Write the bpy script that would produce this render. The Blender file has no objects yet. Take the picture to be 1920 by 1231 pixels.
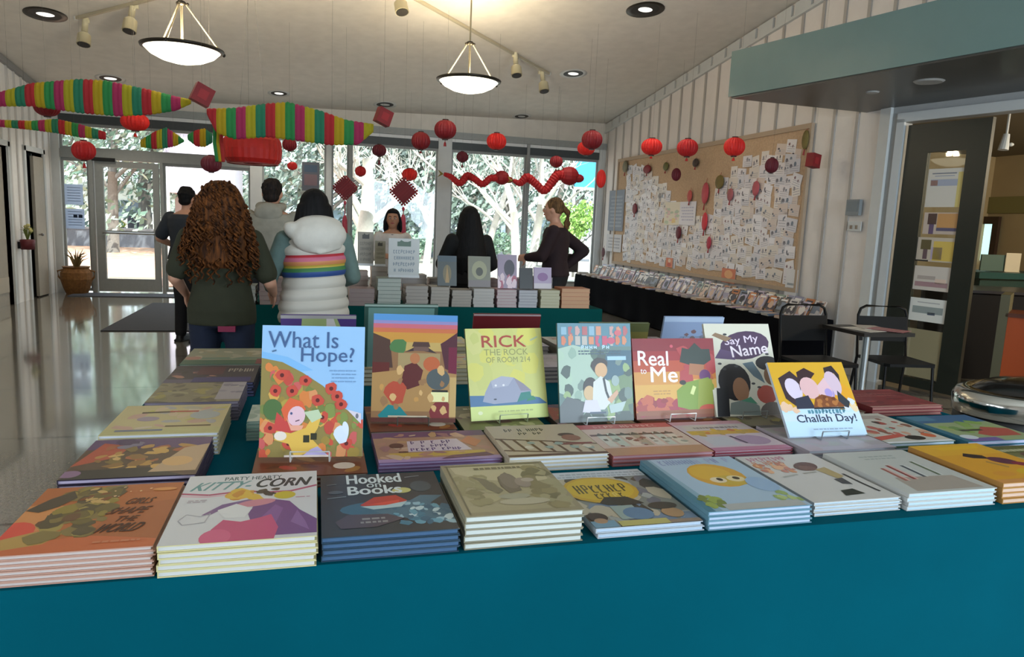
import bpy, bmesh, math, random
from mathutils import Vector, Matrix, Euler

# ------------------------------------------------------------------ camera, world, lights, exposure
SC = bpy.context.scene
W, H, F = 1920.0, 1231.0, 1340.0
YAW, PITCH, ROLL, CAMZ = math.radians(15.5), math.radians(8.25), math.radians(2.5), 1.48
fv = Vector((math.sin(YAW)*math.cos(PITCH), math.cos(YAW)*math.cos(PITCH), -math.sin(PITCH)))
_r = Vector((math.cos(YAW), -math.sin(YAW), 0)); _u = _r.cross(fv)
rv = _r*math.cos(ROLL) + _u*math.sin(ROLL)
uv = -_r*math.sin(ROLL) + _u*math.cos(ROLL)
CAM = Vector((0, 0, CAMZ))
cd = bpy.data.cameras.new('camera'); cam = bpy.data.objects.new('camera', cd)
SC.collection.objects.link(cam); SC.camera = cam
cd.sensor_width = 36; cd.lens = F/W*36; cd.clip_start = .05; cd.clip_end = 300
m3 = Matrix((rv, uv, -fv)).transposed()
cam.matrix_world = Matrix.Translation(CAM) @ m3.to_4x4()

SC.view_settings.view_transform = 'Standard'; SC.view_settings.look = 'None'
SC.view_settings.gamma = 1; SC.view_settings.use_curve_mapping = False
SC.view_settings.exposure = 0.55

wd = bpy.data.worlds.new('sky'); SC.world = wd; wd.use_nodes = True
bg = wd.node_tree.nodes['Background']; bg.inputs[0].default_value = (.80, .90, 1, 1); bg.inputs[1].default_value = 2.1

def area(name, loc, rot, sx, sy, power, col):
    l = bpy.data.lights.new(name, 'AREA'); l.shape = 'RECTANGLE'; l.size = sx; l.size_y = sy
    l.energy = power; l.color = col
    o = bpy.data.objects.new(name, l); SC.collection.objects.link(o); o.location = loc; o.rotation_euler = rot
    return o
sun = bpy.data.lights.new('sun', 'SUN'); sun.energy = 5.6; sun.angle = .02; sun.color = (1, .95, .86)
so = bpy.data.objects.new('sun', sun); SC.collection.objects.link(so); so.rotation_euler = Euler((math.radians(34), math.radians(14), 0))
# daylight through the wide rear window behind and to the right of the table
area('rear_window_daylight', (3.9, -3.85, 1.9), (math.radians(90), 0, 0), 3.4, 2.4, 300, (.72, .88, 1))
# daylight through the wide window in the left wall, left of the camera
area('left_window_daylight', (-4.22, -.4, 1.5), (0, math.radians(-90), 0), 2.3, 4.6, 120, (.84, .93, 1))

# ------------------------------------------------------------------ helpers
WIN = 13.95                       # depth of the window wall
XR, XL = 5.68, -4.3               # right and left wall
TOP = .80                         # top of the book table
def ray(px, py): return fv + rv*((px-W/2)/F) - uv*((py-H/2)/F)
def on(px, py, ax, val):
    d = ray(px, py); return CAM + d*((val-CAM[ax])/d[ax])
def onpl(px, py, P0, n):
    d = ray(px, py); return CAM + d*((Vector(P0)-CAM).dot(n)/d.dot(n))
def at_depth(px, py, dep): return CAM + ray(px, py)*dep
def ceil_z(x, y): return 3.42 + .125*(WIN-y) + .03*x
CN = Vector((.03, -.125, -1)); CP = Vector((0, WIN, 3.42))
def on_ceiling(px, py): return onpl(px, py, CP, CN)
def dep_of(p): return (Vector(p)-CAM).dot(fv)

def lin(c):
    if isinstance(c, str):
        c = c.lstrip('#'); c = tuple(int(c[i:i+2], 16)/255 for i in (0, 2, 4))
    return tuple((v/12.92 if v <= .04045 else ((v+.055)/1.055)**2.4) for v in c[:3])

MATS = {}
def mat(name, col=None, rough=.6, metal=0, emit=0, noise=0, nscale=20, bump=0, alpha=1, spec=.5, trans=0, coat=0, ior=1.45):
    if name in MATS: return MATS[name]
    m = bpy.data.materials.new(name); m.use_nodes = True; nt = m.node_tree; b = nt.nodes['Principled BSDF']
    c = lin(col) if col else (.5, .5, .5)
    b.inputs['Base Color'].default_value = (*c, 1); b.inputs['Roughness'].default_value = rough
    b.inputs['Metallic'].default_value = metal; b.inputs['Specular IOR Level'].default_value = spec
    b.inputs['IOR'].default_value = ior
    b.inputs['Transmission Weight'].default_value = trans; b.inputs['Coat Weight'].default_value = coat
    if emit: b.inputs['Emission Color'].default_value = (*c, 1); b.inputs['Emission Strength'].default_value = emit
    if noise or bump:
        tc = nt.nodes.new('ShaderNodeTexCoord'); n = nt.nodes.new('ShaderNodeTexNoise')
        n.inputs['Scale'].default_value = nscale; n.inputs['Detail'].default_value = 5
        nt.links.new(tc.outputs['Object'], n.inputs['Vector'])
        if noise:
            r = nt.nodes.new('ShaderNodeValToRGB')
            r.color_ramp.elements[0].position = .3; r.color_ramp.elements[1].position = .7
            r.color_ramp.elements[0].color = (*[v*(1-noise) for v in c], 1)
            r.color_ramp.elements[1].color = (*[min(1, v*(1+noise)) for v in c], 1)
            nt.links.new(n.outputs['Fac'], r.inputs['Fac']); nt.links.new(r.outputs['Color'], b.inputs['Base Color'])
        if bump:
            bp = nt.nodes.new('ShaderNodeBump'); bp.inputs['Strength'].default_value = bump; bp.inputs['Distance'].default_value = .01
            nt.links.new(n.outputs['Fac'], bp.inputs['Height']); nt.links.new(bp.outputs['Normal'], b.inputs['Normal'])
    MATS[name] = m; return m

def art_mat(name='printed_paper', rough=.42, translucent=0):
    if name in MATS: return MATS[name]
    m = bpy.data.materials.new(name); m.use_nodes = True; nt = m.node_tree; b = nt.nodes['Principled BSDF']
    a = nt.nodes.new('ShaderNodeAttribute'); a.attribute_name = 'Art'
    nt.links.new(a.outputs['Color'], b.inputs['Base Color']); b.inputs['Roughness'].default_value = rough
    if translucent:
        t = nt.nodes.new('ShaderNodeBsdfTranslucent'); mx = nt.nodes.new('ShaderNodeMixShader'); mx.inputs[0].default_value = translucent
        nt.links.new(a.outputs['Color'], t.inputs['Color']); nt.links.new(b.outputs[0], mx.inputs[1]); nt.links.new(t.outputs[0], mx.inputs[2])
        nt.links.new(mx.outputs[0], nt.nodes['Material Output'].inputs['Surface'])
    MATS[name] = m; return m

class MB:
    """collects shapes for ONE mesh"""
    def __init__(s): s.v = []; s.f = []; s.m = []; s.c = []; s.cur = 0; s.col = (1, 1, 1)
    def setm(s, i): s.cur = i; return s
    def setc(s, c): s.col = lin(c) if isinstance(c, str) else c; return s
    def add(s, vs, fs):
        o = len(s.v); s.v += [tuple(v) for v in vs]; s.c += [s.col]*len(vs)
        for f in fs: s.f.append(tuple(i+o for i in f)); s.m.append(s.cur)
        return s
    def box(s, c, d, R=None):
        c = Vector(c); vs = []
        for z in (-1, 1):
            for x, y in ((-1, -1), (1, -1), (1, 1), (-1, 1)):
                p = Vector((x*d[0]/2, y*d[1]/2, z*d[2]/2))
                if R is not None: p = R @ p
                vs.append(c+p)
        return s.add(vs, [(3, 2, 1, 0), (4, 5, 6, 7), (0, 1, 5, 4), (1, 2, 6, 5), (2, 3, 7, 6), (3, 0, 4, 7)])
    def bb(s, x0, x1, y0, y1, z0, z1): return s.box(((x0+x1)/2, (y0+y1)/2, (z0+z1)/2), (abs(x1-x0), abs(y1-y0), abs(z1-z0)))
    def poly(s, pts): return s.add(pts, [tuple(range(len(pts)))])
    def prism(s, pts, z0, z1):
        n = len(pts); vs = [(p[0], p[1], z0) for p in pts]+[(p[0], p[1], z1) for p in pts]
        return s.add(vs, [tuple(reversed(range(n))), tuple(range(n, 2*n))]+[(i, (i+1) % n, n+(i+1) % n, n+i) for i in range(n)])
    def lathe(s, prof, c=(0, 0, 0), n=24, sx=1, sy=1, ax='z', rib=0, ribn=0):
        c = Vector(c); vs = []; k = len(prof)
        for i in range(n):
            a = 2*math.pi*i/n; q = 1+(rib*(1 if i % 2 else -1) if rib else 0)
            for r, z in prof:
                p = Vector((r*q*math.cos(a)*sx, r*q*math.sin(a)*sy, z))
                if ax == 'x': p = Vector((p.z, p.x, p.y))
                if ax == 'y': p = Vector((p.x, p.z, p.y))
                vs.append(c+p)
        fs = []
        for i in range(n):
            j = (i+1) % n
            for t in range(k-1): fs.append((i*k+t, j*k+t, j*k+t+1, i*k+t+1))
        return s.add(vs, fs)
    def ell(s, c, r, n=16, m=10, R=None):
        c = Vector(c); vs = []; fs = []
        for j in range(m+1):
            th = math.pi*j/m
            for i in range(n):
                a = 2*math.pi*i/n
                p = Vector((r[0]*math.sin(th)*math.cos(a), r[1]*math.sin(th)*math.sin(a), r[2]*math.cos(th)))
                if R is not None: p = R @ p
                vs.append(c+p)
        for j in range(m):
            for i in range(n): fs.append((j*n+i, (j+1)*n+i, (j+1)*n+(i+1) % n, j*n+(i+1) % n))
        return s.add(vs, fs)
    def tube(s, pts, r, n=8, cap=True, sq=1.0):
        pts = [Vector(p) for p in pts]; k = len(pts); rr = r if isinstance(r, (list, tuple)) else [r]*k
        vs = []; fs = []; ref = Vector((0, 0, 1))
        t0 = (pts[1]-pts[0]).normalized()
        if abs(t0.dot(ref)) > .95: ref = Vector((1, 0, 0))
        for i, p in enumerate(pts):
            t = ((pts[min(i+1, k-1)]-pts[max(i-1, 0)])).normalized()
            a = t.cross(ref)
            if a.length < 1e-4: a = t.cross(Vector((0, 1, 0)))
            a.normalize(); b = a.cross(t)
            for q in range(n):
                an = 2*math.pi*q/n; vs.append(p+(a*math.cos(an)*sq+b*math.sin(an))*rr[i])
        for i in range(k-1):
            for q in range(n): fs.append((i*n+q, i*n+(q+1) % n, (i+1)*n+(q+1) % n, (i+1)*n+q))
        if cap: fs.append(tuple(range(n))); fs.append(tuple(reversed(range((k-1)*n, k*n))))
        return s.add(vs, fs)
    def cap(s, p0, r0, p1, r1, n=14):
        s.tube([p0, p1], [r0, r1], n); s.ell(p0, (r0,)*3, n, 8); s.ell(p1, (r1,)*3, n, 8); return s
    def rings(s, rs, n=24):
        """rs: list of (cx,cy,z,rx,ry)"""
        vs = []; fs = []
        for cx, cy, z, rx, ry in rs:
            for i in range(n):
                a = 2*math.pi*i/n; vs.append((cx+rx*math.cos(a), cy+ry*math.sin(a), z))
        for j in range(len(rs)-1):
            for i in range(n): fs.append((j*n+i, j*n+(i+1) % n, (j+1)*n+(i+1) % n, (j+1)*n+i))
        k = len(rs)-1
        fs.append(tuple(reversed(range(n)))); fs.append(tuple(range(k*n, k*n+n)))
        return s.add(vs, fs)
    def mesh(s, name, mats, smooth=False):
        me = bpy.data.meshes.new(name); me.from_pydata(s.v, [], s.f)
        for m in (mats if isinstance(mats, (list, tuple)) else [mats]): me.materials.append(m)
        me.polygons.foreach_set('material_index', s.m)
        if smooth: me.polygons.foreach_set('use_smooth', [True]*len(s.f))
        a = me.color_attributes.new('Art', 'FLOAT_COLOR', 'POINT')
        buf = []
        for c in s.c: buf += [c[0], c[1], c[2], 1.0]
        a.data.foreach_set('color', buf)
        me.update(); return me
    def build(s, name, mats, parent=None, smooth=False, loc=None, rot=None):
        o = bpy.data.objects.new(name, s.mesh(name, mats, smooth)); SC.collection.objects.link(o)
        if parent: o.parent = parent
        if loc is not None: o.location = loc
        if rot is not None: o.rotation_euler = rot
        return o

def thing(name, label, cat, loc=(0, 0, 0), rot=(0, 0, 0), group=None):
    o = bpy.data.objects.new(name, None); SC.collection.objects.link(o); o.empty_display_size = .05
    o.location = loc; o.rotation_euler = rot; o['label'] = label; o['category'] = cat
    if group: o['group'] = group
    return o
def tag(o, label, cat, group=None, kind=None):
    o['label'] = label; o['category'] = cat
    if group: o['group'] = group
    if kind: o['kind'] = kind
    return o
def struct(o): o['kind'] = 'structure'; return o
def remesh(o, vox=.012, smooth=True, it=0):
    md = o.modifiers.new('r', 'REMESH'); md.mode = 'VOXEL'; md.voxel_size = vox; md.use_smooth_shade = smooth
    if it: s = o.modifiers.new('s', 'SMOOTH'); s.iterations = it; s.factor = .5
    dg = bpy.context.evaluated_depsgraph_get(); dg.update()
    me = bpy.data.meshes.new_from_object(o.evaluated_get(dg)); o.modifiers.clear(); old = o.data; o.data = me
    me.name = old.name
    return o
rnd = random.Random(7)
# ------------------------------------------------------------------ the room
def floor_mat():
    m = bpy.data.materials.new('terrazzo'); m.use_nodes = True; nt = m.node_tree; b = nt.nodes['Principled BSDF']; L = nt.links
    g = nt.nodes.new('ShaderNodeNewGeometry'); n = nt.nodes.new('ShaderNodeTexNoise'); n.inputs['Scale'].default_value = 90; n.inputs['Detail'].default_value = 3
    n2 = nt.nodes.new('ShaderNodeTexNoise'); n2.inputs['Scale'].default_value = 1.3
    L.new(g.outputs['Position'], n.inputs['Vector']); L.new(g.outputs['Position'], n2.inputs['Vector'])
    r = nt.nodes.new('ShaderNodeValToRGB'); r.color_ramp.elements[0].position = .35; r.color_ramp.elements[1].position = .65
    r.color_ramp.elements[0].color = (*lin('827c72'), 1); r.color_ramp.elements[1].color = (*lin('a29b8f'), 1)
    L.new(n.outputs['Fac'], r.inputs['Fac'])
    mx = nt.nodes.new('ShaderNodeMix'); mx.data_type = 'RGBA'; mx.blend_type = 'MULTIPLY'; mx.inputs[0].default_value = .35
    L.new(r.outputs['Color'], mx.inputs[6]); L.new(n2.outputs['Fac'], mx.inputs[7])
    br = nt.nodes.new('ShaderNodeTexBrick'); br.offset = 0; br.inputs['Scale'].default_value = 1
    br.inputs['Brick Width'].default_value = 2.8; br.inputs['Row Height'].default_value = 1.4; br.inputs['Mortar Size'].default_value = .014
    br.inputs['Mortar'].default_value = (0, 0, 0, 1); br.inputs['Color1'].default_value = (1, 1, 1, 1); br.inputs['Color2'].default_value = (1, 1, 1, 1)
    mp = nt.nodes.new('ShaderNodeMapping'); mp.inputs['Location'].default_value = (.1, -.85, 0)
    L.new(g.outputs['Position'], mp.inputs['Vector']); L.new(mp.outputs[0], br.inputs['Vector'])
    m2 = nt.nodes.new('ShaderNodeMix'); m2.data_type = 'RGBA'; m2.blend_type = 'MULTIPLY'; m2.inputs[0].default_value = .8
    L.new(mx.outputs[2], m2.inputs[6]); L.new(br.outputs['Color'], m2.inputs[7]); L.new(m2.outputs[2], b.inputs['Base Color'])
    b.inputs['Roughness'].default_value = .13; b.inputs['Specular IOR Level'].default_value = .8; b.inputs['Coat Weight'].default_value = 1; b.inputs['Coat Roughness'].default_value = .07; b.inputs['Coat IOR'].default_value = 1.7
    return m
M_FLOOR = floor_mat()
M_CEIL = mat('ceiling_plaster', 'd2ccc2', .9, noise=.05, nscale=6, bump=.15)
M_WALL = mat('painted_board', 'dad4cf', .65, noise=.03, nscale=5)
M_WHITE = mat('white_paint', 'c4c6c4', .5, noise=.03, nscale=8)
M_GREYF = mat('grey_frame', '8f9290', .5, noise=.04)
M_DARK = mat('dark_beam', '3a4042', .5, noise=.05)
M_GLASS = mat('window_glass', 'ffffff', 0, trans=1, ior=1.0, spec=0)
M_BLACK = mat('black_metal', '101113', .4, noise=.1)

# pane: thin architectural glass lets the light straight through
def glass_mat():
    m = bpy.data.materials.new('thin_glass'); m.use_nodes = True; nt = m.node_tree
    nt.nodes.remove(nt.nodes['Principled BSDF'])
    t = nt.nodes.new('ShaderNodeBsdfTransparent'); t.inputs[0].default_value = (.95, .98, .98, 1)
    g = nt.nodes.new('ShaderNodeBsdfGlossy'); g.inputs['Roughness'].default_value = .02
    mx = nt.nodes.new('ShaderNodeMixShader'); mx.inputs[0].default_value = .025
    nt.links.new(t.outputs[0], mx.inputs[1]); nt.links.new(g.outputs[0], mx.inputs[2]); nt.links.new(mx.outputs[0], nt.nodes['Material Output'].inputs[0])
    return m
M_GL = glass_mat()

YB = -4.0; XE = 10.6
# floor slab
b = MB(); b.bb(-6.5, XE+.2, YB-.2, WIN+.1, -.2, 0)
struct(b.build('floor', M_FLOOR))
# sloped ceiling
def slab(x0, x1, y0, y1, th=.15):
    return [(x, y, ceil_z(x, y)+dz) for dz in (0, th) for x, y in ((x0, y0), (x1, y0), (x1, y1), (x0, y1))]
b = MB(); b.add(slab(-6.5, XR+.1, YB-.2, WIN+.2), [(3, 2, 1, 0), (4, 5, 6, 7), (0, 1, 5, 4), (1, 2, 6, 5), (2, 3, 7, 6), (3, 0, 4, 7)])
struct(b.build('ceiling', M_CEIL))

# right wall: painted boards with battens, runs to the doorway corner; above the soffit it goes on
DP = Vector((XR, 6.3, 0)); DD = Vector((.237, -.9715, 0)).normalized(); DN = Vector((.9715, .237, 0)).normalized()
def dw(s, z, off=0): return DP + DD*s + DN*off + Vector((0, 0, z))     # point on the doorway wall
b = MB()
def wallseg(b, y0, y1, z0):
    vs = []
    for x in (XR, XR+.12):
        for y, z in ((y0, z0), (y1, z0), (y1, ceil_z(XR, y1)), (y0, ceil_z(XR, y0))): vs.append((x, y, z))
    b.add(vs, [(0, 1, 2, 3), (7, 6, 5, 4), (0, 4, 5, 1), (1, 5, 6, 2), (2, 6, 7, 3), (3, 7, 4, 0)])
wallseg(b, 6.3, WIN+.1, 0); wallseg(b, YB, 6.3, 2.84)
b.setm(1)
y = 13.8
while y > YB+.3:
    z0 = 0 if y > 6.35 else 2.84
    b.bb(XR-.018, XR+.01, y-.022, y+.022, z0, ceil_z(XR, y)-.2)
    y -= .37
struct(b.build('wall_right', [M_WALL, mat('board_batten', 'a9a39c', .6)]))
# scalloped trim board under the ceiling on the right wall
b = MB()
y = WIN
while y > YB+.4:
    y1 = y-.37
    for (ya, yb, o) in ((y, y-.3, .0),):
        za, zb = ceil_z(XR, ya), ceil_z(XR, yb)
        vs = [(x, yy, zz) for x in (XR-.035, XR) for yy, zz in ((ya, za-.17), (yb, zb-.17), (yb, zb-.02), (ya, za-.02))]
        b.add(vs, [(0, 1, 2, 3), (7, 6, 5, 4), (0, 4, 5, 1), (1, 5, 6, 2), (2, 6, 7, 3), (3, 7, 4, 0)])
    y = y1
za, zb = ceil_z(XR, WIN)-.2, ceil_z(XR, YB)-.2
vs = [(x, yy, zz+d) for x in (XR-.045, XR) for yy, zz, d in ((WIN, za, 0), (YB, zb, 0), (YB, zb, .035), (WIN, za, .035))]
b.add(vs, [(0, 1, 2, 3), (7, 6, 5, 4), (0, 4, 5, 1), (1, 5, 6, 2), (2, 6, 7, 3), (3, 7, 4, 0)])
struct(b.build('trim_1', M_WHITE))

# left wall with two openings
b = MB()
def lseg(b, y0, y1, z0, z1=None):
    vs = [(x, y, z) for x in (XL-.14, XL) for y, z in ((y0, z0), (y1, z0), (y1, z1 or ceil_z(XL, y1)), (y0, z1 or ceil_z(XL, y0)))]
    b.add(vs, [(0, 1, 2, 3), (7, 6, 5, 4), (0, 4, 5, 1), (1, 5, 6, 2), (2, 6, 7, 3), (3, 7, 4, 0)])
lseg(b, 13.45, WIN+.1, 0); lseg(b, 12.72, 13.45, 2.28); lseg(b, 12.05, 12.72, 0); lseg(b, 10.8, 12.05, 2.28); lseg(b, 2.1, 10.8, 0); lseg(b, -2.9, 2.1, 0, .3); lseg(b, -2.9, 2.1, 2.72); lseg(b, YB, -2.9, 0)
b.setm(1)
y = 13.8
while y > YB+.3:
    z0 = 0 if (y > 13.45 or 12.05 < y < 12.72 or (y < 10.8 and not -2.9 < y < 2.1)) else (2.34 if y > 10 else 2.74)
    b.bb(XL-.01, XL+.02, y-.02, y+.02, z0, ceil_z(XL, y)-.02); y -= .27
struct(b.build('wall_left', [mat('left_board', 'e6e2dd', .6, noise=.03), mat('left_batten', 'cbc7c2', .6)]))
b = MB()
za, zb = ceil_z(XL, WIN), ceil_z(XL, YB)
vs = [(x, yy, zz+d) for x in (XL, XL+.05) for yy, zz, d in ((WIN, za, -.1), (YB, zb, -.1), (YB, zb, -.01), (WIN, za, -.01))]
b.add(vs, [(0, 1, 2, 3), (7, 6, 5, 4), (0, 4, 5, 1), (1, 5, 6, 2), (2, 6, 7, 3), (3, 7, 4, 0)])
struct(b.build('trim_2', mat('grey_trim', '8b8a88', .6)))
# closet space behind the left openings
b = MB(); b.bb(-6.4, -6.3, YB, WIN, 0, 3.4)
for yy in (10.4, 12.4, 13.6): b.bb(-6.3, XL-.14, yy-.04, yy+.04, 0, 3.3)
struct(b.build('wall_closet', mat('closet_wall', '4a4844', .8)))
# door frames on the left wall
b = MB()
for y0, y1 in ((12.72, 13.45), (10.8, 12.05)):
    b.bb(XL-.15, XL+.03, y0-.07, y0, 0, 2.35); b.bb(XL-.15, XL+.03, y1, y1+.07, 0, 2.35); b.bb(XL-.15, XL+.03, y0-.07, y1+.07, 2.28, 2.36)
struct(b.build('trim_3', M_WHITE))
d = thing('door_1', '', '', (XL-.02, 13.44, 0)); del d['label']; del d['category']; struct(d)
b = MB(); b.box((0, 0, 0), (.045, .42, 2.2)); b.build('door_leaf', mat('beige_door', 'a39b8d', .5, noise=.04), d, loc=(.02, -.22, 1.12))
b = MB(); b.tube([(.05, -.36, 1), (.09, -.36, 1)], .01); b.ell((.1, -.36, 1), (.025, .025, .025)); b.build('door_handle', mat('steel', 'a8a8a8', .3, 1), d)
d = thing('door_2', '', '', (XL-.06, 11.4, 0)); del d['label']; del d['category']; struct(d)
b = MB(); b.box((0, 0, 1.13), (.045, 1.2, 2.26)); b.build('door_leaf', mat('beige_door'), d)
b = MB(); b.box((.03, 0, .3), (.01, 1.16, .22)); b.build('kick_plate', mat('tan_plate', 'b5aa98', .4), d)

# rear wall with a wide window opening that lets the daylight onto the table
b = MB(); b.bb(-6.5, 2.1, YB-.15, YB, 0, 6.3); b.bb(5.7, XE, YB-.15, YB, 0, 6.3); b.bb(2.1, 5.7, YB-.15, YB, 0, .6); b.bb(2.1, 5.7, YB-.15, YB, 3.2, 6.3)
struct(b.build('wall_rear', M_WALL))
w = thing('window_6', '', '', (3.9, YB-.07, 1.9)); del w['label']; del w['category']; struct(w)
b = MB(); b.bb(-1.8, 1.8, -.04, .04, -1.3, -1.22); b.bb(-1.8, 1.8, -.04, .04, 1.22, 1.3)
for x in (-1.76, -.6, .6, 1.76): b.bb(x-.04, x+.04, -.04, .04, -1.22, 1.22)
b.build('window_frame', M_GREYF, w)

w = thing('window_11', '', '', (XL-.07, -.4, 1.5)); del w['label']; del w['category']; struct(w)
b = MB(); b.bb(-.04, .04, -2.5, 2.5, -1.2, -1.12); b.bb(-.04, .04, -2.5, 2.5, 1.14, 1.22)
for y in (-2.46, -.85, .85, 2.46): b.bb(-.04, .04, y-.04, y+.04, -1.12, 1.14)
b.build('window_frame', M_GREYF, w)
# window wall: header beams, posts, mullions, sills, panes, the glass door
b = MB(); b.bb(-6.5, XR+.1, WIN, WIN+.18, 3.14, 4.6); struct(b.build('wall_window', M_CEIL))
b = MB(); b.bb(XL, XR, WIN-.10, WIN+.02, 3.06, 3.18); struct(b.build('trim_4', M_GREYF))
b = MB(); b.bb(XL, XR, WIN-.04, WIN+.1, 2.86, 3.0); struct(b.build('trim_5', M_DARK))
b = MB(); b.bb(XL, XR, WIN-.02, WIN+.1, 3.0, 3.06); struct(b.build('trim_6', mat('bright_trim', 'e6e6e4', .5)))
def wx(px): return on(px, 400, 1, WIN).x
posts = [(wx(470), wx(492), 'w'), (wx(611), wx(621), 'w'), (wx(653), wx(657), 'g'), (wx(818), wx(843), 'w'), (wx(982), wx(987), 'g'), (wx(1116), wx(1136), 'w')]
i = 7
for x0, x1, k in posts:
    b = MB(); b.bb(x0, x1, WIN-.06, WIN+.12, 0, 3.06); struct(b.build('trim_%d' % i, M_WHITE if k == 'w' else M_GREYF)); i += 1
b = MB(); b.bb(XL, XL+.12, WIN-.06, WIN+.12, 0, 3.06); struct(b.build('trim_%d' % i, M_WHITE)); i += 1
b = MB(); b.bb(wx(620), XR, WIN-.05, WIN+.1, 0, .32); struct(b.build('wall_sill', M_WHITE))
def pane(n, x0, x1, z0, z1):
    w = thing('window_%d' % n, '', '', ((x0+x1)/2, WIN+.02, z0)); del w['label']; del w['category']; struct(w)
    hw = (x1-x0)/2; h = z1-z0; b = MB()
    b.bb(-hw, hw, -.02, .02, 0, .05); b.bb(-hw, hw, -.02, .02, h-.05, h); b.bb(-hw, -hw+.035, -.02, .02, .05, h-.05); b.bb(hw-.035, hw, -.02, .02, .05, h-.05)
    b.build('window_frame', M_GREYF, w)
    b = MB(); b.bb(-hw+.035, hw-.035, -.004, .004, .05, h-.05); b.build('glass_pane', M_GL, w)
pane(1, wx(621), wx(653), .32, 2.86); pane(2, wx(657), wx(818), .32, 2.86); pane(3, wx(843), wx(982), .32, 2.86); pane(4, wx(987), wx(1116), .32, 2.86)
pane(5, wx(492), wx(611), .1, 2.86)
# door part: transom bar with panes above, sidelight, glass door, right light
DX0, DX1 = wx(181), wx(300)
b = MB(); b.bb(XL+.12, wx(470), WIN-.05, WIN+.08, 2.28, 2.42); struct(b.build('trim_20', M_GREYF))
b = MB(); b.bb(DX0-.09, DX0-.02, WIN-.05, WIN+.08, 0, 2.28); struct(b.build('trim_21', M_GREYF))
b = MB(); b.bb(DX1+.02, DX1+.07, WIN-.05, WIN+.08, 0, 2.28); struct(b.build('trim_22', M_GREYF))
pane(7, XL+.12, wx(470), 2.42, 2.86); pane(8, XL+.12, DX0-.09, .02, 2.28); pane(9, DX1+.07, wx(470), .02, 2.28)
d = thing('door_3', '', '', ((DX0+DX1)/2, WIN, 0)); del d['label']; del d['category']; struct(d)
hw = (DX1-DX0)/2; b = MB()
b.bb(-hw, -hw+.13, -.03, .03, .02, 2.26); b.bb(hw-.10, hw, -.03, .03, .02, 2.26); b.bb(-hw+.13, hw-.1, -.03, .03, 2.16, 2.26)
b.bb(-hw+.13, hw-.1, -.03, .03, .02, .24); b.bb(-hw+.13, hw-.1, -.03, .03, 1.02, 1.08)
b.build('door_frame', M_GREYF, d)
b = MB(); b.bb(-hw+.13, hw-.1, -.004, .004, .24, 1.02); b.bb(-hw+.13, hw-.1, -.004, .004, 1.08, 2.16); b.build('glass_pane', M_GL, d)
b = MB(); b.tube([(-hw+.1, -.07, 1.04), (hw-.08, -.07, 1.04)], .018); b.build('push_bar', mat('steel', 'a8a8a8', .3, 1), d)
b = MB(); b.bb(-.18, .18, -.07, -.03, 2.2, 2.26); b.build('door_closer', M_BLACK, d, loc=(-.35, 0, .05))

# papers taped to the sidelight
for k, (x0, y0, x1, y1, lb) in enumerate([(122, 346, 155, 383, 'upper white notice taped to the glass left of the entrance door'), (124, 392, 158, 428, 'lower white notice with dark mark taped left of the entrance door')]):
    a = on(x0, y1, 1, WIN-.02); c2 = on(x1, y0, 1, WIN-.02)
    b = MB().setc('c8d4e4'); b.bb(a.x, c2.x, WIN-.022, WIN-.018, a.z, c2.z)
    b.setc('8f9cb4')
    for q in range(6): b.bb(a.x+.04, c2.x-.04, WIN-.0225, WIN-.022, a.z+.06+q*.045, a.z+.07+q*.045)
    if k: b.setc('30405a'); b.bb(a.x+.12, a.x+.18, WIN-.0235, WIN-.0226, c2.z-.15, c2.z-.1); b.bb(a.x+.2, a.x+.26, WIN-.0235, WIN-.0226, c2.z-.15, c2.z-.1)
    tag(b.build('paper_notice', art_mat('notice_paper', .8, .6)), lb, 'notice')
# dark poster hung in the window
a = on(566, 357, 1, WIN-.08); c2 = on(599, 305, 1, WIN-.08)
b = MB().setc('4a4c55'); b.bb(a.x, c2.x, WIN-.085, WIN-.075, a.z, c2.z); b.setc('6a5055'); b.bb(a.x+.04, c2.x-.04, WIN-.087, WIN-.085, a.z+.1, a.z+.3); b.setc('31455a'); b.bb(a.x+.04, c2.x-.04, WIN-.087, WIN-.085, a.z+.34, c2.z-.05)
for _x in (a.x+.04, c2.x-.04): b.bb(_x-.002, _x+.002, WIN-.082, WIN-.078, c2.z, 3.07)
tag(b.build('window_poster', art_mat()), 'dark poster hanging in the window above the grey hooded man', 'poster')

# ---- doorway wall on the right (turned outwards), soffit box above
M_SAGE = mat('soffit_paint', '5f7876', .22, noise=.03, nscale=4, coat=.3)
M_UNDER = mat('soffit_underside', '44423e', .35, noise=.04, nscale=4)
M_GW = mat('doorway_wall', '9a9c9c', .6, noise=.03)
C0 = Vector((4.0, 6.655, 0)); n0 = 6.3
b = MB()
foot = [C0, C0+DD*10.4, Vector((C0+DD*10.4))+Vector((3.2, 0, 0)), Vector((XR+.1, 6.655, 0))]
b.prism([(p.x, p.y) for p in foot], 2.845, 3.285)
so_ = struct(b.build('trim_30', M_SAGE))
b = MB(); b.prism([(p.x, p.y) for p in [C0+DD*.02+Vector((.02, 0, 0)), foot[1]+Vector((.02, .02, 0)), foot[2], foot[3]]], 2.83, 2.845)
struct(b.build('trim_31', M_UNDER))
for k, (px, py, r, lb) in enumerate([(1742, 152, .12, 'larger white disc light under the dark soffit'), (1636, 172, .06, 'small round fitting under the dark soffit near the wall')]):
    p = on(px, py, 2, 2.83); b = MB(); b.lathe([(0, -.012), (r*.85, -.012), (r, 0), (0, 0)], p, 24)
    tag(b.build('ceiling_disc', mat('disc', '9a9a98' if k == 0 else '7b7874', .5)), lb, 'light fitting')

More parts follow.
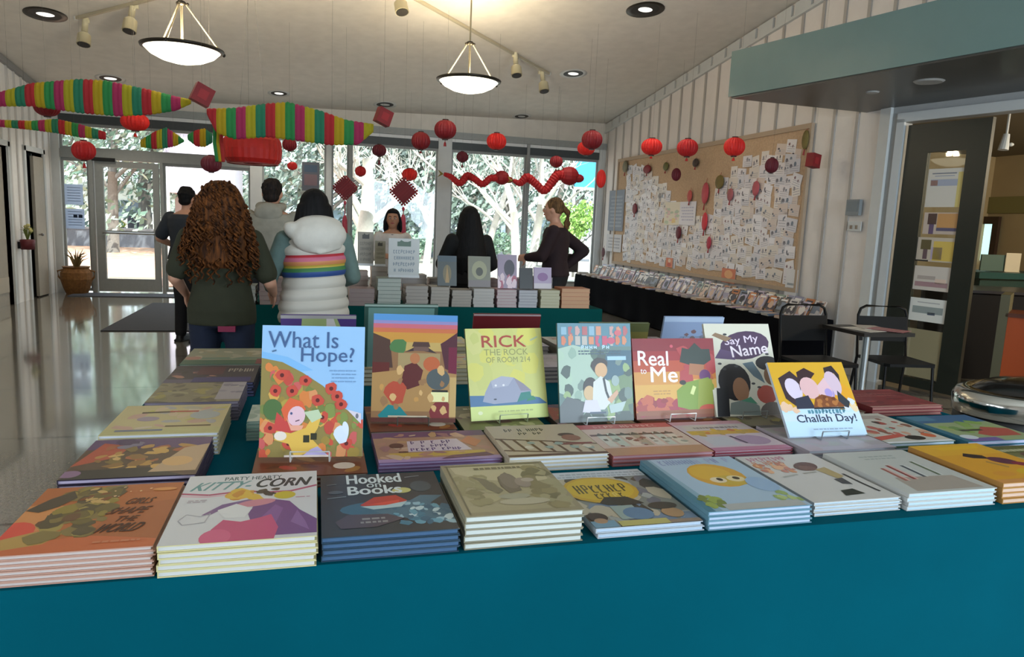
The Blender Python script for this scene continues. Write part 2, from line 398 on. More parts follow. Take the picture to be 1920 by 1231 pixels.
def dwbox(b, s0, s1, z0, z1, o0, o1):
    vs = []
    for z in (z0, z1):
        for s, o in ((s0, o0), (s1, o0), (s1, o1), (s0, o1)): vs.append(dw(s, z, o))
    b.add(vs, [(0, 1, 2, 3), (7, 6, 5, 4), (4, 5, 1, 0), (5, 6, 2, 1), (6, 7, 3, 2), (7, 4, 0, 3)])
b = MB(); dwbox(b, -.02, .15, 0, 2.83, 0, .14); dwbox(b, .15, 2.6, 2.67, 2.83, 0, .14); dwbox(b, 2.6, 9.9, 0, 2.83, 0, .14)
struct(b.build('wall_doorway', M_GW))
b = MB(); dwbox(b, .09, .17, 0, 2.70, -.03, .0); dwbox(b, .09, 2.7, 2.67, 2.76, -.03, 0)
struct(b.build('trim_32', mat('door_casing', 'b5b8b8', .5)))
# corner strip where the board wall ends
b = MB(); b.bb(XR-.03, XR+.02, 6.28, 6.42, 0, 2.84); struct(b.build('trim_33', M_WHITE))
# green glazed door leaf
d = thing('door_4', '', '', tuple(DP)); del d['label']; del d['category']; struct(d)
M_GD = mat('dark_green_door', '1d211b', .35, noise=.05)
b = MB()
for (s0, s1, z0, z1) in ((.19, .42, .03, 2.64), (.79, .99, .03, 2.64), (.42, .79, 2.36, 2.64), (.42, .79, .03, .12)):
    dwbox(b, s0, s1, z0, z1, .02, .07)
o = b.build('door_frame', M_GD, d); o.location = -DP
b = MB(); dwbox(b, .42, .79, .12, 2.36, .04, .048); o = b.build('glass_pane', M_GL, d); o.location = -DP
# posters on the glass of that door, seen from the hall
def dposter(pts, col, extra, lb, cat='poster', name='door_poster', off=.034):
    q = []
    for px, py in pts:
        p = onpl(px, py, DP+DN*off, DN); q.append(((p-DP).dot(DD), p.z))
    s0 = min(p[0] for p in q); s1 = max(p[0] for p in q); z0 = min(p[1] for p in q); z1 = max(p[1] for p in q)
    b = MB().setc(col); dwbox(b, s0, s1, z0, z1, off, off+.002); 
    for (u0, u1, v0, v1, c) in extra:
        b.setc(c); dwbox(b, s0+(s1-s0)*u0, s0+(s1-s0)*u1, z0+(z1-z0)*v0, z0+(z1-z0)*v1, off-.001, off)
    tag(b.build(name, art_mat()), lb, cat, 'posters on the green door')
dposter([(1742, 317), (1800, 388)], 'c5c0b6', [(.12, .8, .86, .89, '6f7480'), (.2, .75, .8, .82, '8890a0'), (.1, .85, .55, .72, '9aa0b0'), (.1, .3, .56, .7, 'c09080'), (.85, 1, 0, .9, 'c9b872')], 'pale text notice, topmost on the glass of the dark green door')
dposter([(1734, 398), (1793, 440)], 'b7a79a', [(.4, 1, .3, .95, 'b98a55'), (.4, 1, .15, .3, '55506a'), (.12, .38, .45, .95, '4a3530'), (.18, .32, 0, .5, '5a4a68')], 'orange and mauve poster with dark figure, second from top on the green door')
dposter([(1722, 444), (1785, 493)], 'b9ad9c', [(.45, 1, .05, .85, 'c9ad55'), (.4, .7, .1, .6, 'a79ab4'), (.1, .38, .5, .9, '5a5030'), (.18, .3, .1, .5, '5f4a50'), (0, .35, 0, .06, '15151a')], 'yellow and lilac poster with dark tree shape on the green door')
dposter([(1716, 497), (1778, 548)], 'c3bab0', [(.05, .95, .15, .35, '9c7c80'), (.1, .6, .45, .6, 'a59a92'), (.6, .9, .3, .5, 'd0b8a8')], 'pinkish landscape poster above the white notice on the green door')
dposter([(1708, 556), (1772, 608)], 'd2d2cc', [(.08, .9, .35, .65, '8b9492'), (.5, .7, .3, .42, '50586a'), (.2, .8, .8, .84, 'a0a0a0')], 'white notice with grey picture, lowest printed sheet on the green door')
dposter([(1694, 612), (1764, 716)], '8d8467', [(.15, .2, 0, 1, '9a9176')], 'plain kraft paper sheet covering the bottom glass of the green door')

# room beyond the doorway
M_BEIGE = mat('back_room_wall', 'a89878', .7, noise=.04, nscale=3)
b = MB(); b.bb(XE, XE+.1, YB, 9.5, 0, 3.0); struct(b.build('wall_back_room', M_BEIGE))
b = MB(); b.bb(XR+.12, XE, 9.4, 9.5, 0, 3.0); struct(b.build('wall_back_room_end', M_BEIGE))
b = MB(); b.prism([(XR+.12, 6.35), (XR+.15, 9.5), (XE+.1, 9.5), (XE+.1, YB), (8.3, YB)], 2.9, 3.0); struct(b.build('ceiling_back_room', mat('back_ceiling', '6d6350', .8)))
b = MB(); b.bb(XE-.03, XE, 3, 9.4, 2.0, 2.26); struct(b.build('trim_34', mat('olive_band', '7f7a4e', .7)))
# ------------------------------------------------------------------ printed covers as layered flat shapes
_txt = {}
def text_polys(s, bold=0.0):
    k = (s, bold)
    if k in _txt: return _txt[k]
    cu = bpy.data.curves.new('t', 'FONT'); cu.body = s; cu.size = 1; cu.resolution_u = 3; cu.offset = bold
    o = bpy.data.objects.new('t', cu); SC.collection.objects.link(o)
    dg = bpy.context.evaluated_depsgraph_get(); dg.update()
    me = bpy.data.meshes.new_from_object(o.evaluated_get(dg))
    vs = [(v.co.x, v.co.y) for v in me.vertices]; fs = [tuple(p.vertices) for p in me.polygons]
    bpy.data.objects.remove(o); bpy.data.curves.remove(cu); bpy.data.meshes.remove(me)
    _txt[k] = (vs, fs); return _txt[k]
def clip(poly, w=1.0, h=1.0):
    for ax, lim, sg in ((0, 0, 1), (0, w, -1), (1, 0, 1), (1, h, -1)):
        out = []
        for i in range(len(poly)):
            a, c = poly[i-1], poly[i]; ia = (a[ax]-lim)*sg >= 0; ic = (c[ax]-lim)*sg >= 0
            if ia != ic:
                t = (lim-a[ax])/(c[ax]-a[ax]); out.append((a[0]+(c[0]-a[0])*t, a[1]+(c[1]-a[1])*t))
            if ic: out.append(c)
        poly = out
        if len(poly) < 3: return []
    return poly
class Art:
    """drawing in 0..1 x 0..1, first shapes lowest"""
    def __init__(s, bgc): s.sh = [('p', [(0, 0), (1, 0), (1, 1), (0, 1)], bgc)]
    def P(s, pts, c): s.sh.append(('p', pts, c)); return s
    def R(s, x0, y0, x1, y1, c): return s.P([(x0, y0), (x1, y0), (x1, y1), (x0, y1)], c)
    def E(s, cx, cy, rx, ry, c, rot=0, n=18, wob=0, seed=1):
        r = random.Random(seed); pts = []
        for i in range(n):
            a = 2*math.pi*i/n; q = 1+wob*(r.random()-.5); x = rx*q*math.cos(a); y = ry*q*math.sin(a)
            pts.append((cx+x*math.cos(rot)-y*math.sin(rot), cy+x*math.sin(rot)+y*math.cos(rot)))
        return s.P(pts, c)
    def L(s, pts, w, c):
        for a, d in zip(pts, pts[1:]):
            dx, dy = d[0]-a[0], d[1]-a[1]; l = math.hypot(dx, dy) or 1; nx, ny = -dy/l*w/2, dx/l*w/2
            s.P([(a[0]+nx, a[1]+ny), (a[0]-nx, a[1]-ny), (d[0]-nx, d[1]-ny), (d[0]+nx, d[1]+ny)], c)
        return s
    def T(s, txt, x0, y0, x1, y1, c, bold=.02, rot=0, shear=0): s.sh.append(('t', txt, x0, y0, x1, y1, c, bold, rot, shear)); return s
    def blobs(s, n, x0, y0, x1, y1, cols, r0, r1, seed=1, asp=1, test=None):
        r = random.Random(seed)
        for i in range(n):
            x = x0+(x1-x0)*r.random(); y = y0+(y1-y0)*r.random()
            if test and not test(x, y): continue
            q = r0+(r1-r0)*r.random(); s.E(x, y, q, q*asp, r.choice(cols), r.random()*3, 9, .5, i+seed*97)
        return s
    def put(s, b, w, h, z=0, x0=None, y0=None, ox=None):
        """write the drawing into mesh builder b, flat in x/y at height z"""
        x0 = -w/2 if x0 is None else x0; y0 = -h/2 if y0 is None else y0; k = 0
        for sh in s.sh:
            k += 1; zz = z+k*.00001
            if sh[0] == 'p':
                q = clip(sh[1])
                if len(q) < 3: continue
                b.setc(sh[2]); ar = sum(q[i-1][0]*q[i][1]-q[i][0]*q[i-1][1] for i in range(len(q)))
                if ar < 0: q = q[::-1]
                b.poly([(x0+p[0]*w, y0+p[1]*h, zz) for p in q])
            else:
                _, t, a0, b0, a1, b1, c, bold, rot, shear = sh
                vs, fs = text_polys(t, 0)
                if not vs: continue
                mx0 = min(v[0] for v in vs); mx1 = max(v[0] for v in vs); my0 = min(v[1] for v in vs); my1 = max(v[1] for v in vs)
                b.setc(c); e = bold*.35*(b1-b0)*h
                for ex, ey in ((0, 0), (e, 0), (-e, 0), (0, e), (0, -e)):      # thicken the strokes
                    out = []; k += .2; zz = z+k*.00001
                    for v in vs:
                        u = (v[0]-mx0)/(mx1-mx0)-.5; q = (v[1]-my0)/(my1-my0)-.5; u += shear*q
                        dx = u*(a1-a0)*w+ex; dy = q*(b1-b0)*h+ey
                        out.append((x0+(a0+a1)/2*w+dx*math.cos(rot)-dy*math.sin(rot), y0+(b0+b1)/2*h+dx*math.sin(rot)+dy*math.cos(rot), zz))
                    b.add(out, fs)
        return b

def scrib(a, x0, y0, x1, y1, c, n=3, seed=1, th=.5):
    """unreadable small print: broken bars"""
    r = random.Random(seed); lh = (y1-y0)/n
    for k in range(n):
        x = x0+(x1-x0)*r.random()*.1; y = y0+k*lh
        while x < x1-.02:
            w = (.02+.05*r.random()); a.R(x, y, min(x1, x+w), y+lh*th, c); x += w+.012
    return a
def glyphs(a, x0, y0, x1, y1, cols, n, seed=1, th=.25):
    """lettering too blurred to read: upright and slanting strokes with loops"""
    r = random.Random(seed); cw = (x1-x0)/n
    for k in range(n):
        if r.random() < .1: continue
        x = x0+k*cw; c = r.choice(cols); w = cw*th; j = r.random()*.1*(y1-y0); m = (y0+y1)/2
        a.L([(x+w, y0+j), (x+w, y1-j)], w, c); q = r.randrange(4)
        if q == 0: a.L([(x+w, y1-j), (x+cw*.8, m), (x+w, y0+j)], w*.8, c)
        elif q == 1: a.L([(x+w, y1-j), (x+cw*.75, y1-j), (x+cw*.75, m), (x+w, m)], w*.9, c)
        elif q == 2: a.L([(x+cw*.75, y0+j), (x+cw*.75, y1-j)], w, c); a.L([(x+w, m), (x+cw*.75, m)], w*.8, c)
        else: a.L([(x+w, y0+j), (x+cw*.8, y0+j)], w*.9, c); a.L([(x+w, m), (x+cw*.7, y1-j)], w*.8, c)
    return a
A = {}
# --- front row
a = A['girls'] = Art('b06434')
a.P([(0, 0), (1, 0), (1, .12), (.5, .2), (0, .1)], 'c4663c').P([(.55, .2), (1, .1), (1, .7), (.6, .6)], 'a65e34')
a.E(.02, .35, .26, .3, 'd2583a').E(.1, .5, .22, .22, 'd08a50').E(.04, .3, .14, .15, 'd8503e').P([(0, .05), (.3, .12), (.4, .28), (.2, .3), (0, .2)], 'b5904e')
a.blobs(60, .2, .2, .56, .95, ['6e5f34', '8f7c38', '5a4d34', 'a28d4c', '837040', '6b4a30'], .04, .1, 3, .8)
a.P([(0, .62), (.1, .8), (.22, .92), (.28, .8), (.2, .66), (.1, .58)], '4c4030').blobs(14, .3, .7, .5, .95, ['c5a060', '7d4a28'], .02, .05, 5, .5)
a.T('GIRLS', .66, .64, .84, .74, '4a2416', .05, 0, .2).T('SHAPE', .58, .49, .84, .59, '4a2416', .05, 0, .2).T('THE', .66, .37, .80, .45, '4a2416', .05, 0, .2).T('WORLD', .58, .22, .86, .34, '3c1c10', .07, 0, .2)
a.E(.88, .88, .09, .03, 'cf8a48').blobs(8, .5, .78, .8, .95, ['e0b888'], .006, .012, 8)
scrib(a, .6, .08, .9, .13, 'c87c58', 1, 3)
a = A['kitty'] = Art('cfcdcb')
a.T('PARTY HEARTY', .28, .89, .72, .95, '2c4a48', .03)
a.T('KITTY-', .08, .74, .50, .87, '5f8f8c', .06, .0, .15).T('CORN', .54, .75, .94, .89, '1f2f30', .09, .0, .1)
a.L([(0, .70), (.2, .66), (.45, .70), (.62, .66), (.8, .66), (1, .74)], .025, 'b0506a').L([(0, .66), (.2, .63), (.4, .66)], .012, 'd99aa8')
a.blobs(9, .36, .58, .56, .70, ['d8a23c', 'c98a34', 'd8b040', 'e0a890'], .05, .08, 4, .7).blobs(7, .56, .62, .72, .72, ['3a3228', '4d4434'], .02, .05, 6, .6).E(.76, .60, .08, .06, 'c6b22c')
a.P([(.2, .36), (.32, .5), (.5, .56), (.6, .52), (.48, .5), (.34, .44), (.26, .36)], '7b5a86')
a.P([(.52, .34), (.55, .48), (.66, .55), (.8, .5), (.88, .36), (1, .22), (1, .04), (.6, .04)], '73487c').P([(.62, .3), (.7, .46), (.76, .4), (.72, .2)], '85588e').P([(.82, .2), (.86, .36), (.92, .2), (.95, .08)], '8a6294')
a.P([(.26, .0), (.3, .16), (.36, .28), (.48, .24), (.6, .28), (.68, .32), (.74, .14), (.72, 0)], 'c44d74').E(.34, .06, .1, .1, 'd05c80').E(.56, .5, .14, .05, 'c8808c', .2)
a.P([(.3, .42), (.42, .5), (.54, .42), (.5, .3), (.36, .3)], 'd6d4d0').L([(.06, .3), (.1, .38), (.2, .34), (.26, .38), (.24, .26), (.1, .24), (.06, .3)], .008, 'a8a5a8')
scrib(a, .06, .55, .22, .6, 'b0a0a4', 2, 7); scrib(a, .84, .55, .95, .57, 'c07f8c', 1, 8)
a = A['hooked'] = Art('262e34')
a.E(.5, .38, .36, .12, '2f5f74').P([(.3, .42), (.5, .34), (.68, .46), (.8, .56), (.98, .54), (.86, .42), (1, .3), (1, .1), (.7, .18), (.5, .26)], '41687a')
a.blobs(46, .55, .12, .98, .44, ['5f95a8', '8fb3bf', '2f5d74', 'b5c9cc', '3a7288'], .015, .05, 5, .7)
a.P([(.3, .44), (.42, .56), (.6, .58), (.68, .48), (.6, .40), (.4, .38)], 'b73224').P([(.34, .44), (.62, .5), (.6, .42)], 'd24632').P([(.3, .42), (.4, .36), (.62, .38), (.68, .47), (.5, .42)], 'a9c0c2')
a.E(.66, .66, .08, .05, 'c3bd72').E(.83, .72, .09, .1, '3c4b52')
a.T('Hooked', .22, .82, .68, .99, 'd0d8d6', .06, .0).T('on', .38, .74, .50, .81, 'c5cfcd', .05).T('Books', .22, .62, .66, .77, 'd0d8d6', .07)
a.L([(.72, .9), (.85, .92)], .01, '8a9496').L([(.05, .82), (.13, .83)], .015, '5a6668').L([(.05, .58), (.2, .6)], .015, '6a7a80').E(.12, .68, .06, .03, '47555c')
a.P([(.1, .2), (.2, .3), (.5, .28), (.62, .2), (.4, .1), (.14, .1)], '453c48'); scrib(a, .28, .16, .5, .26, '8a8a88', 2, 4)
a = A['squirrel'] = Art('8f8568')
a.R(.05, .06, .95, .95, '9c9272').P([(.08, .94), (.9, .94), (.92, .6), (.7, .55), (.3, .66), (.1, .8)], 'b3a987')
a.blobs(40, .72, .1, .95, .85, ['7d7350', '8a7f58', '6f6848', '98906c'], .03, .09, 2).blobs(26, .06, .2, .36, .75, ['8c8460', '77704e', 'a09672'], .03, .08, 9)
a.P([(.22, .72), (.34, .66), (.44, .42), (.38, .36), (.3, .45), (.27, .62)], '6c6450').P([(.44, .5), (.46, .68), (.56, .78), (.62, .66), (.6, .4), (.48, .36)], '665a4c').E(.55, .6, .08, .16, '74685c').E(.66, .55, .07, .1, '8a7c70').E(.72, .6, .06, .04, 'a4978a')
a.E(.56, .2, .22, .06, 'aaa288').E(.5, .3, .14, .05, '98947e')
scrib(a, .28, .86, .76, .92, '6b6248', 1, 3, .7)
a.L([(.05, .03), (.05, .97)], .012, '6b644c').L([(.03, .96), (.97, .96)], .01, '6b644c')
a = A['pirate'] = Art('7e8078')
a.blobs(60, 0, 0, 1, .9, ['3a362c', '8c8a80', '6a6a72', 'b0a690', '4a4034', '6f7f92', '9a9e9a'], .05, .12, 4).R(0, .86, 1, 1, 'bcc2c8')
scrib(a, .02, .88, .98, .98, '9aa2aa', 2, 9)
a.E(.38, .62, .37, .25, 'c09a2a').E(.38, .63, .33, .21, 'c8a82c'); glyphs(a, .12, .56, .66, .72, ['4c4218', '5c5020'], 7, 2); glyphs(a, .26, .46, .56, .55, ['5c5020', 'd8c060'], 5, 3)
a.P([(.24, .38), (.34, .48), (.56, .46), (.66, .34), (.5, .32), (.3, .34)], '2e2c22').R(.3, .1, .52, .32, '8fa09a').E(.5, .18, .14, .1, '5b7b98').R(.0, .0, .22, .1, '6f93a8').E(.1, .16, .09, .07, '3a2e28').E(.1, .1, .06, .04, 'a48468')
a.R(.24, .0, .7, .08, 'b3ab66').E(.82, .16, .1, .08, 'a0805c').E(.8, .28, .14, .06, '3f3a30').R(.7, 0, 1, .05, '8d7a68')
a = A['cheep'] = Art('9fb6c8')
a.R(0, 0, .07, 1, '3f7486').P([(.07, .0), (.14, .0), (.1, 1), (.07, 1)], '7f9fb0')
a.E(.56, .62, .27, .24, 'cc9a38').E(.52, .66, .2, .16, 'd3a83a').E(.62, .5, .18, .1, 'bfa23c').E(.5, .52, .08, .055, 'd8c8a8').E(.69, .53, .09, .06, 'd8c89a').E(.52, .53, .03, .03, '2a2418').E(.70, .54, .035, .03, '463a20')
glyphs(a, .14, .86, .92, .97, ['7f8fb4', '8a8fb8', '9aa0c0'], 12, 4)
a.blobs(10, .08, .06, .25, .24, ['a3b45a', '8fa04c', '6f7c3c'], .03, .05, 3).blobs(10, .8, .03, 1, .24, ['8fa462', 'a8b878'], .03, .05, 7).R(.2, 0, .95, .1, 'a7a9a6').E(.86, .4, .14, .14, '8fabc8')
a = A['what'] = Art('c2c0bc')
glyphs(a, .08, .86, .56, .96, ['b66a84', 'a85c7c'], 9, 5); glyphs(a, .06, .76, .46, .86, ['c88462', 'b87c6c'], 6, 6); a.blobs(20, .05, .6, .42, .78, ['c88a60', 'd8a884', 'b87c6c'], .02, .05, 3)
a.E(.62, .7, .16, .09, '5c4038', .3).E(.6, .66, .1, .06, '6f5046').P([(.66, .62), (.82, .66), (.84, .45), (.72, .4)], 'a99668').P([(.66, .4), (.78, .42), (.76, .28), (.66, .3)], '3f4146')
a.L([(.88, .5), (.88, .3), (.9, .12)], .03, '28292c').P([(.45, .08), (.7, .1), (.66, .2), (.5, .18)], '22281f').L([(.44, .55), (.62, .57)], .02, '98968c').L([(.15, .5), (.36, .54)], .02, 'a4a49c')
a = A['crayon'] = Art('b5b7b2')
scrib(a, .28, .78, .72, .9, '939c98', 2, 6, .4)
a.P([(.14, .04), (.9, .04), (.86, .32), (.2, .34)], '9f958a')
for k, (x, y, l, c) in enumerate([(.26, .26, .3, '9c5a50'), (.38, .28, .34, '8a3a38'), (.54, .32, .28, '4a5058'), (.74, .34, .34, '5c6a52')]):
    a.L([(x, y), (x+.02, y+l)], .035, c).L([(x+.035, y), (x+.055, y+l)], .02, 'd0a098' if k < 2 else 'c4c6c2')
a = A['amber'] = Art('cf9428')
a.R(0, .7, 1, 1, 'd4a02c').P([(.2, .92), (.9, .95), (.85, .86), (.3, .84)], 'd8aa20').R(0, 0, 1, .08, 'c88a48')
a.P([(.35, .66), (.45, .74), (.62, .66), (.6, .56), (.42, .6)], '2c1c1c').E(.7, .5, .15, .1, '5a2c3c', -.4).E(.82, .4, .1, .06, '7c2436', -.4).L([(.46, .5), (.56, .34)], .05, 'a07a40').E(.7, .2, .2, .1, 'c8a424').E(.3, .2, .14, .06, 'cc8c30')
# --- second row
a = A['amy'] = Art('a8806c')
a.R(0, .8, 1, 1, '6c4468').R(.1, .15, .9, .28, 'c3a04a').R(0, 0, 1, .1, 'a285b0').blobs(36, 0, .1, 1, .9, ['b08070', 'c29a80', '9a6c70', 'c8a890', 'b89068'], .04, .1, 8, .5)
a.P([(.26, .3), (.28, .66), (.72, .7), (.8, .3)], 'cdbcc4').P([(.74, .6), (.84, .78), (.93, .6), (.84, .4)], 'c07a58')
glyphs(a, .30, .55, .70, .66, ['5a4478'], 9, 7); glyphs(a, .38, .44, .62, .52, ['5a4478'], 6, 8); glyphs(a, .28, .32, .72, .41, ['5a4478', '6a4a88'], 10, 9); a.E(.18, .52, .06, .08, '5a3a34').L([(.18, .3), (.26, .3)], .03, '5a3a34').P([(.5, .04), (.95, .1), (.9, .2), (.6, .14)], '6b3f52')
a = A['elevator'] = Art('b5a48c')
glyphs(a, .16, .78, .6, .88, ['3a3630'], 9, 10); glyphs(a, .28, .66, .54, .74, ['4a4238'], 5, 11); a.R(0, .0, 1, .06, '5f3c2c')
a.L([(0, .56), (.5, .44), (1, .3)], .03, '5f4030').L([(0, .2), (.6, .08), (1, .02)], .03, '5f4030')
for k in range(7): a.L([(.05+k*.13, .54-k*.03), (.1+k*.13, .16-k*.015)], .03, '63432f')
a.E(.78, .62, .09, .06, '4f3428').E(.8, .52, .1, .1, '8c5844').R(.62, .3, .96, .36, '7a3a30').blobs(8, .1, .2, .9, .4, ['8f9c92', 'c8beac'], .03, .05, 5)
a = A['street'] = Art('c9b0a4')
a.R(0, .84, 1, 1, 'b8605f').R(.0, 0, 1, .22, 'b2886c').R(.02, .6, .9, .66, '64463f')
glyphs(a, .15, .87, .85, .95, ['d9a8a0', 'c98a84'], 12, 12)
for k in range(7): a.R(.08+k*.12, .26, .17+k*.12, .62+.06*(k % 2), ['c6c2b8', 'b9c0b4', 'd0c4b4', 'a89c88'][k % 4]); a.R(.1+k*.12, .44, .14+k*.12, .5, '6b6458'); a.P([(.07+k*.12, .6), (.18+k*.12, .6), (.125+k*.12, .7)], '5c5a54')
a.blobs(14, .05, .2, .95, .5, ['8a5a50', '9a9a90', 'b08478'], .02, .04, 2)
a = A['lilac'] = Art('c4b4bc')
a.R(0, .88, 1, 1, 'c79aa4').R(.1, .7, .95, .85, 'c4bab4').R(.05, .52, .98, .66, 'c9a24c').blobs(12, .1, .5, .9, .68, ['c87c4c', 'd0a83c', 'b89a54'], .03, .05, 6).R(0, .0, 1, .1, 'b77a94').E(.7, .3, .22, .16, 'a48ca4').L([(.5, .45), (.56, .2)], .04, '5a4a5c').R(.1, .15, .45, .45, 'b9b9c0')
scrib(a, .2, .73, .85, .83, '8b8086', 1, 4)
a = A['mauve'] = Art('aaa3a8')
a.R(0, 0, 1, .12, 'b0a8b4').blobs(22, 0, .1, 1, .9, ['b8b0b8', '9c9aa0', 'b0a0a8', 'a8a8a4'], .06, .14, 3).R(0, .9, 1, 1, '565a5c'); scrib(a, .3, .55, .8, .7, '8a8488', 2, 5)
a = A['kids'] = Art('c0bdb2')
a.R(.1, .8, .9, .92, 'a89c94').blobs(30, .05, .2, .95, .8, ['b8655a', '8a5a48', '3a3430', 'c89a80', '8fb0a4', 'c4c0b8', 'a85048'], .03, .08, 5).P([(0, .1), (.5, .2), (.5, .28), (0, .2)], 'c0584c').E(.84, .2, .09, .07, 'c4623c').E(.56, .14, .14, .07, '28241f').R(0, 0, 1, .05, 'd8dce0')
a = A['sea'] = Art('8f9c72')
a.R(0, .7, 1, 1, '3a5f84').R(0, .8, .4, 1, '4a7a94').P([(0, 0), (.12, 0), (.08, 1), (0, 1)], '2f6478').blobs(18, .2, .3, .9, .7, ['7f9c50', '94a060', '6d8a52'], .05, .1, 4).P([(.4, .25), (.7, .5), (.98, .4), (.9, .15), (.5, .15)], 'a85044').R(.08, .0, .5, .12, '6d5a94').E(.18, .16, .1, .08, 'c6ccd0').R(.3, .36, .6, .42, '3f3a30')
a = A['red'] = Art('7c2c30')
a.blobs(26, 0, 0, 1, 1, ['8c3434', '6a2428', '964040', '7a3038'], .06, .16, 4, .4).R(0, 0, 1, .06, 'b88a80'); scrib(a, .2, .6, .8, .8, '9a5450', 2, 3)
a = A['green'] = Art('6d6c44')
a.blobs(22, 0, 0, 1, 1, ['8a8a58', '4c4a30', 'a8a078', '5c4038'], .06, .14, 6, .6).R(0, .8, 1, 1, '5a5c34'); scrib(a, .1, .84, .9, .96, 'b5b390', 1, 6)
a = A['brown'] = Art('6f3a22')
a.blobs(26, 0, 0, 1, 1, ['8a4a28', '5c2a1c', '9c6a34', '7a4430', 'a83c30'], .06, .14, 2, .5).E(.8, .2, .1, .08, 'cfc0b0').E(.2, .7, .12, .1, 'a03028')
# --- left column
a = A['gold'] = Art('5a4636')
a.R(0, .72, 1, 1, '5c4468').P([(0, .3), (.1, .9), (.34, .8), (.3, .5)], 'b05038').blobs(40, .15, .2, .95, .8, ['b58a48', 'c79c54', '8f6a3a', 'd0a868', 'a5603c', '7f6a3a'], .04, .1, 4, .6).P([(.0, 0), (.9, 0), (.6, .22), (.1, .2)], '33302a').P([(.62, .1), (.98, .1), (1, .8), (.8, .7)], 'b89a78').E(.8, .35, .12, .12, 'cfa46c').blobs(7, .2, .74, .6, .95, ['7c7484', '4c3a58'], .04, .08, 9).E(.05, .12, .08, .08, '8a6a84')
a = A['cream'] = Art('c0b080')
a.R(0, 0, 1, .18, 'b8b07a').blobs(30, .05, .2, .95, .9, ['c8b8a0', 'b0a890', 'c8b090', 'a8a4a0', 'bcb060', 'c09a88'], .05, .12, 6, .5).L([(.2, .72), (.5, .74)], .05, '4c4030').L([(.45, .75), (.72, .74)], .05, 'b04c38').E(.8, .6, .14, .14, 'a4a8a4').R(.5, .22, .9, .26, '5c4a30').R(.1, .1, .5, .15, '6f7488').E(.3, .5, .1, .08, '9c8a94')
a = A['tan'] = Art('81785e')
a.blobs(40, 0, 0, .85, 1, ['8a8268', '6d6650', '968a50', '7a7450', '5f5848', '9a9270'], .05, .12, 3, .5).R(.72, .1, 1, 1, '9c9498').blobs(8, .74, .4, .98, .9, ['77707c', '8a848c', 'a8a098'], .03, .06, 5)
a = A['navy'] = Art('2c2834')
a.blobs(16, .05, .2, .5, .9, ['5c4450', '8a6058', '3c3440', 'a47464', '16141c'], .05, .1, 3, .5).R(.3, .05, .95, .3, '2c2c66').R(0, 0, .3, .2, '54506a').R(.3, .45, .6, .9, '4c2430'); glyphs(a, .64, .6, .95, .8, ['a8a090'], 5, 13)
a = A['sagey'] = Art('8a8a74')
a.R(0, 0, 1, .25, '3c5c48').R(0, .3, 1, .4, '5f7a68').blobs(16, .1, .4, .9, .95, ['a09a84', '8f8c78', 'b0a890', '948a6c'], .06, .12, 3, .5).R(.9, 0, 1, .3, '7a3038').E(.1, .36, .1, .1, 'a87868')
a = A['mint'] = Art('a4b0a0')
a.blobs(12, 0, 0, 1, 1, ['94a898', 'b8c0b0', '8fa090'], .08, .2, 3)
# --- standing covers
a = A['hope'] = Art('8fb8e0')
a.P([(0, .80), (.25, .76), (.5, .66), (.3, .64), (0, .74)], '78aede').P([(0, 0), (1, 0), (1, .26), (.8, .38), (.6, .54), (.4, .64), (.2, .72), (0, .75)], '8a7a44')
_t = lambda x, y: y < .74-.48*x
a.blobs(150, 0, 0, 1, .74, ['c4503c', 'a89444', '6f7c40', 'cf7c40', 'b8483c', '7c8a48', 'd08c5c', 'c25a58', '98803c', 'cfa050'], .025, .06, 12, 1, _t)
for x, y in ((.43, .58), (.2, .62), (.55, .43), (.68, .52), (.3, .5), (.14, .5), (.78, .4), (.6, .3), (.84, .1), (.1, .22), (.28, .1), (.74, .46)):
    a.E(x, y, .06, .045, 'bf4a3c', 0, 10, .3, int(x*99)).E(x, y, .02, .016, '5a1c1c')
a.E(.12, .36, .09, .08, '4c6a3c').P([(.13, .19), (.16, .34), (.3, .24), (.36, .2), (.26, .17)], 'bf4440').P([(.2, .36), (.28, .45), (.4, .42), (.44, .36), (.34, .3), (.24, .27)], 'd4603c')
a.E(.35, .31, .085, .075, 'dcb8c4', .3).P([(.25, .3), (.3, .24), (.42, .24), (.4, .2), (.3, .2)], 'e0a088')
a.P([(.14, .13), (.16, .2), (.3, .18), (.44, .22), (.5, .3), (.6, .34), (.56, .22), (.5, .14), (.6, .06), (.42, .02), (.34, 0), (.28, .1)], 'd8b050').P([(.42, .34), (.56, .36), (.6, .3), (.5, .26)], 'b8c8a8').E(.2, .16, .06, .035, 'e0d4c8').P([(.4, .0), (.5, .06), (.56, .08), (.68, 0)], 'b4a8d4').R(.24, 0, .68, .015, 'd8c8c0')
a.R(.42, .11, .48, .165, '30301f').R(.49, .13, .55, .18, '30301f').E(.79, .17, .075, .07, 'd0dcea', 0, 14, .2).E(.83, .22, .03, .05, 'd4deea', .3)
a.E(.3, .33, .012, .01, '40507c').L([(.34, .27), (.38, .28)], .008, '5c3c50').P([(.84, .36), (.98, .33), (.98, .25)], 'cfc8d4').E(.94, .31, .015, .02, '70707c')
a.T('What Is', .06, .83, .74, .955, '3f5c88', .01).T('Hope?', .38, .69, .90, .835, '3f5c88', .01)
a.L([(.1, .8), (.14, .81)], .012, '4c6c90'); scrib(a, .66, .57, .92, .68, '6f94bc', 4, 5, .35)
a = A['dusk'] = Art('8c6644')
a.R(0, .94, 1, 1, '4f88c0').R(0, .90, 1, .94, '8880b0').R(0, .87, 1, .91, 'bc6270').R(0, .83, 1, .87, 'c06a44').R(0, .74, 1, .83, 'bf8a3c').R(.1, .66, .9, .74, 'b99c5c')
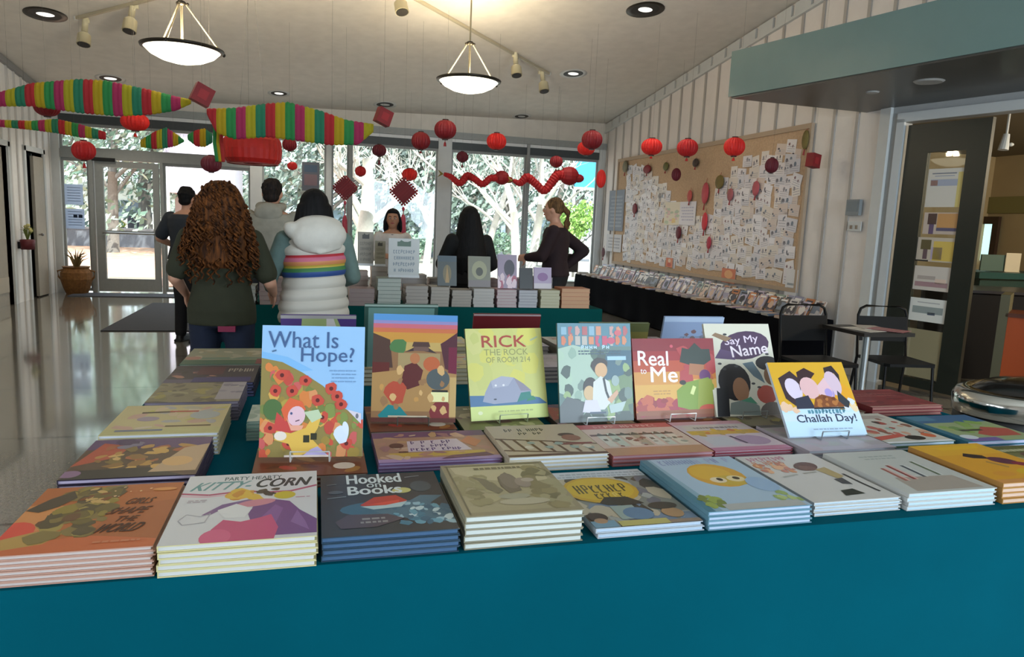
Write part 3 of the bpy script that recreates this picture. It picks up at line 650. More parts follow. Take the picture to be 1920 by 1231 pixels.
a.P([(0, .5), (0, .82), (.2, .76), (.24, .5)], '4c342c').P([(1, .45), (1, .84), (.86, .76), (.8, .73), (.86, .5)], '4f2430').R(.9, .4, 1, .7, '6d1c38').E(.3, .7, .1, .07, '4a7444', 0, 12, .3)
a.P([(.46, .70), (.48, .745), (.66, .745), (.68, .70)], '4a3430').P([(.38, .65), (.48, .69), (.66, .69), (.76, .64), (.6, .66), (.5, .66)], '3c2e30').R(.48, .66, .66, .7, '6a5048').R(.0, .36, .2, .55, '5c2420').R(.3, .45, .8, .64, 'a08a60')
a.P([(.0, .1), (1, .1), (1, .45), (.5, .5), (0, .45)], 'a8814f').P([(.34, .36), (.38, .52), (.5, .56), (.6, .48), (.56, .34), (.42, .3)], '5a2424').E(.5, .59, .06, .05, 'b07048').E(.7, .54, .1, .07, 'b8603a').E(.78, .40, .14, .1, '50585a').E(.28, .27, .13, .11, 'b04a34', 0, 14, .3).P([(.08, .06), (.2, .16), (.34, .14), (.44, .05), (.1, .04)], '1c7c80').E(.82, .1, .13, .1, '7c2c30', 0, 12, .3)
a.R(.7, .19, .91, .28, 'e6e2a8').R(.71, .28, .9, .3, '222222').R(.92, .05, 1, .42, 'c0a068').blobs(16, .1, .1, .9, .5, ['c09050', '96704c', 'd0a870', '7c5038'], .02, .05, 4)
a.R(0, .0, 1, .04, '5a2c24').R(.2, .045, .66, .06, 'c8b8a0')
a = A['rick'] = Art('c3c374')
a.blobs(16, .05, .35, .95, .95, ['c9c67c', 'bfc070', 'cdc764'], .06, .14, 3).R(0, 0, 1, .15, 'c4d07c').P([(0, .15), (1, .15), (.9, .22), (.7, .25), (0, .27)], '3f6a94').P([(.72, .18), (.76, .24), (.82, .24), (.86, .2)], '33805f')
a.P([(.16, .2), (.2, .3), (.28, .42), (.42, .47), (.58, .45), (.7, .38), (.8, .3), (.78, .22), (.6, .18), (.3, .17)], '9296ac').P([(.28, .42), (.42, .47), (.58, .45), (.5, .36), (.3, .34)], 'a4a6b8').P([(.6, .18), (.8, .22), (.78, .29), (.66, .28)], '2f7c74').P([(.58, .45), (.7, .38), (.8, .3), (.66, .3)], '8a8494')
a.E(.34, .37, .015, .012, 'd8d8dc').E(.44, .37, .015, .012, 'd8d8dc').E(.32, .22, .02, .008, '303848')
a.T('RICK', .20, .79, .78, .92, 'a03c2c', .05).T('THE ROCK', .22, .70, .80, .77, '8f9058', .02).T('OF ROOM 214', .24, .62, .82, .68, '8a8c5a', .02).L([(.84, .86), (.94, .9)], .02, 'a8b490'); scrib(a, .3, .08, .8, .11, 'a3ad68', 1, 2)
a.E(.12, .08, .03, .02, 'd8dcb0')
a = A['sink'] = Art('587470')
a.R(0, .76, 1, 1, '4f7c8c').P([(0, .3), (0, .74), (.2, .78), (.5, .72), (.6, .4), (.3, .2)], '9fb5a4').P([(.62, .3), (.6, .62), (.7, .72), (1, .72), (1, .45)], '355a6c').P([(.6, .05), (.6, .4), (1, .5), (1, 0)], '68805c').R(0, 0, 1, .1, '43504c')
a.blobs(36, 0, .05, 1, .7, ['86a090', 'a0b8a2', '4c6458', '6c8078', '3c4e48', '8aa26c'], .03, .09, 7)
a.P([(0, 0), (.3, 0), (.34, .2), (.1, .26), (0, .16)], '50575a')
glyphs(a, .03, .875, .97, .97, ['c4886c', 'c07a60', 'a85c60', 'b8908c', '7fa4b8'], 10, 14, .4); glyphs(a, .03, .775, .95, .87, ['c4704f', 'c8805c', 'b0a8a0', 'b84a64'], 10, 15, .4); a.E(.72, .82, .06, .035, 'b84a64').E(.82, .9, .05, .03, 'c05a64'); glyphs(a, .3, .735, .7, .77, ['a9c4d0'], 7, 16); scrib(a, .26, .68, .86, .735, '3a5060', 2, 4); a.R(.66, .62, .92, .66, '9cc0d8')
a.E(.55, .56, .115, .09, '2c2220', 0, 14, .2).E(.57, .52, .085, .075, 'c69c70').E(.42, .34, .1, .11, '241c1e').E(.40, .29, .075, .075, 'c4a478')
a.P([(.44, .2), (.46, .4), (.56, .46), (.68, .4), (.72, .22), (.6, .12), (.5, .12)], 'c9ccc8').L([(.6, .44), (.63, .3), (.67, .22)], .03, '22262c').P([(.3, .1), (.34, .22), (.5, .22), (.56, .08)], 'c8c4d0').P([(.64, .22), (.78, .32), (.8, .28), (.7, .18)], 'c49a7c').E(.76, .41, .055, .055, '8fa3a0').P([(.66, .16), (.9, .2), (.84, .1), (.68, .08)], 'a8bab8').R(.4, .08, .62, .1, '3c4c60')
a = A['real'] = Art('c0742c')
a.R(0, .82, 1, 1, '801420').R(0, .7, 1, .84, '961e22').R(0, .58, 1, .72, 'b04420').R(.0, .2, 1, .48, 'd0a04c').R(0, .42, .6, .58, 'c98c40').R(0, 0, 1, .08, '84442a').blobs(40, 0, .08, .62, .24, ['8c2a30', 'a03c34', 'b85a3c', '9a2c3c'], .03, .07, 5)
a.blobs(10, .6, .5, 1, .9, ['b05a34', 'a8383a'], .05, .1, 3)
a.P([(.56, .7), (.6, .88), (.68, .86), (.76, .94), (.84, .86), (.94, .86), (.95, .72), (.86, .66), (.68, .66)], '222f26').P([(.66, .54), (.68, .68), (.86, .66), (.84, .52)], 'a06844').E(.86, .52, .07, .08, '5c2460').P([(.5, .14), (.5, .34), (.62, .44), (.9, .5), (.96, .4), (.97, .12), (.7, .08)], '76902c').P([(.74, .1), (.78, .48), (.94, .48), (.97, .12)], '8a942e').E(.88, .1, .12, .06, 'b8442c').P([(.66, .3), (.7, .4), (.74, .38), (.7, .28)], 'cdd48c').E(.58, .44, .04, .03, '241a18')
a.T('Real', .06, .66, .42, .84, 'e8e0e4', .05, -.02).T('to', .08, .56, .15, .62, 'e4d8d8', .03).T('Me', .20, .45, .52, .64, 'ece4e6', .05, -.02); scrib(a, .2, .3, .42, .37, 'a87c48', 2, 2, .3); a.E(.47, .9, .02, .02, 'c44c5c').R(.02, .04, .94, .1, '8c5030')
a = A['name'] = Art('cfccbc')
a.E(.58, .76, .38, .155, '4a3450', .1).P([(.1, .62), (.2, .72), (.42, .68), (.4, .6)], '5a4668').T('Say My', .28, .76, .80, .86, 'd8c8d8', .04, .1).T('Name', .36, .65, .92, .77, 'e0d4dc', .06, .1)
a.P([(.1, .87), (.16, .9), (.4, .84), (.3, .8)], '8a7058').E(.34, .36, .24, .2, '1d1a1e').E(.42, .28, .12, .13, '946c50').P([(.2, .02), (.24, .14), (.5, .18), (.66, .1), (.66, 0)], '7a8480').P([(.4, .16), (.55, .2), (.64, .12)], '4c8a70').P([(.02, 0), (.06, .3), (.24, .3), (.2, 0)], '16161a')
a.P([(.5, .56), (.66, .58), (.76, .44), (.8, .34), (.64, .42)], '5c707c').E(.88, .56, .18, .08, '1c181a').E(.9, .42, .1, .1, '7c5a40').E(.8, .22, .15, .1, 'a84c40').E(.86, .02, .2, .12, '6a625c')
for x, y in ((.22, .5), (.4, .53), (.16, .56), (.62, .34), (.7, .3), (.9, .66), (.3, .88)): a.E(x, y, .03, .012, '3c3c40')
a = A['challah'] = Art('d0a022')
a.R(0, 0, 1, .36, 'b9d4ea').R(0, .2, 1, .3, 'c4d4ea').R(0, .36, 1, .38, 'd8c8b0').P([(.7, .5), (.9, .7), (1, .6), (.96, .4)], 'd89a1c').blobs(8, .74, .34, .98, .46, ['cfd4dc', 'e0c8a0', 'b0883c'], .03, .05, 4).blobs(7, 0, .34, .2, .42, ['dcb89c'], .03, .05, 4)
a.P([(.1, .5), (.08, .78), (.26, .88), (.34, .78), (.3, .46), (.2, .4)], '33202a').E(.24, .63, .1, .15, 'd2c4d8', .2).P([(.32, .6), (.34, .86), (.46, .92), (.58, .84), (.5, .76), (.36, .7)], '33181e').E(.45, .64, .12, .15, 'd8aeb0', .1).P([(.7, .7), (.72, .92), (.84, .95), (.9, .82), (.88, .7), (.84, .84), (.74, .84)], '261a22').E(.78, .7, .1, .17, 'ccb4c4', .1).E(.68, .56, .075, .085, 'a090c8').P([(.56, .4), (.55, .66), (.68, .78), (.74, .6), (.7, .4)], 'd8b4bc')
a.E(.68, .57, .05, .06, 'a493cc').P([(.2, .36), (.22, .5), (.4, .54), (.44, .36)], '27293e').P([(.76, .4), (.8, .6), (.92, .44), (.88, .36)], '2c3038').P([(.42, .37), (.48, .5), (.58, .55), (.74, .5), (.84, .38)], '7c4420').blobs(9, .48, .4, .78, .5, ['94562a', '6a3414', 'a86a34'], .02, .035, 6).R(.42, .35, .82, .375, '20242c')
glyphs(a, .32, .29, .82, .345, ['3f7486', '4c8496'], 11, 17, .35); a.T('Challah Day!', .16, .15, .93, .28, '27344c', .035, 0); scrib(a, .28, .08, .86, .11, '94a8c0', 1, 6, .5)
# --- backs
a = A['bk_purple'] = Art('4a3470'); a.P([(.22, 0), (.28, 1), (.72, 1), (.86, .6), (.7, 0)], '93a06c').P([(.6, 1), (.68, 1), (.78, .6), (.6, .3)], 'c2bab8').R(0, .94, 1, 1, '9c9898')
a = A['bk_frame'] = Art('2c4a42'); a.R(.05, 0, .95, .95, '5f7f78').R(0, .97, 1, 1, '8a9c94')
a = A['bk_red'] = Art('5c0f14'); a.R(0, .97, 1, 1, 'a08a8c')
a = A['bk_pale'] = Art('5c6038'); a.P([(0, 0), (.15, 1), (0, 1)], '3a1c30').R(.3, .2, 1, .8, '7c7238')
a = A['bk_blue'] = Art('8a9ab8'); a.blobs(9, .4, .4, .9, .7, ['6f6a78', '7c7c8c', '7a6060'], .03, .06, 3).R(0, .9, 1, 1, 'a8b8d0')

# ------------------------------------------------------------------ books
M_ART = art_mat()
def page_mat(name, c):
    if name in MATS: return MATS[name]
    m = mat(name, c, .8); nt = m.node_tree; b = nt.nodes['Principled BSDF']
    w = nt.nodes.new('ShaderNodeTexWave'); w.bands_direction = 'Z'; w.inputs['Scale'].default_value = 350; w.inputs['Distortion'].default_value = 1.5
    tc = nt.nodes.new('ShaderNodeTexCoord'); nt.links.new(tc.outputs['Object'], w.inputs['Vector'])
    r = nt.nodes.new('ShaderNodeValToRGB'); cc = lin(c); r.color_ramp.elements[0].color = (*[v*.72 for v in cc], 1); r.color_ramp.elements[1].color = (*cc, 1)
    nt.links.new(w.outputs['Fac'], r.inputs['Fac']); nt.links.new(r.outputs['Color'], b.inputs['Base Color']); return m
def cover_mesh(w, h, t, board, art=None, th=.0022, spine=None, back=None):
    b = MB().setc(board)
    b.box((0, 0, th/2), (w, h, th)); b.box((0, 0, t-th/2), (w, h, th)); b.setc(spine or board); b.box((-w/2+th/2, 0, t/2), (th, h, t-2*th))
    if art: art.put(b, w, h, t+.0001)
    return b.mesh('cover', M_ART)
def pages_mesh(w, h, t, pcol, th=.0022, inset=.004):
    b = MB(); b.bb(-w/2+th, w/2-inset, -h/2+inset*.6, h/2-inset*.6, th, t-th); return b.mesh('page_block', page_mat('pages_'+pcol, pcol))
def mk_book(cm, pm, label, loc, rot=(0, 0, 0), group=None, name='picture_book', cat='book'):
    r = thing(name, label, cat, loc, rot, group)
    for nm, me in (('cover', cm), ('page_block', pm)):
        o = bpy.data.objects.new(nm, me); SC.collection.objects.link(o); o.parent = r
    return r
ORD = ['', 'top copy', 'second from the top', 'third from the top', 'fourth from the top', 'fifth from the top', 'sixth from the top', 'seventh from the top', 'eighth from the top']
def stack(art, x0, x1, y0, y1, n, ztop, board, page, desc, base=TOP, rot=0, jit=.003, th=.0022, name='picture_book', back_ok=None, cat='book'):
    """n books between base and ztop; desc names the stack"""
    t = (ztop-base)/n; w = x1-x0; h = y1-y0; rr = random.Random(int(abs(x0*1000+y0*777)))
    pm = pages_mesh(w, h, t-.0004, page, th); cm = cover_mesh(w, h, t-.0004, board, None, th); ct = cover_mesh(w, h, t-.0004, board, A[art] if art else None, th)
    for k in range(n):
        top = k == n-1; jx = 0 if top else rr.uniform(-jit, jit); jy = 0 if top else rr.uniform(-jit, jit*.4)
        mk_book(ct if top else cm, pm, '%s, %s' % (desc, ORD[n-k] if n-k < len(ORD) else 'low copy') if n > 1 else desc, ((x0+x1)/2+jx, (y0+y1)/2+jy, base+k*t), (0, 0, rot+(0 if top else rr.uniform(-.008, .008))), desc.split(' at ')[0].split(',')[0] + ' stack', name, cat)

# tables under the books ---------------------------------------------------
def cloth_mat(name, c, rough=.75):
    m = mat(name, c, rough, noise=.06, nscale=3, bump=.05); m.node_tree.nodes['Principled BSDF'].inputs['Specular IOR Level'].default_value = .04; return m
def draped_table(x0, x1, y0, y1, z, cloth, lbl_t, lbl_c, outline=None, fold=.012):
    t = thing('folding_table', lbl_t, 'table', ((x0+x1)/2, (y0+y1)/2, 0)); w, d = x1-x0-.04, y1-y0-.04
    b = MB(); b.bb(-w/2, w/2, -d/2, d/2, z-.035, z-.006); b.build('tabletop', mat('table_laminate', 'b0aa9c', .5), t)
    for sx in (-1, 1):
        for sy in (-1, 1):
            b = MB(); b.tube([(sx*(w/2-.12), sy*(d/2-.1), 0), (sx*(w/2-.12), sy*(d/2-.1), z-.035)], .014); b.build('leg', mat('grey_steel', '6c6c6c', .4, .8), t)
    # cloth: flat top and hanging skirt with soft folds
    b = MB(); per = []; n = 44
    def edge(ax, ay, bx, by):
        L = math.hypot(bx-ax, by-ay); k = max(6, int(L*n))
        for i in range(k): f = i/k; per.append((ax+(bx-ax)*f, ay+(by-ay)*f, (by-ay)/L, -(bx-ax)/L))
    O = outline or [(x0, y0), (x1, y0), (x1, y1), (x0, y1)]
    for i in range(len(O)): edge(*O[i], *O[(i+1) % len(O)])
    rr = random.Random(3); K = len(per); lv = [z-.0005, z-.006, z-.03, z-.1, z-.25, z-.45, .12, .02]
    vs = []; s = 0
    for li, zz in enumerate(lv):
        for i, (x, y, nx, ny) in enumerate(per):
            amp = fold*max(0, (li-1))/6; wv = math.sin(i*.22)+.6*math.sin(i*.09+1)
            o = (0 if li == 0 else .004)+amp*(wv+1.2); vs.append((x+nx*o, y+ny*o, zz))
    b.add(vs, [(l*K+(i+1) % K, l*K+i, (l+1)*K+i, (l+1)*K+(i+1) % K) for l in range(len(lv)-1) for i in range(K)])
    b.poly([v for v in vs[:K]])
    o = b.build('tablecloth', cloth, None, True); tag(o, lbl_c, 'tablecloth'); return t
M_TEAL = cloth_mat('teal_cloth', '004c5b', .85); M_TEAL2 = cloth_mat('dark_teal_cloth', '06403f', .8); M_BLK = cloth_mat('black_cloth', '0c0c0f', .85)
draped_table(-.585, 1.77, 1.375, 3.75, TOP, M_TEAL, 'wide front display table hidden under the teal cloth of picture books', 'bright teal tablecloth hanging over the front of the picture book table', [(-.585, 1.375), (2.47, 1.375), (2.47, 2.545), (1.77, 2.545), (1.77, 3.75), (-.585, 3.75)])
t = thing('side_table', 'smaller table under the right end of the teal cloth', 'table', (2.12, 1.96, 0))
b = MB(); b.bb(-.33, .33, -.56, .56, TOP-.035, TOP-.006); b.build('tabletop', mat('table_laminate'), t)
for sx in (-1, 1):
    for sy in (-1, 1):
        b = MB(); b.tube([(sx*.26, sy*.48, 0), (sx*.26, sy*.48, TOP-.035)], .014); b.build('leg', mat('grey_steel'), t)
draped_table(-.75, 2.36, 5.66, 6.5, TOP, M_TEAL2, 'middle table hidden under the dark teal cloth, holding chapter book stacks', 'dark green teal cloth covering the middle table behind the front books')
draped_table(4.98, 5.62, 6.75, 13.4, .575, M_BLK, 'long table under the black cloth below the pinboard wall', 'black tablecloth over the long table running under the pinboard')

# front row
stack('girls', -.57, -.292, 1.385, 1.72, 6, .860, 'b89080', 'd0c4c0', 'orange girls shape the world book at the left front corner')
stack('kitty', -.283, .003, 1.372, 1.745, 5, .8635, 'c8c090', 'd4d4d4', 'white kitty-corn book with purple and pink cover')
stack('hooked', .012, .29, 1.385, 1.735, 4, .851, '264054', '44658a', 'dark navy hooked on books book with small red boat')
stack('squirrel', .303, .568, 1.39, 1.712, 5, .8725, '8a8570', 'd6dcd8', 'olive and cream woodland animal book')
stack('pirate', .60, .865, 1.395, 1.75, 2, .8225, 'a8b0b8', 'b9cce0', 'pirate book with yellow oval title')
stack('cheep', .875, 1.155, 1.39, 1.755, 4, .845, '5a8496', 'bac8de', 'light blue book with round yellow face')
stack('what', 1.185, 1.445, 1.42, 1.77, 4, .8355, 'b8b8b4', 'bfd4e8', 'pale grey book with pink title and brown haired figure')
stack('crayon', 1.46, 1.745, 1.41, 1.735, 4, .846, 'b8bab8', 'bcd4e4', 'grey book with four slanting coloured pencils')
stack('amber', 1.765, 2.03, 1.41, 1.73, 4, .857, 'a87838', 'd8b8a4', 'amber yellow book with small dark figure')
stack('green', 2.045, 2.32, 1.42, 1.75, 3, .835, '5a5c34', 'c8c8b8', 'olive green book beyond the amber yellow books')
# second row
stack('brown', -.155, .13, 1.80, 2.12, 3, .832, '5c2c1c', 'b8b0a0', 'brown red book lying under the what is hope book')
stack('amy', .165, .51, 1.88, 2.155, 3, .8285, '7c5a80', 'b8a8d0', 'tan and violet book with lilac title panel')
stack('elevator', .518, .815, 1.835, 2.14, 4, .843, 'c0b49c', 'd2d8e0', 'beige book with brown ladder drawing')
stack('street', .828, 1.155, 1.835, 2.15, 3, .8335, 'a8605f', 'c09aa4', 'pinkish book with row of houses')
stack('lilac', 1.175, 1.45, 1.86, 2.175, 3, .825, 'a04c5c', 'c8b8c4', 'lilac and yellow book right of the houses book')
stack('mauve', 1.465, 1.79, 1.80, 2.08, 3, .832, 'a8a0a8', 'c0c4cc', 'mauve grey book lying under the challah day book')
stack('kids', 1.81, 2.08, 1.85, 2.2, 2, .826, '4c6a50', 'c8d8e8', 'white book with red and brown children figures')
stack('sea', 2.10, 2.42, 1.82, 2.13, 2, .83, '2f6478', 'b8b8d0', 'blue and green book with red patch near the right edge')
# third row, under and behind the standing books
stack('mint', -.20, -.12+.05, 2.22, 2.42, 6, .86, '8aa89c', 'b8ccc0', 'small mint book half hidden left of the what is hope book', name='small_book')
stack('brown', .165, .44, 2.19, 2.5, 2, .823, '4c2c20', 'a89c90', 'dark brown book lying under the sunset village book')
stack('green', .46, .74, 2.17, 2.47, 2, .823, '4c5a3c', 'a8a48c', 'olive book lying under the rick book')
stack('gold', .79, 1.07, 2.17, 2.47, 2, .821, '3c3028', 'a09888', 'dark gold book lying under the grey blue sink book')
stack('brown', 1.09, 1.40, 2.19, 2.47, 2, .821, '5c3a24', 'a89880', 'brown book lying under the real to me book')
stack('tan', 1.42, 1.72, 2.10, 2.42, 2, .823, '4a4434', '9c9484', 'grey brown book lying under the say my name book')
stack('gold', 1.75, 2.06, 2.24, 2.5, 2, .822, '5c4030', 'a89c88', 'brown gold book behind the challah day book')
stack('red', 2.09, 2.43, 2.24, 2.52, 3, .838, '702428', '9c6a60', 'dark red book at the far right of the table')
# fourth and fifth rows, mostly hidden
for k, (x, art, c, p, ds) in enumerate([(.13, 'squirrel', '6c644c', 'a8a490', 'greyish green'), (.47, 'cream', 'a89c7c', 'c8c0a8', 'cream coloured'), (.86, 'mauve', '6a6468', 'a49c98', 'grey mauve'), (1.2, 'kids', '7c7468', 'b0a89c', 'pale mixed'), (1.6, 'tan', '54503c', '9c9484', 'brown olive')]):
    stack(art, x-.02, x+.27, 2.92, 3.25, 4, .87, c, p, '%s book in the far row behind the standing books' % ds)
    stack(art, x-.02, x+.27, 3.36, 3.66, 4, .885, c, p, '%s book at the far edge of the front table' % ds)
# left column
stack('gold', -.568, -.275, 1.77, 2.075, 5, .86, '2c2438', 'c0b4d0', 'dark gold and purple book, nearest in the left column')
stack('cream', -.57, -.265, 2.10, 2.42, 6, .865, 'b8b090', 'cfd4e0', 'cream yellow book in the left column')
stack('tan', -.53, -.245, 2.455, 2.74, 6, .865, '6c6474', '9c94a4', 'tan and grey book in the left column')
stack('navy', -.54, -.225, 2.78, 3.1, 5, .855, '1c1c30', '4c4c6c', 'dark navy book in the left column')
stack('sagey', -.54, -.215, 3.13, 3.5, 5, .855, '3c5848', '8c9080', 'sage and cream book at the far end of the left column')

# easels and standing books ------------------------------------------------
def easel(x, y, z, rz, lean, w, col, lb, wide=.10):
    t = thing('book_easel', lb, 'book easel', (x, y, z), (0, 0, rz), 'wire easels of the standing books'); r = .0022
    m = mat('easel_'+col, col, .35, .3)
    b = MB(); yb = .0
    b.tube([(-wide/2, -.028, .022), (-wide/2, -.030, .030), (wide/2, -.030, .030), (wide/2, -.028, .022)], r)
    b.build('front_lip', m, t)
    for sx in (-1, 1):
        b = MB(); s = math.sin(lean); c = math.cos(lean)
        b.tube([(sx*wide/2, -.030, .029), (sx*wide/2, -.026, .0025), (sx*wide/2, .014, .0025), (sx*wide/2, .016+.16*s, .0+.16*c)], r); b.build('side_wire', m, t)
    b = MB(); b.tube([(-wide/2, .016+.16*s, .16*c), (wide/2, .016+.16*s, .16*c)], r); b.tube([(0, .016+.16*s, .16*c), (0, .016+.16*s+.07, .003)], r); b.build('back_leg', m, t)
def stand(art, blx, bly, brx, bry, z0, w, L, lean, board, page, lb, t=.011, col='8a8c88', wide=.1, ez=True, name='picture_book'):
    a = on(blx, bly, 2, z0); c = on(brx, bry, 2, z0); mid = (a+c)/2; ang = math.atan2(c.y-a.y, c.x-a.x)*.6
    cm = cover_mesh(w, L, t, board, A[art]); pm = pages_mesh(w, L, t, page)
    r = mk_book(cm, pm, lb, (0, 0, 0), (0, 0, 0), None, name)
    Rz = Matrix.Rotation(ang, 4, 'Z'); Rx = Matrix.Rotation(math.pi/2-lean, 4, 'X')
    M = Matrix.Translation((mid.x, mid.y+.004, z0+.006)) @ Rz @ Rx @ Matrix.Translation((0, L/2, -t))
    r.matrix_world = M
    if ez: easel(mid.x, mid.y+.004, z0, ang, lean, w, col, 'wire easel holding up the ' + lb.split(' standing')[0], wide)
    return r
R = math.radians
stand('hope', 487, 860, 678, 862, .838, .268, .350, R(12), '9ab8d8', 'c8c0b8', 'what is hope book standing, blue sky over poppies', col='caccca', ez=True)
stand('dusk', 695, 792, 855, 798, .8235, .274, .352, R(12), '4c2c28', 'a09080', 'sunset village book standing with small yellow label', col='5c5850')
stand('rick', 885, 795, 1028, 783, .8235, .280, .313, R(20), 'a8b070', 'c0c090', 'yellow rick book standing with grey rock', col='8c9478')
stand('sink', 1050, 797, 1190, 791, .8215, .272, .338, R(14), '3c5458', '8c9490', 'grey blue sink book standing with two children', col='d8dadc')
stand('real', 1192, 791, 1352, 783, .8215, .33, .285, R(17), '8c2c2c', 'b09480', 'red and yellow real to me book standing', col='dcdcd8')
stand('name', 1342, 785, 1472, 780, .8235, .28, .348, R(24), 'b8b4a4', 'c8c4b4', 'say my name book standing with purple speech bubble', col='8a8c88')
stand('challah', 1480, 823, 1630, 818, .8325, .298, .268, R(37), 'b9c8d8', 'd0d4d8', 'yellow and pale blue challah day book standing', col='7c8288')
# books seen from behind, turned to the other side of the table
def standback(art, lx, rx, py, Y, w, board, page, lb):
    p = on(lx, py, 1, Y); q = on(rx, py, 1, Y); ztop = (p.z+q.z)/2; lean = R(12); L = (ztop-.872)/math.cos(lean); t = .013
    xm = (p.x+q.x)/2
    cm = cover_mesh(w, L, t, board, A[art]); pm = pages_mesh(w, L, t, page)
    r = mk_book(cm, pm, lb, (0, 0, 0)); b0 = Y+L*math.sin(lean)
    r.matrix_world = Matrix.Translation((xm, b0, .876)) @ Matrix.Rotation(math.pi/2+lean, 4, 'X') @ Matrix.Translation((0, L/2, -t))
    easel2 = thing('book_easel', 'wire easel hidden behind the ' + lb.split(' seen')[0], 'book easel', (xm, b0+.004, .87)); m = mat('easel_8a8c88', '8a8c88', .35, .3)
    b = MB(); b.tube([(-.05, .035, .03), (-.05, .035, .0025), (-.05, -.014, .0025), (-.05, -.02-.14*math.sin(lean), .14), (.05, -.02-.14*math.sin(lean), .14), (.05, -.014, .0025), (.05, .035, .0025), (.05, .035, .03)], .002)
    b.build('wire_frame', m, easel2)
standback('bk_purple', 522, 672, 593, 2.86, .285, '4a3470', 'a8a0b0', 'purple and green book seen from behind above the what is hope book')
standback('bk_frame', 682, 824, 573, 2.88, .295, '2c4a42', 'a8b8b0', 'grey green book seen from behind above the sunset village book')
standback('bk_red', 885, 1018, 591, 2.86, .29, '5c0f14', 'a89a98', 'dark red book seen from behind above the yellow rick book')
standback('bk_pale', 1080, 1225, 607, 2.86, .33, '5c6038', 'd0d8dc', 'olive book with pale page edge seen from behind above the sink book')
standback('bk_blue', 1238, 1367, 596, 2.88, .30, '8a9ab8', 'c0cce0', 'pale blue book seen from behind above the real to me book')
# ------------------------------------------------------------------ ceiling lights
M_RIM = mat('bronze_rim', '2a251d', .4, .5); M_ROD = mat('satin_rod', 'a59a80', .35, .6)
M_BOWL = mat('lit_bowl_glass', 'fff6dc', .5, emit=2.4)
def pendant(px, py, rpx, pyc, r, label):
    """px,py = centre of the rim; pyc = ceiling point in the same column"""
    dep = F*r/rpx; c = at_depth(px, py, dep); zc = ceil_z(c.x, c.y)
    t = thing('pendant_light', label, 'pendant lamp', tuple(c), group='bowl pendants on the ceiling')
    b = MB(); b.lathe([(0, -.135), (.09*r/.35, -.13), (.19*r/.35, -.105), (.28*r/.35, -.06), (r*.97, 0), (r*.93, 0), (.27*r/.35, -.045), (.18*r/.35, -.09), (0, -.12)], n=40)
    b.build('glass_bowl', M_BOWL, t, True)
    b = MB(); b.lathe([(r*.95, -.012), (r*1.03, -.008), (r*1.05, .012), (r*1.0, .02), (r*.95, .012), (r*.95, -.012)], n=40)
    for k in range(3):
        a = 2.1*k+.3; b.ell((r*1.05*math.cos(a), r*1.05*math.sin(a), .0), (.016, .016, .02), 8, 6)
    b.build('rim', M_RIM, t, True)
    hub = .42
    for k in range(3):
        a = 2.1*k+.3; b = MB(); b.tube([(r*.98*math.cos(a), r*.98*math.sin(a), .015), (.035*math.cos(a), .035*math.sin(a), hub)], .008, 6); b.build('rod', M_ROD, t)
    b = MB(); b.lathe([(0, hub-.03), (.03, hub-.02), (.05, hub), (.03, hub+.02), (0, hub+.03)], n=16)
    for k in range(3):
        a = 2.1*k+.3; b.ell((.055*math.cos(a), .055*math.sin(a), hub), (.014, .014, .014), 8, 6)
    b.build('hub', M_RIM, t, True)
    top = zc-c.z
    b = MB(); b.tube([(0, 0, hub), (0, 0, top)], .010, 8); b.tube([(0, 0, 0.02), (0, 0, hub)], .012, 8); b.lathe([(0, top-.03), (.06, top-.02), (.065, top+.03), (0, top+.03)], n=16); b.build('stem', M_ROD, t)
    l = bpy.data.lights.new('pendant_bulb', 'POINT'); l.energy = 60; l.color = (1, .86, .62); l.shadow_soft_size = .1
    o = bpy.data.objects.new('pendant_bulb', l); SC.collection.objects.link(o); o.location = (0, 0, .07); o.parent = t
    return c
pendant(342, 92, 70, 0, .36, 'larger glowing bowl pendant with dark rim above the striped banner')
pendant(879, 152, 58, 48, .36, 'smaller glowing bowl pendant hanging right of the middle of the ceiling')

M_TRIM = mat('light_trim', 'c2c2be', .4); M_CAN = mat('dark_can', '1c1a18', .6); M_LAMP = mat('lamp_face', 'e6e4dc', .5, emit=1.0)
nrm = Vector((.03, -.125, -1)).normalized()
Rc = nrm.to_track_quat('-Z', 'Y').to_matrix()
def recessed(px, py, rpx, lit, label):
    p = on_ceiling(px, py); r = rpx*dep_of(p)/F
    t = thing('recessed_light', label, 'ceiling light', tuple(p), Rc.to_euler(), 'recessed ceiling lights')
    b = MB(); b.lathe([(r*.72, -.002), (r, -.006), (r, -.001), (r*.72, .0)], n=28); b.build('trim_ring', M_TRIM if rpx < 36 else M_RIM, t, True)
    b = MB(); b.lathe([(0, -.0005), (r*.74, -.0015)], n=28); b.build('dark_baffle', M_CAN, t)
    if lit:
        l = bpy.data.lights.new('downlight', 'SPOT'); l.energy = 60; l.color = (1, .9, .76); l.spot_size = R(115); l.spot_blend = .8; l.shadow_soft_size = .05
        o = bpy.data.objects.new('downlight', l); SC.collection.objects.link(o); o.location = tuple(p+Vector((0, 0, -.03)))
    b = MB(); b.lathe([(0, -.012), (r*.3, -.008), (r*.36, -.002)], n=20, sx=1.15, sy=.8); b.build('lamp', M_LAMP if lit else M_TRIM, t, True)
for a in [(85, 27, 36, 1, 'recessed light at the far left front of the ceiling'), (1210, 18, 36, 1, 'large recessed light with dark ring near the top right of the ceiling'),
          (1075, 138, 26, 1, 'recessed light just right of the ceiling track lamps'), (207, 147, 26, 1, 'recessed light peeking over the left striped banner'),
          (523, 175, 20, 1, 'recessed light above the middle of the right striped banner'), (722, 196, 22, 0, 'recessed light above the red card at the banner end'),
          (978, 218, 18, 0, 'small recessed light close to the window wall above the red lanterns')]:
    recessed(*a)

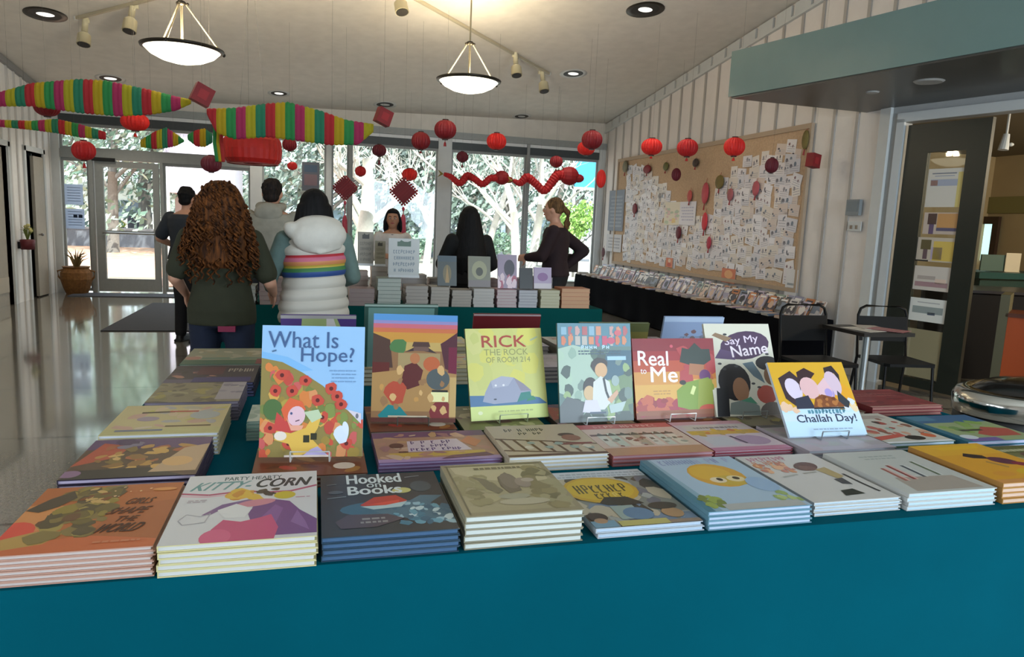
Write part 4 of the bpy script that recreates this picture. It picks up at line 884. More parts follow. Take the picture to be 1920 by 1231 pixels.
M_TRACK = mat('track_beige', 'a59b84', .5)
def track(p0, p1, label):
    a = on_ceiling(*p0); c = on_ceiling(*p1); d = (c-a).normalized(); L = (c-a).length
    t = thing('light_track', label, 'light track', tuple((a+c)/2), group='ceiling light tracks')
    q = d.to_track_quat('X', 'Z').to_matrix()
    b = MB(); b.box((0, 0, -.02), (L, .035, .035), q); b.build('rail', M_TRACK, t)
    b = MB(); b.box(tuple(d*(L/2)+Vector((0, 0, -.02))), (.03, .042, .042), q); b.build('end_cap', M_TRIM, t)
    return a, c
track((700, -50), (1030, 136), 'ceiling track running from the top edge towards the right wall')
track((420, -40), (142, 31), 'ceiling track at the top left with two spot heads')
def spot(px, py, ex, ey, lpx, label):
    """mounted at pixel px,py on the ceiling, head pointing towards ex,ey"""
    p = on_ceiling(px, py); dep = dep_of(p); q = at_depth(ex, ey, dep-.05); L = lpx*dep/F
    t = thing('track_spotlight', label, 'spotlight', tuple(p), group='track spotlights')
    m = at_depth((px*.4+ex*.6), (py*.55+ey*.45), dep)-p; hd = (q-p-m); hd.normalize(); hd = (hd+Vector((0, 0, -.25))).normalized()
    M = mat('spot_cream', 'cdc3a2', .5)
    b = MB(); b.box((0, 0, -.05), (.04, .03, .04)); b.tube([(0, 0, -.03), tuple(m*.7)], .012, 8); b.build('arm', M, t)
    b = MB(); c0 = m-hd*L*.55; c1 = m+hd*L*.1; c2 = m+hd*L*.55
    b.tube([tuple(c0), tuple(c0+(c1-c0)*.95)], .035, 14); b.tube([tuple(c1), tuple(c1+(c2-c1)*.15), tuple(c2)], [.05, .075, .08], 16); b.build('lamp_head', M, t, True)
    b = MB(); b.tube([tuple(c2), tuple(c2+hd*.004)], .07, 16); b.build('lens', M_CAN, t)
spot(256, 5, 240, 60, 58, 'cream spotlight nearest the left bowl pendant')
spot(164, 32, 155, 90, 50, 'cream spotlight at the end of the top left track')
spot(740, -22, 756, 24, 50, 'spotlight cut by the top edge between the two bowl pendants')
spot(963, 98, 970, 145, 44, 'cream spotlight right of the smaller bowl pendant')
spot(1012, 130, 1022, 174, 42, 'cream spotlight at the far end of the right track')

# ------------------------------------------------------------------ paper decorations
def lmat(c): return mat('lantern_'+c, c, .6, noise=.12, nscale=9)
RED, DK, BR, MAR = 'b01418', '7c0f1a', 'd4201a', '5c0f20'
LANT = 'hanging red paper lanterns'
def lantern(px, py, rpx, Y, col, label, asp=.85, tassel=0, string=True, group=LANT, name='paper_lantern', lift=0):
    c = on(px, py, 1, Y); r = rpx*dep_of(c)/F; t = thing(name, label, 'paper lantern', tuple(c), group=group); h = r*asp
    b = MB(); prof = []
    for i in range(13):
        a = math.pi*i/12; prof.append((max(.12*r, r*math.sin(a)**.85), -h*math.cos(a)))
    b.lathe(prof, n=44, rib=.035); b.build('shade', lmat(col), t)
    b = MB(); b.lathe([(0, h*.98), (r*.3, h*.98), (r*.3, h*1.08), (0, h*1.08)], n=14); b.lathe([(0, -h*1.08), (r*.28, -h*1.08), (r*.28, -h*.98), (0, -h*.98)], n=14); b.build('cap', mat('lantern_cap', '2a1212', .5), t)
    if string:
        zc = ceil_z(c.x, c.y)-c.z; b = MB(); b.tube([(0, 0, h), (0, 0, zc)], .0009, 4); b.build('string', mat('dark_string', '5c5854', .8), t)
    if tassel:
        b = MB(); b.tube([(0, 0, -h*1.05), (0, 0, -h*1.05-tassel*.4)], .004, 5); b.tube([(0, 0, -h*1.05-tassel*.35), (0, 0, -h*1.05-tassel*.5), (0, 0, -h*1.05-tassel)], [.008, .014, .02], 9); b.build('tassel', lmat(col), t)
    return t
LN = [(88, 200, 22, 8.6, DK, 'dark red lantern half hidden behind the left end of the striped banner', .8, 0), (157, 282, 20, 9.2, RED, 'shiny crimson lantern hanging left of the entrance door', .9, .08),
 (253, 228, 24, 9.0, BR, 'bright red lantern under the left striped banner', .7, .06), (396, 307, 18, 8.0, MAR, 'dark wine lantern above the curly haired woman', .85, 0),
 (543, 271, 13, 10, DK, 'small dark red lantern right of the big drum lantern', .9, 0), (548, 311, 9, 12.6, BR, 'tiny bright red lantern above the grey hooded man', .85, 0),
 (711, 282, 13, 11.2, MAR, 'dark wine lantern with short tassel under the banner end card', .85, .12), (676, 321, 10, 12.6, RED, 'small crimson lantern between the two diamond knots', .95, 0),
 (768, 327, 14, 12.6, BR, 'glowing red lantern behind the right diamond knot', .8, 0), (789, 264, 17, 9.6, DK, 'pear shaped dark red lantern left of the window post', .95, .04),
 (835, 243, 20, 9.2, DK, 'large dark red lantern in front of the window post', .88, .08), (867, 294, 11, 11.6, MAR, 'small wine red lantern right of the window post', .9, .08),
 (931, 265, 18, 9.8, BR, 'bright red lantern in the middle of the right window', .85, 0), (1043, 303, 12, 11.8, DK, 'dark red lantern above the profile woman', .88, .06),
 (1110, 262, 19, 9.2, DK, 'dark upper lantern of the pair in the window corner', .9, 0), (1099, 278, 16, 9.7, BR, 'bright lower lantern of the pair in the window corner', .8, 0),
 (1222, 275, 19, 9.0, BR, 'round bright red lantern left above the pinboard', .8, .04), (1289, 277, 19, 8.6, RED, 'red lantern with dark fringe above the middle of the pinboard', .85, .05),
 (1377, 275, 19, 7.8, BR, 'brightest red lantern with streamers over the pinboard', .9, .05), (1447, 310, 12, 7.6, MAR, 'wine red lantern in front of the bare cork', 1.15, 0)]
for a in LN:
    lantern(*a[:6], asp=a[6], tassel=a[7])
# big drum lantern
c = on(474, 281, 1, 8.4); k = dep_of(c)/F
t = thing('drum_lantern', 'big flat red drum lantern under the right striped banner', 'paper lantern', tuple(c), group=LANT)
b = MB(); w, h = 52*k, 25*k
b.lathe([(.1, -h), (w*.86, -h), (w*.97, -h*.7), (w, 0), (w*.97, h*.7), (w*.86, h), (.1, h)], n=60, rib=.012); b.build('shade', lmat('a8160f'), t)
b = MB(); zc = ceil_z(c.x, c.y)-c.z
for q in (-1, 1): b.tube([(q*w*.5, 0, h), (0, 0, zc)], .001, 4)
b.build('string', mat('dark_string'), t)
b = MB(); b.lathe([(w*.84, -h*1.06), (w*.88, -h*1.06), (w*.88, -h*.96), (w*.84, -h*.96)], n=60); b.build('hoop', lmat('7c1010'), t)
# oval fan lanterns
for px, py, rx, ry, Y, col, lb in [(1127, 335, 9, 17, 10.4, BR, 'tall oval red fan ornament in the window corner'), (1268, 327, 9, 12, 10.2, MAR, 'small dark oval ornament hanging before the pinboard'), (1044, 331, 8, 8, 12.0, BR, 'little red pompom above the right dragon garland')]:
    c = on(px, py, 1, Y); k = dep_of(c)/F; t = thing('paper_fan_ornament', lb, 'paper ornament', tuple(c), group='oval paper ornaments')
    b = MB(); b.lathe([(rx*k*math.sin(math.pi*i/10)+.001, -ry*k*math.cos(math.pi*i/10)) for i in range(11)], n=30, rib=.05, sy=.6); b.build('fan', lmat(col), t)
    b = MB(); b.tube([(0, 0, ry*k), (0, 0, ceil_z(c.x, c.y)-c.z)], .0009, 4); b.build('string', mat('dark_string'), t)
# diamond knots with tassel
for px, py, hp, Y, ty, lb in [(647, 352, 24, 10.0, 455, 'dark red diamond knot ornament on the left with long tassel'), (757, 359, 28, 9.6, 445, 'larger dark red diamond knot ornament above the seated woman')]:
    c = on(px, py, 1, Y); k = dep_of(c)/F; s = hp*k; t = thing('diamond_knot', lb, 'knot ornament', tuple(c), (0, 0, R(-8)), 'diamond knot ornaments')
    b = MB(); Rm = Matrix.Rotation(R(45), 3, 'Y'); q = s*1.30
    b.box((0, 0, 0), (q*.92, .04, q*.92), Rm)
    for i in range(-3, 4):                                   # woven cords
        o = i*q/7.2
        b.box(Rm @ Vector((o, -.024, 0)), (q*.055, .014, q*1.02), Rm); b.box(Rm @ Vector((0, -.020, o)), (q*1.02, .014, q*.055), Rm)
    b.build('woven_square', lmat('6c0a14'), t)
    b = MB()
    for i in range(4):
        for j in range(-3, 4):
            p = Rm @ Vector((j*q/7.2, 0, q*.52)); p = Matrix.Rotation(i*math.pi/2, 3, 'Y') @ p; b.ell(tuple(p), (.016, .01, .016), 8, 5)
    b.build('loop_edge', lmat('7c0f1a'), t)
    zb = on(px, ty, 1, Y).z-c.z
    b = MB(); b.tube([(0, 0, -s), (0, 0, zb*.55)], .007, 6); b.ell((0, 0, -s*1.15), (.02, .02, .03), 8, 6)
    b.tube([(0, 0, zb*.5), (0, 0, zb*.58), (0, 0, zb)], [.016, .034, .042], 12); b.build('tassel', lmat('a83a4c'), t)
    b = MB(); b.tube([(0, 0, s), (0, 0, ceil_z(c.x, c.y)-c.z)], .0009, 4); b.build('string', mat('dark_string'), t)
# dragon garlands
def dragon(pts, Y, lb):
    P = [on(px, py, 1, Y) for px, py, _ in pts]; k = dep_of(P[0])/F; c = P[len(P)//2]
    t = thing('dragon_garland', lb, 'paper garland', tuple(c), group='paper dragon garlands')
    # smooth curve
    S = []; rr = []
    for i in range(len(P)-1):
        p0 = P[max(i-1, 0)]; p1 = P[i]; p2 = P[i+1]; p3 = P[min(i+2, len(P)-1)]
        for j in range(8):
            u = j/8; S.append(tuple(.5*((2*p1)+(-p0+p2)*u+(2*p0-5*p1+4*p2-p3)*u*u+(-p0+3*p1-3*p2+p3)*u**3)-c)); rr.append((pts[i][2]*(1-u)+pts[i+1][2]*u)*k*(1+.16*(j % 2)))
    b = MB(); b.tube(S, rr, 12); b.build('body', lmat('a8141a'), t)
    b = MB(); e = Vector(S[-1])
    r0 = rr[-1]; b.ell(tuple(e+Vector((r0*.7, 0, .02))), (r0*1.9, r0*1.3, r0*1.7), 12, 8); b.ell(tuple(e+Vector((r0*2.4, 0, -.01))), (r0*1.2, r0*.9, r0*.8), 10, 6); b.tube([tuple(e+Vector((0, 0, r0))), tuple(e+Vector((-r0*1.4, 0, r0*2.4)))], [.014, .004], 6); b.build('head', lmat('8c1018'), t)
    b = MB(); s0 = Vector(S[0]); b.add([tuple(s0), tuple(s0+Vector((-.1, .01, .07))), tuple(s0+Vector((-.06, -.01, 0))), tuple(s0+Vector((-.11, .01, -.06)))], [(0, 1, 2), (0, 2, 3)]); b.build('tail', lmat('7a6a20'), t)
    b = MB(); n = len(S)
    for q in (n//5, n//2, n*4//5):
        p = S[q]; b.tube([p, (p[0], p[1], ceil_z(c.x, c.y)-c.z)], .0009, 4)
    b.build('string', mat('dark_string'), t)
dragon([(832, 326, 3), (845, 331, 5), (862, 343, 6), (876, 330, 7), (889, 335, 6), (905, 345, 6), (920, 334, 6), (937, 335, 7)], 12.2, 'left red paper dragon garland crossing the window right of the post')
dragon([(962, 338, 3), (975, 343, 6), (988, 333, 8), (1003, 343, 7), (1020, 357, 7), (1034, 342, 8), (1046, 328, 9), (1062, 332, 9)], 11.8, 'right red paper dragon garland dipping above the profile woman')
# accordion streamers in red, yellow and green stripes
SC3 = ['b82c34', 'bca41c', '329250', 'b03060', 'b4ac22', '2c8464']
def streamer(top, bot, Y, spx, lb, Y2=None, th=.05, seed=0, strings=2):
    """top/bot: pixel outlines left to right"""
    def at(o, x):
        for (a, ya), (c, yc) in zip(o, o[1:]):
            if a <= x <= c: return ya+(yc-ya)*(x-a)/(c-a)
        return o[-1][1]
    x0 = top[0][0]; x1 = top[-1][0]; n = int((x1-x0)/spx); Y2 = Y2 or Y
    c = on((x0+x1)/2, at(top, (x0+x1)/2), 1, (Y+Y2)/2)
    t = thing('striped_streamer', lb, 'paper streamer', tuple(c), group='striped accordion streamers')
    b = MB(); sub = 4
    def ringp(x, y):
        yy = Y+(Y2-Y)*(x-x0)/(x1-x0); return on(x, at(top, x), 1, yy), on(x, at(bot, x), 1, yy)
    for i in range(n):
        b.setc(SC3[(i+seed) % 3 + (3 if (i//3) % 2 else 0)])
        for j in range(sub):
            rings = []
            for e in (0, 1):
                x = x0+(x1-x0)*(i+(j+e)/sub)/n; T_, B_ = ringp(x, 0); q = (j+e) % 2; mid = (T_+B_)/2; hh = max(.012, (T_.z-B_.z)/2*(1 if q else .94)); tt = th*(1.0 if q else .8)*min(1, hh/.05)
                rings.append([tuple(mid-c+Vector((0, tt*math.cos(a), hh*math.sin(a)))) for a in [2*math.pi*m/16 for m in range(16)]])
            b.add(rings[0]+rings[1], [(m, (m+1) % 16, 16+(m+1) % 16, 16+m) for m in range(16)])
            if i == 0 and j == 0: b.poly(rings[0][::-1])
            if i == n-1 and j == sub-1: b.poly(rings[1])
    b.build('accordion', art_mat('crepe_paper', .8, .35), t)
    b = MB(); T0, _ = ringp(x0+(x1-x0)*.25, 0); T1, _ = ringp(x0+(x1-x0)*.75, 0)
    for p in (T0, T1): b.tube([tuple(p-c), (p.x-c.x, p.y-c.y, ceil_z(p.x, p.y)-c.z)], .0009, 4)
    b.build('string', mat('dark_string'), t)
    return t
streamer([(-60, 178), (0, 172), (60, 155), (150, 147), (200, 150), (280, 167), (330, 180), (358, 186)], [(-60, 205), (0, 200), (60, 200), (150, 213), (220, 219), (280, 216), (330, 208), (358, 195)], 7.6, 17.5, 'long striped streamer arching across the upper left of the hall')
streamer([(388, 203), (440, 201), (500, 193), (540, 190), (600, 206), (650, 224), (700, 232)], [(388, 215), (405, 250), (440, 262), (500, 258), (560, 265), (620, 273), (672, 272), (700, 248)], 7.4, 17.5, 'long striped streamer in the middle, above the big drum lantern')
streamer([(-40, 222), (0, 224), (60, 226), (105, 222), (150, 232), (198, 247)], [(-40, 232), (0, 238), (60, 244), (105, 250), (150, 258), (198, 262)], 9.4, 12, 'thin striped streamer drooping below the left one by the wall', th=.035)
streamer([(264, 262), (290, 246), (312, 238), (330, 250), (345, 262)], [(264, 276), (290, 280), (312, 278), (330, 274), (345, 266)], 9.2, 9.5, 'short striped streamer piece above the entrance door', th=.035, seed=1)
streamer([(352, 252), (368, 243), (384, 240), (398, 250)], [(352, 262), (368, 275), (384, 276), (398, 268)], 9.2, 9.5, 'short curled striped streamer piece left of the drum lantern', th=.035, seed=2)
# hanging striped tail under the middle streamer
c = on(410, 268, 1, 7.9); k = dep_of(c)/F
t = thing('striped_streamer', 'narrow striped tail hanging down beside the drum lantern', 'paper streamer', tuple(c), group='striped accordion streamers')
b = MB()
for i, cc in enumerate(['2f8a4c', 'b8a41c', 'b03030']): b.setc(cc); b.tube([((-8+i*8)*k*.6, 0, 38*k), ((-10+i*8)*k*.7, .01, 0), ((-4+i*8)*k*.6, 0, -34*k)], .022, 6)
b.build('tail', art_mat('crepe_paper'), t)
# red folded cards at the streamer ends
for px, py, s, Y, ro, lb in [(379, 178, 34, 7.3, 24, 'dark red card at the join of the two long striped streamers'), (719, 219, 28, 7.3, 20, 'dark red card at the right end of the middle striped streamer'), (1525, 301, 25, 7.0, 6, 'dark red paper cube hanging at the right end of the pinboard')]:
    c = on(px, py, 1, Y); k = dep_of(c)/F; q = s*k
    t = thing('paper_cube', lb, 'paper ornament', tuple(c), (0, 0, R(20)), 'red paper cubes')
    b = MB(); b.box((0, 0, 0), (q, q*.6, q), Matrix.Rotation(R(ro), 3, 'Y')); b.build('cube', lmat('7a1218'), t)
    b = MB(); b.box((0, 0, 0), (q*.5, q*.62, q*.5), Matrix.Rotation(R(ro), 3, 'Y')); b.build('panel', lmat('8f1a20'), t)
    b = MB(); b.tube([(0, 0, q*.6), (0, 0, ceil_z(c.x, c.y)-c.z)], .0009, 4); b.build('string', mat('dark_string'), t)
# ------------------------------------------------------------------ pinboard on the right wall
PB0, PB1, PZ0, PZ1 = 7.5, 13.1, .86, 2.76
pb = thing('pinboard', 'huge tan cork pinboard covering the right wall, crowded with white cards', 'pinboard', (XR-.02, (PB0+PB1)/2, (PZ0+PZ1)/2))
L2 = (PB1-PB0)/2; H2 = (PZ1-PZ0)/2
b = MB(); b.bb(-.02, .0, -L2, L2, -H2, H2); b.build('cork_panel', mat('cork', 'b89c7e', .9, noise=.12, nscale=40), pb)
b = MB(); b.bb(-.04, 0, -L2, L2, H2, H2+.06); b.bb(-.04, 0, -L2, L2, -H2-.05, -H2); b.bb(-.04, 0, -L2-.04, -L2, -H2-.05, H2+.06); b.bb(-.04, 0, L2, L2+.04, -H2-.05, H2+.06); b.build('board_frame', mat('board_frame', 'a8937c', .6), pb)
PX = XR-.042
def card_mesh(w, h, base, seed):
    r = random.Random(seed); b = MB().setc(base); b.box((0, 0, 0), (w, h, .002)); a = Art(base)
    for _ in range(2): a.E(r.uniform(.2, .8), r.uniform(.3, .7), r.uniform(.05, .12), r.uniform(.08, .2), r.choice(['3a3840', '5c5860', '8a8488', '7c5a5c', '6a7480']), 0, 8, .4, seed)
    scrib(a, .1, .1, .9, .6, r.choice(['8a8890', 'a09ca4']), 3, seed, .25); a.put(b, w, h, .0011); return b.mesh('card', M_ART)
CM = [card_mesh(w, h, c, s) for s, (w, h, c) in enumerate([(.21, .15, 'd6d0d1'), (.19, .16, 'dad5d5'), (.18, .20, 'cfcacd'), (.23, .15, 'cfc5ba'), (.20, .15, 'dcd8da'), (.22, .16, 'c6c3c7'), (.16, .19, 'd6cec6'), (.20, .14, 'c9b9ae')])]
rr = random.Random(21); cnt = 0
RX = Matrix(((0, 0, -1), (-1, 0, 0), (0, 1, 0)))          # card x -> -Y, y -> Z, normal -> -X
cells = []
ny, nz = 31, 13
for i in range(ny):
    for j in range(nz):
        y = PB0+.10+(PB1-PB0-.2)*(i+.5)/ny; z = PZ0+.08+(PZ1-PZ0-.2)*(j+.5)/nz
        f = (y-PB0)/(PB1-PB0)                              # 0 at the near end
        lim = 2.28+.20*math.sin(f*9)+(.22 if f < .12 else 0)-.35*max(0, 1-abs(f-.45)/.18)+.15*(f > .72)
        if z > lim: continue
        if abs(f-.47) < .12 and 1.72 < z < 2.12: continue  # poster
        if f > .93: continue
        cells.append((y, z))
rr.shuffle(cells)
for y, z in cells[:292]:
    me = rr.choice(CM); o = bpy.data.objects.new('pinned_card', me); SC.collection.objects.link(o); cnt += 1
    o.matrix_world = Matrix.Translation((PX-.0005*(cnt % 9)-.001, y+rr.uniform(-.05, .05), z+rr.uniform(-.035, .035))) @ RX.to_4x4() @ Matrix.Rotation(rr.gauss(0, .12), 4, 'Z')
    tag(o, 'small pale handwritten card pinned among the many on the cork board', 'card', 'cards pinned to the cork board')
def pinned(px0, py0, px1, py1, art, lb, name='pinned_poster', cat='poster', off=.012):
    a = on(px0, py1, 0, PX-off); c = on(px1, py0, 0, PX-off); w = abs(a.y-c.y); h = abs(c.z-a.z)
    b = MB().setc('c8c4c0'); b.box((0, 0, 0), (w, h, .003)); art.put(b, w, h, .0017)
    o = b.build(name, M_ART); o.matrix_world = Matrix.Translation((PX-off, (a.y+c.y)/2, (a.z+c.z)/2)) @ RX.to_4x4(); tag(o, lb, cat)
a = Art('cdc8cc'); a.R(0, 0, .5, 1, 'cfc4ac').blobs(16, .05, .1, .45, .8, ['d0b070', 'b89a9a', 'a8b094', 'c8a4a0'], .04, .08, 3); scrib(a, .55, .2, .95, .85, 'a4a0b4', 5, 2, .4)
pinned(1245, 377, 1306, 421, a, 'wide white poster with pale yellow picture, largest sheet on the pinboard')
a = Art('5f6878'); scrib(a, .1, .1, .9, .9, '8a92a0', 9, 3, .5); pinned(1139, 355, 1172, 432, a, 'grey blue banner sheet at the window end of the pinboard')
a = Art('b9b6b8'); scrib(a, .1, .2, .9, .9, '8a8890', 4, 7); pinned(1136, 440, 1166, 470, a, 'light grey sheet below the grey blue banner')
a = Art('cfcdcc'); scrib(a, .15, .3, .85, .6, '7c8488', 2, 7); pinned(1470, 506, 1497, 557, a, 'white notice at the lower near corner of the pinboard')
a = Art('c86a3c'); a.E(.5, .3, .3, .2, 'b03c24').E(.5, .7, .2, .2, 'd8b090'); pinned(1248, 462+22, 1262, 500, a, 'small orange picture card low on the pinboard')
a = Art('c4683c'); a.E(.5, .2, .3, .15, 'a83020').E(.5, .6, .3, .3, 'd89a60'); pinned(1352, 505, 1380, 528, a, 'orange and red picture card near the bottom of the pinboard')
# flat red ornaments pinned on the board
for px, py, rx, ry, c, lb in [(1322, 362, 10, 20, 'b04048', 'long pink red paper lantern pinned in the middle of the board'), (1321, 415, 8, 17, 'c03038', 'red paper fish pinned below the pink red lantern'), (1349, 341, 12, 13, '6c5c28', 'olive round ornament pinned right of the pink red lantern'),
    (1272, 436, 8, 12, '5c1020', 'dark wine oval ornament pinned under the white poster'), (1190, 391, 8, 10, '6c1420', 'small dark red ornament on the far part of the board'), (1131, 473, 6, 9, '4c101c', 'dark oval ornament at the window end near the booklets'),
    (1417, 353, 9, 14, 'a85058', 'faded pink fish ornament on the near part of the board'), (1369, 365, 8, 12, '985458', 'faded pink ornament just right of the olive round ornament'), (1329, 455, 6, 12, 'a83444', 'small red tag hanging in the lower middle of the board'),
    (1248, 312, 8, 8, '5c5a28', 'olive pompom under the board top trim'), (1213, 317, 13, 8, '7c1420', 'dark red bow under the far board top trim'), (1172, 312, 9, 11, '6c6850', 'olive ornament above the grey blue banner'), (1304, 305, 9, 8, '3a2a20', 'dark pompom under the red fringe lantern'), (1510, 262, 8, 18, '6c6030', 'olive dried ornament at the near top corner of the board'),
    (1293, 367, 7, 11, 'b04c44', 'small coral ring ornament right above the white poster')]:
    c0 = on(px, py, 0, PX-.03); k = dep_of(c0)/F*1.25; t = thing('pinned_ornament', lb, 'paper ornament', tuple(c0), group='ornaments pinned on the cork board')
    b = MB(); b.ell((0, 0, 0), (.018, rx*k, ry*k*.8), 14, 8); b.build('paper_body', lmat(c), t, True)
    b = MB(); b.tube([(.01, 0, ry*k*.78), (.02, 0, ry*k*1.1)], .003, 5); b.tube([(0, 0, -ry*k*.75), (0, .01, -ry*k*1.25)], [.006, .012], 6); b.build('cord', lmat('8c2020'), t)

# thermostat and switch on the wall
p = on(1604, 389, 0, XR-.02)
t = thing('wall_panel', 'grey control panel on the white board wall', 'control panel', tuple(p))
b = MB(); b.box((-.02, 0, 0), (.04, .2, .17)); b.build('housing', mat('grey_plastic', '7e8486', .5), t)
b = MB(); b.box((-.042, 0, .01), (.004, .16, .11)); b.build('screen', mat('grey_screen', '6c7376', .3), t)
p = on(1603, 424, 0, XR-.02); t = thing('wall_switch', 'white double switch plate below the grey control panel', 'switch', tuple(p))
b = MB(); b.box((-.006, 0, 0), (.012, .2, .1)); b.build('plate', M_WHITE, t)
for _y in (-.04, .04): b = MB(); b.box((-.015, _y, -.01), (.012, .03, .04)); b.build('toggle', mat('brown_toggle', '8a7a68', .5), t)

# ------------------------------------------------------------------ booklets on the long black table
BC = [('cfc8c4', 'white'), ('8f8aa0', 'mauve'), ('b8916c', 'tan orange'), ('6f7c8c', 'slate'), ('c4b6a0', 'cream'), ('a08494', 'dusty pink'), ('5c5a58', 'charcoal'), ('b4a8b8', 'lilac'), ('8c9a88', 'sage'), ('c07a48', 'orange')]
def bk_cover(w, h, t, c, seed):
    r = random.Random(seed); a = Art(c); K = ['d8d0c8', '4a444c', 'b09080', '7c8490', '3c3a3c', 'c8a890', 'a8a0b4']
    a.R(0, r.uniform(0, .3), 1, r.uniform(.35, .8), r.choice(K)); a.blobs(9, 0, 0, 1, 1, [r.choice(K), r.choice(K), c], .06, .2, seed)
    if seed % 2: a.E(.5, .45, .3, .25, r.choice(K), 0, 10, .3, seed)
    a.R(.15, .8, .85, .9, r.choice(['e0dcd8', '3c3a40'])); scrib(a, .2, .08, .8, .18, '8a8680', 1, seed)
    return cover_mesh(w, h, t, c, a, .0012)
BW, BH, BT = .15, .205, .014
BM = {}
for i in range(30): c = BC[i % 10][0]; BM[i] = (bk_cover(BW, BH, BT, c, i), pages_mesh(BW, BH, BT, 'c8c0b4', .0012))
rr = random.Random(5); TB = .5755
LBN = ['by the window end', 'past the far quarter', 'near the middle', 'towards the near end', 'at the near end']
def along(y): return LBN[min(4, int((13.4-y)/6.66*5))]
for row, (x, wh) in enumerate([(5.075, 'flat'), (5.24, 'up'), (5.44, 'up')]):
    y = 6.86
    while y < 13.3:
        i = rr.randrange(30); c, n = BC[i % 10]
        if wh == 'flat':
            for q in range(rr.choice([1, 2, 3])):
                lb = '%s booklet lying at the front edge of the black table %s' % (n, along(y))
                mk_book(BM[i][0], BM[i][1], lb, (x+rr.uniform(-.008, .008), y, TB+(BT+.0005)*q), (0, 0, R(90)*rr.choice([1, -1])+rr.uniform(-.08, .08)), 'flat %s booklets on the black table %s' % (n, along(y)), 'booklet', 'booklet')
            y += rr.choice([.24, .27, .34])
        else:
            rw = ['', 'front', 'rear'][row]; lb = '%s booklet standing in the %s row under the pinboard %s' % (n, rw, along(y))
            r_ = mk_book(BM[i][0], BM[i][1], lb, (0, 0, 0), (0, 0, 0), '%s booklets standing in the %s row %s' % (n, rw, along(y)), 'booklet', 'booklet')
            r_.matrix_world = Matrix.Translation((x, y, TB+.006)) @ Matrix.Rotation(R(-90)+rr.uniform(-.15, .15), 4, 'Z') @ Matrix.Rotation(R(64), 4, 'X') @ Matrix.Translation((0, BH/2+.002, -BT)) @ Matrix.Scale(1+.25*rr.random()*(row-1), 4)
            y += rr.choice([.165, .175, .19, .21])
# clear ledge rails the booklets lean on
for n_, x in enumerate((5.205, 5.405)):
    b = MB(); b.box((0, 0, .012), (.004, 6.5, .024))
    o = b.build('booklet_rail', mat('rail_acrylic', 'a8998c', .3)); o.location = (x-.012, 10.08, TB+.0002)
    tag(o, ['front', 'rear'][n_]+' low rail holding the standing booklets on the black table', 'display rail', 'rails on the long black table')

# ------------------------------------------------------------------ middle table
MY = 5.69
def mstack(x0, x1, ytop, n, board, page, lb, Y=MY, D=.21, base=TOP, top=None):
    a = on(x0, 560, 1, Y); c = on(x1, 560, 1, Y); z = on((x0+x1)/2, ytop, 1, Y).z
    stack(None, a.x, c.x, Y, Y+D, n, z, board, page, lb, base, 0, .004, .0016, 'paperback_book'); return z
Z = {}
Z[1] = mstack(655, 703, 541, 4, '8a7474', '9a8a88', 'brownish pink novel at the left end of the middle table')
Z[2] = mstack(708, 752, 522, 7, '7f8c84', 'b8c0ba', 'pale green novel in the tall stack on the middle table')
Z[3] = mstack(761, 803, 536, 6, '8c8480', 'a8a29c', 'grey novel below the white sign on the middle table')
Z[4] = mstack(808, 843, 538, 6, '8a847c', 'aaa49c', 'stone grey novel right of the white sign stack')
Z[5] = mstack(848, 885, 544, 6, '84807a', 'a39c94', 'taupe novel in front of the black haired woman')
Z[6] = mstack(888, 927, 541, 6, '9a9894', 'b4b0ac', 'light grey novel under the grey display book')
Z[7] = mstack(932, 969, 543, 6, 'a07c84', 'b8acac', 'rose striped novel on the middle table')
Z[8] = mstack(973, 1008, 544, 6, '7c7c84', 'b0b0b4', 'silver grey novel on the middle table')
Z[9] = mstack(1014, 1050, 544, 6, '9c9878', 'b8b49c', 'cream novel beside the orange novels')
Z[10] = mstack(1053, 1106, 541, 5, 'a86c4c', 'c09878', 'orange novel at the right end of the middle table')
Z[11] = mstack(486, 530, 521, 6, '8a7474', '9c8c88', 'dusty pink novel between the curly hair and white vest')
Z[12] = mstack(440, 480, 535, 5, '7c8480', 'a8aaa4', 'grey green novel beside the hand of the curly haired woman')
# second row
for k, (x0, x1, yt, n, bc, pc, lb) in enumerate([(655, 690, 508, 6, '8a6c68', 'a89890', 'reddish brown back row novel at the left'), (696, 726, 500, 7, '9a948c', 'b4aca4', 'beige novel in the back row under the small signs'), (752, 800, 515, 6, '8a8284', 'a49c98', 'grey pink novel in the back row behind the white sign'), (806, 842, 522, 6, '54504e', '8c8680', 'charcoal novel in the back row'),
    (905, 935, 523, 6, '6c5860', '9a8c90', 'plum novel in the back row'), (945, 985, 522, 6, '8c7884', 'a89ca4', 'mauve novel in the middle table back row'), (1000, 1035, 520, 6, '5c5458', '9c9498', 'dark mauve novel in the back row right')]):
    mstack(x0, x1, yt, n, bc, pc, lb, Y=6.12, D=.2)
def disp(x0, x1, y0, Y, zb, c, lb, art=None, name='display_book', cat='book', lean=R(10), t=.018):
    a = on(x0, y0, 1, Y); d = on(x1, y0, 1, Y); w = d.x-a.x; L = (a.z-zb)/math.cos(lean); r = random.Random(int(x0))
    ar = art or Art(c)
    cm = cover_mesh(w, L, t, c, ar, .0015); pm = pages_mesh(w, L, t, 'b0aca8', .0015)
    o = mk_book(cm, pm, lb, (0, 0, 0), name=name, cat=cat)
    o.matrix_world = Matrix.Translation(((a.x+d.x)/2, Y, zb+.004)) @ Matrix.Rotation(math.pi/2-lean, 4, 'X') @ Matrix.Translation((0, L/2, -t))
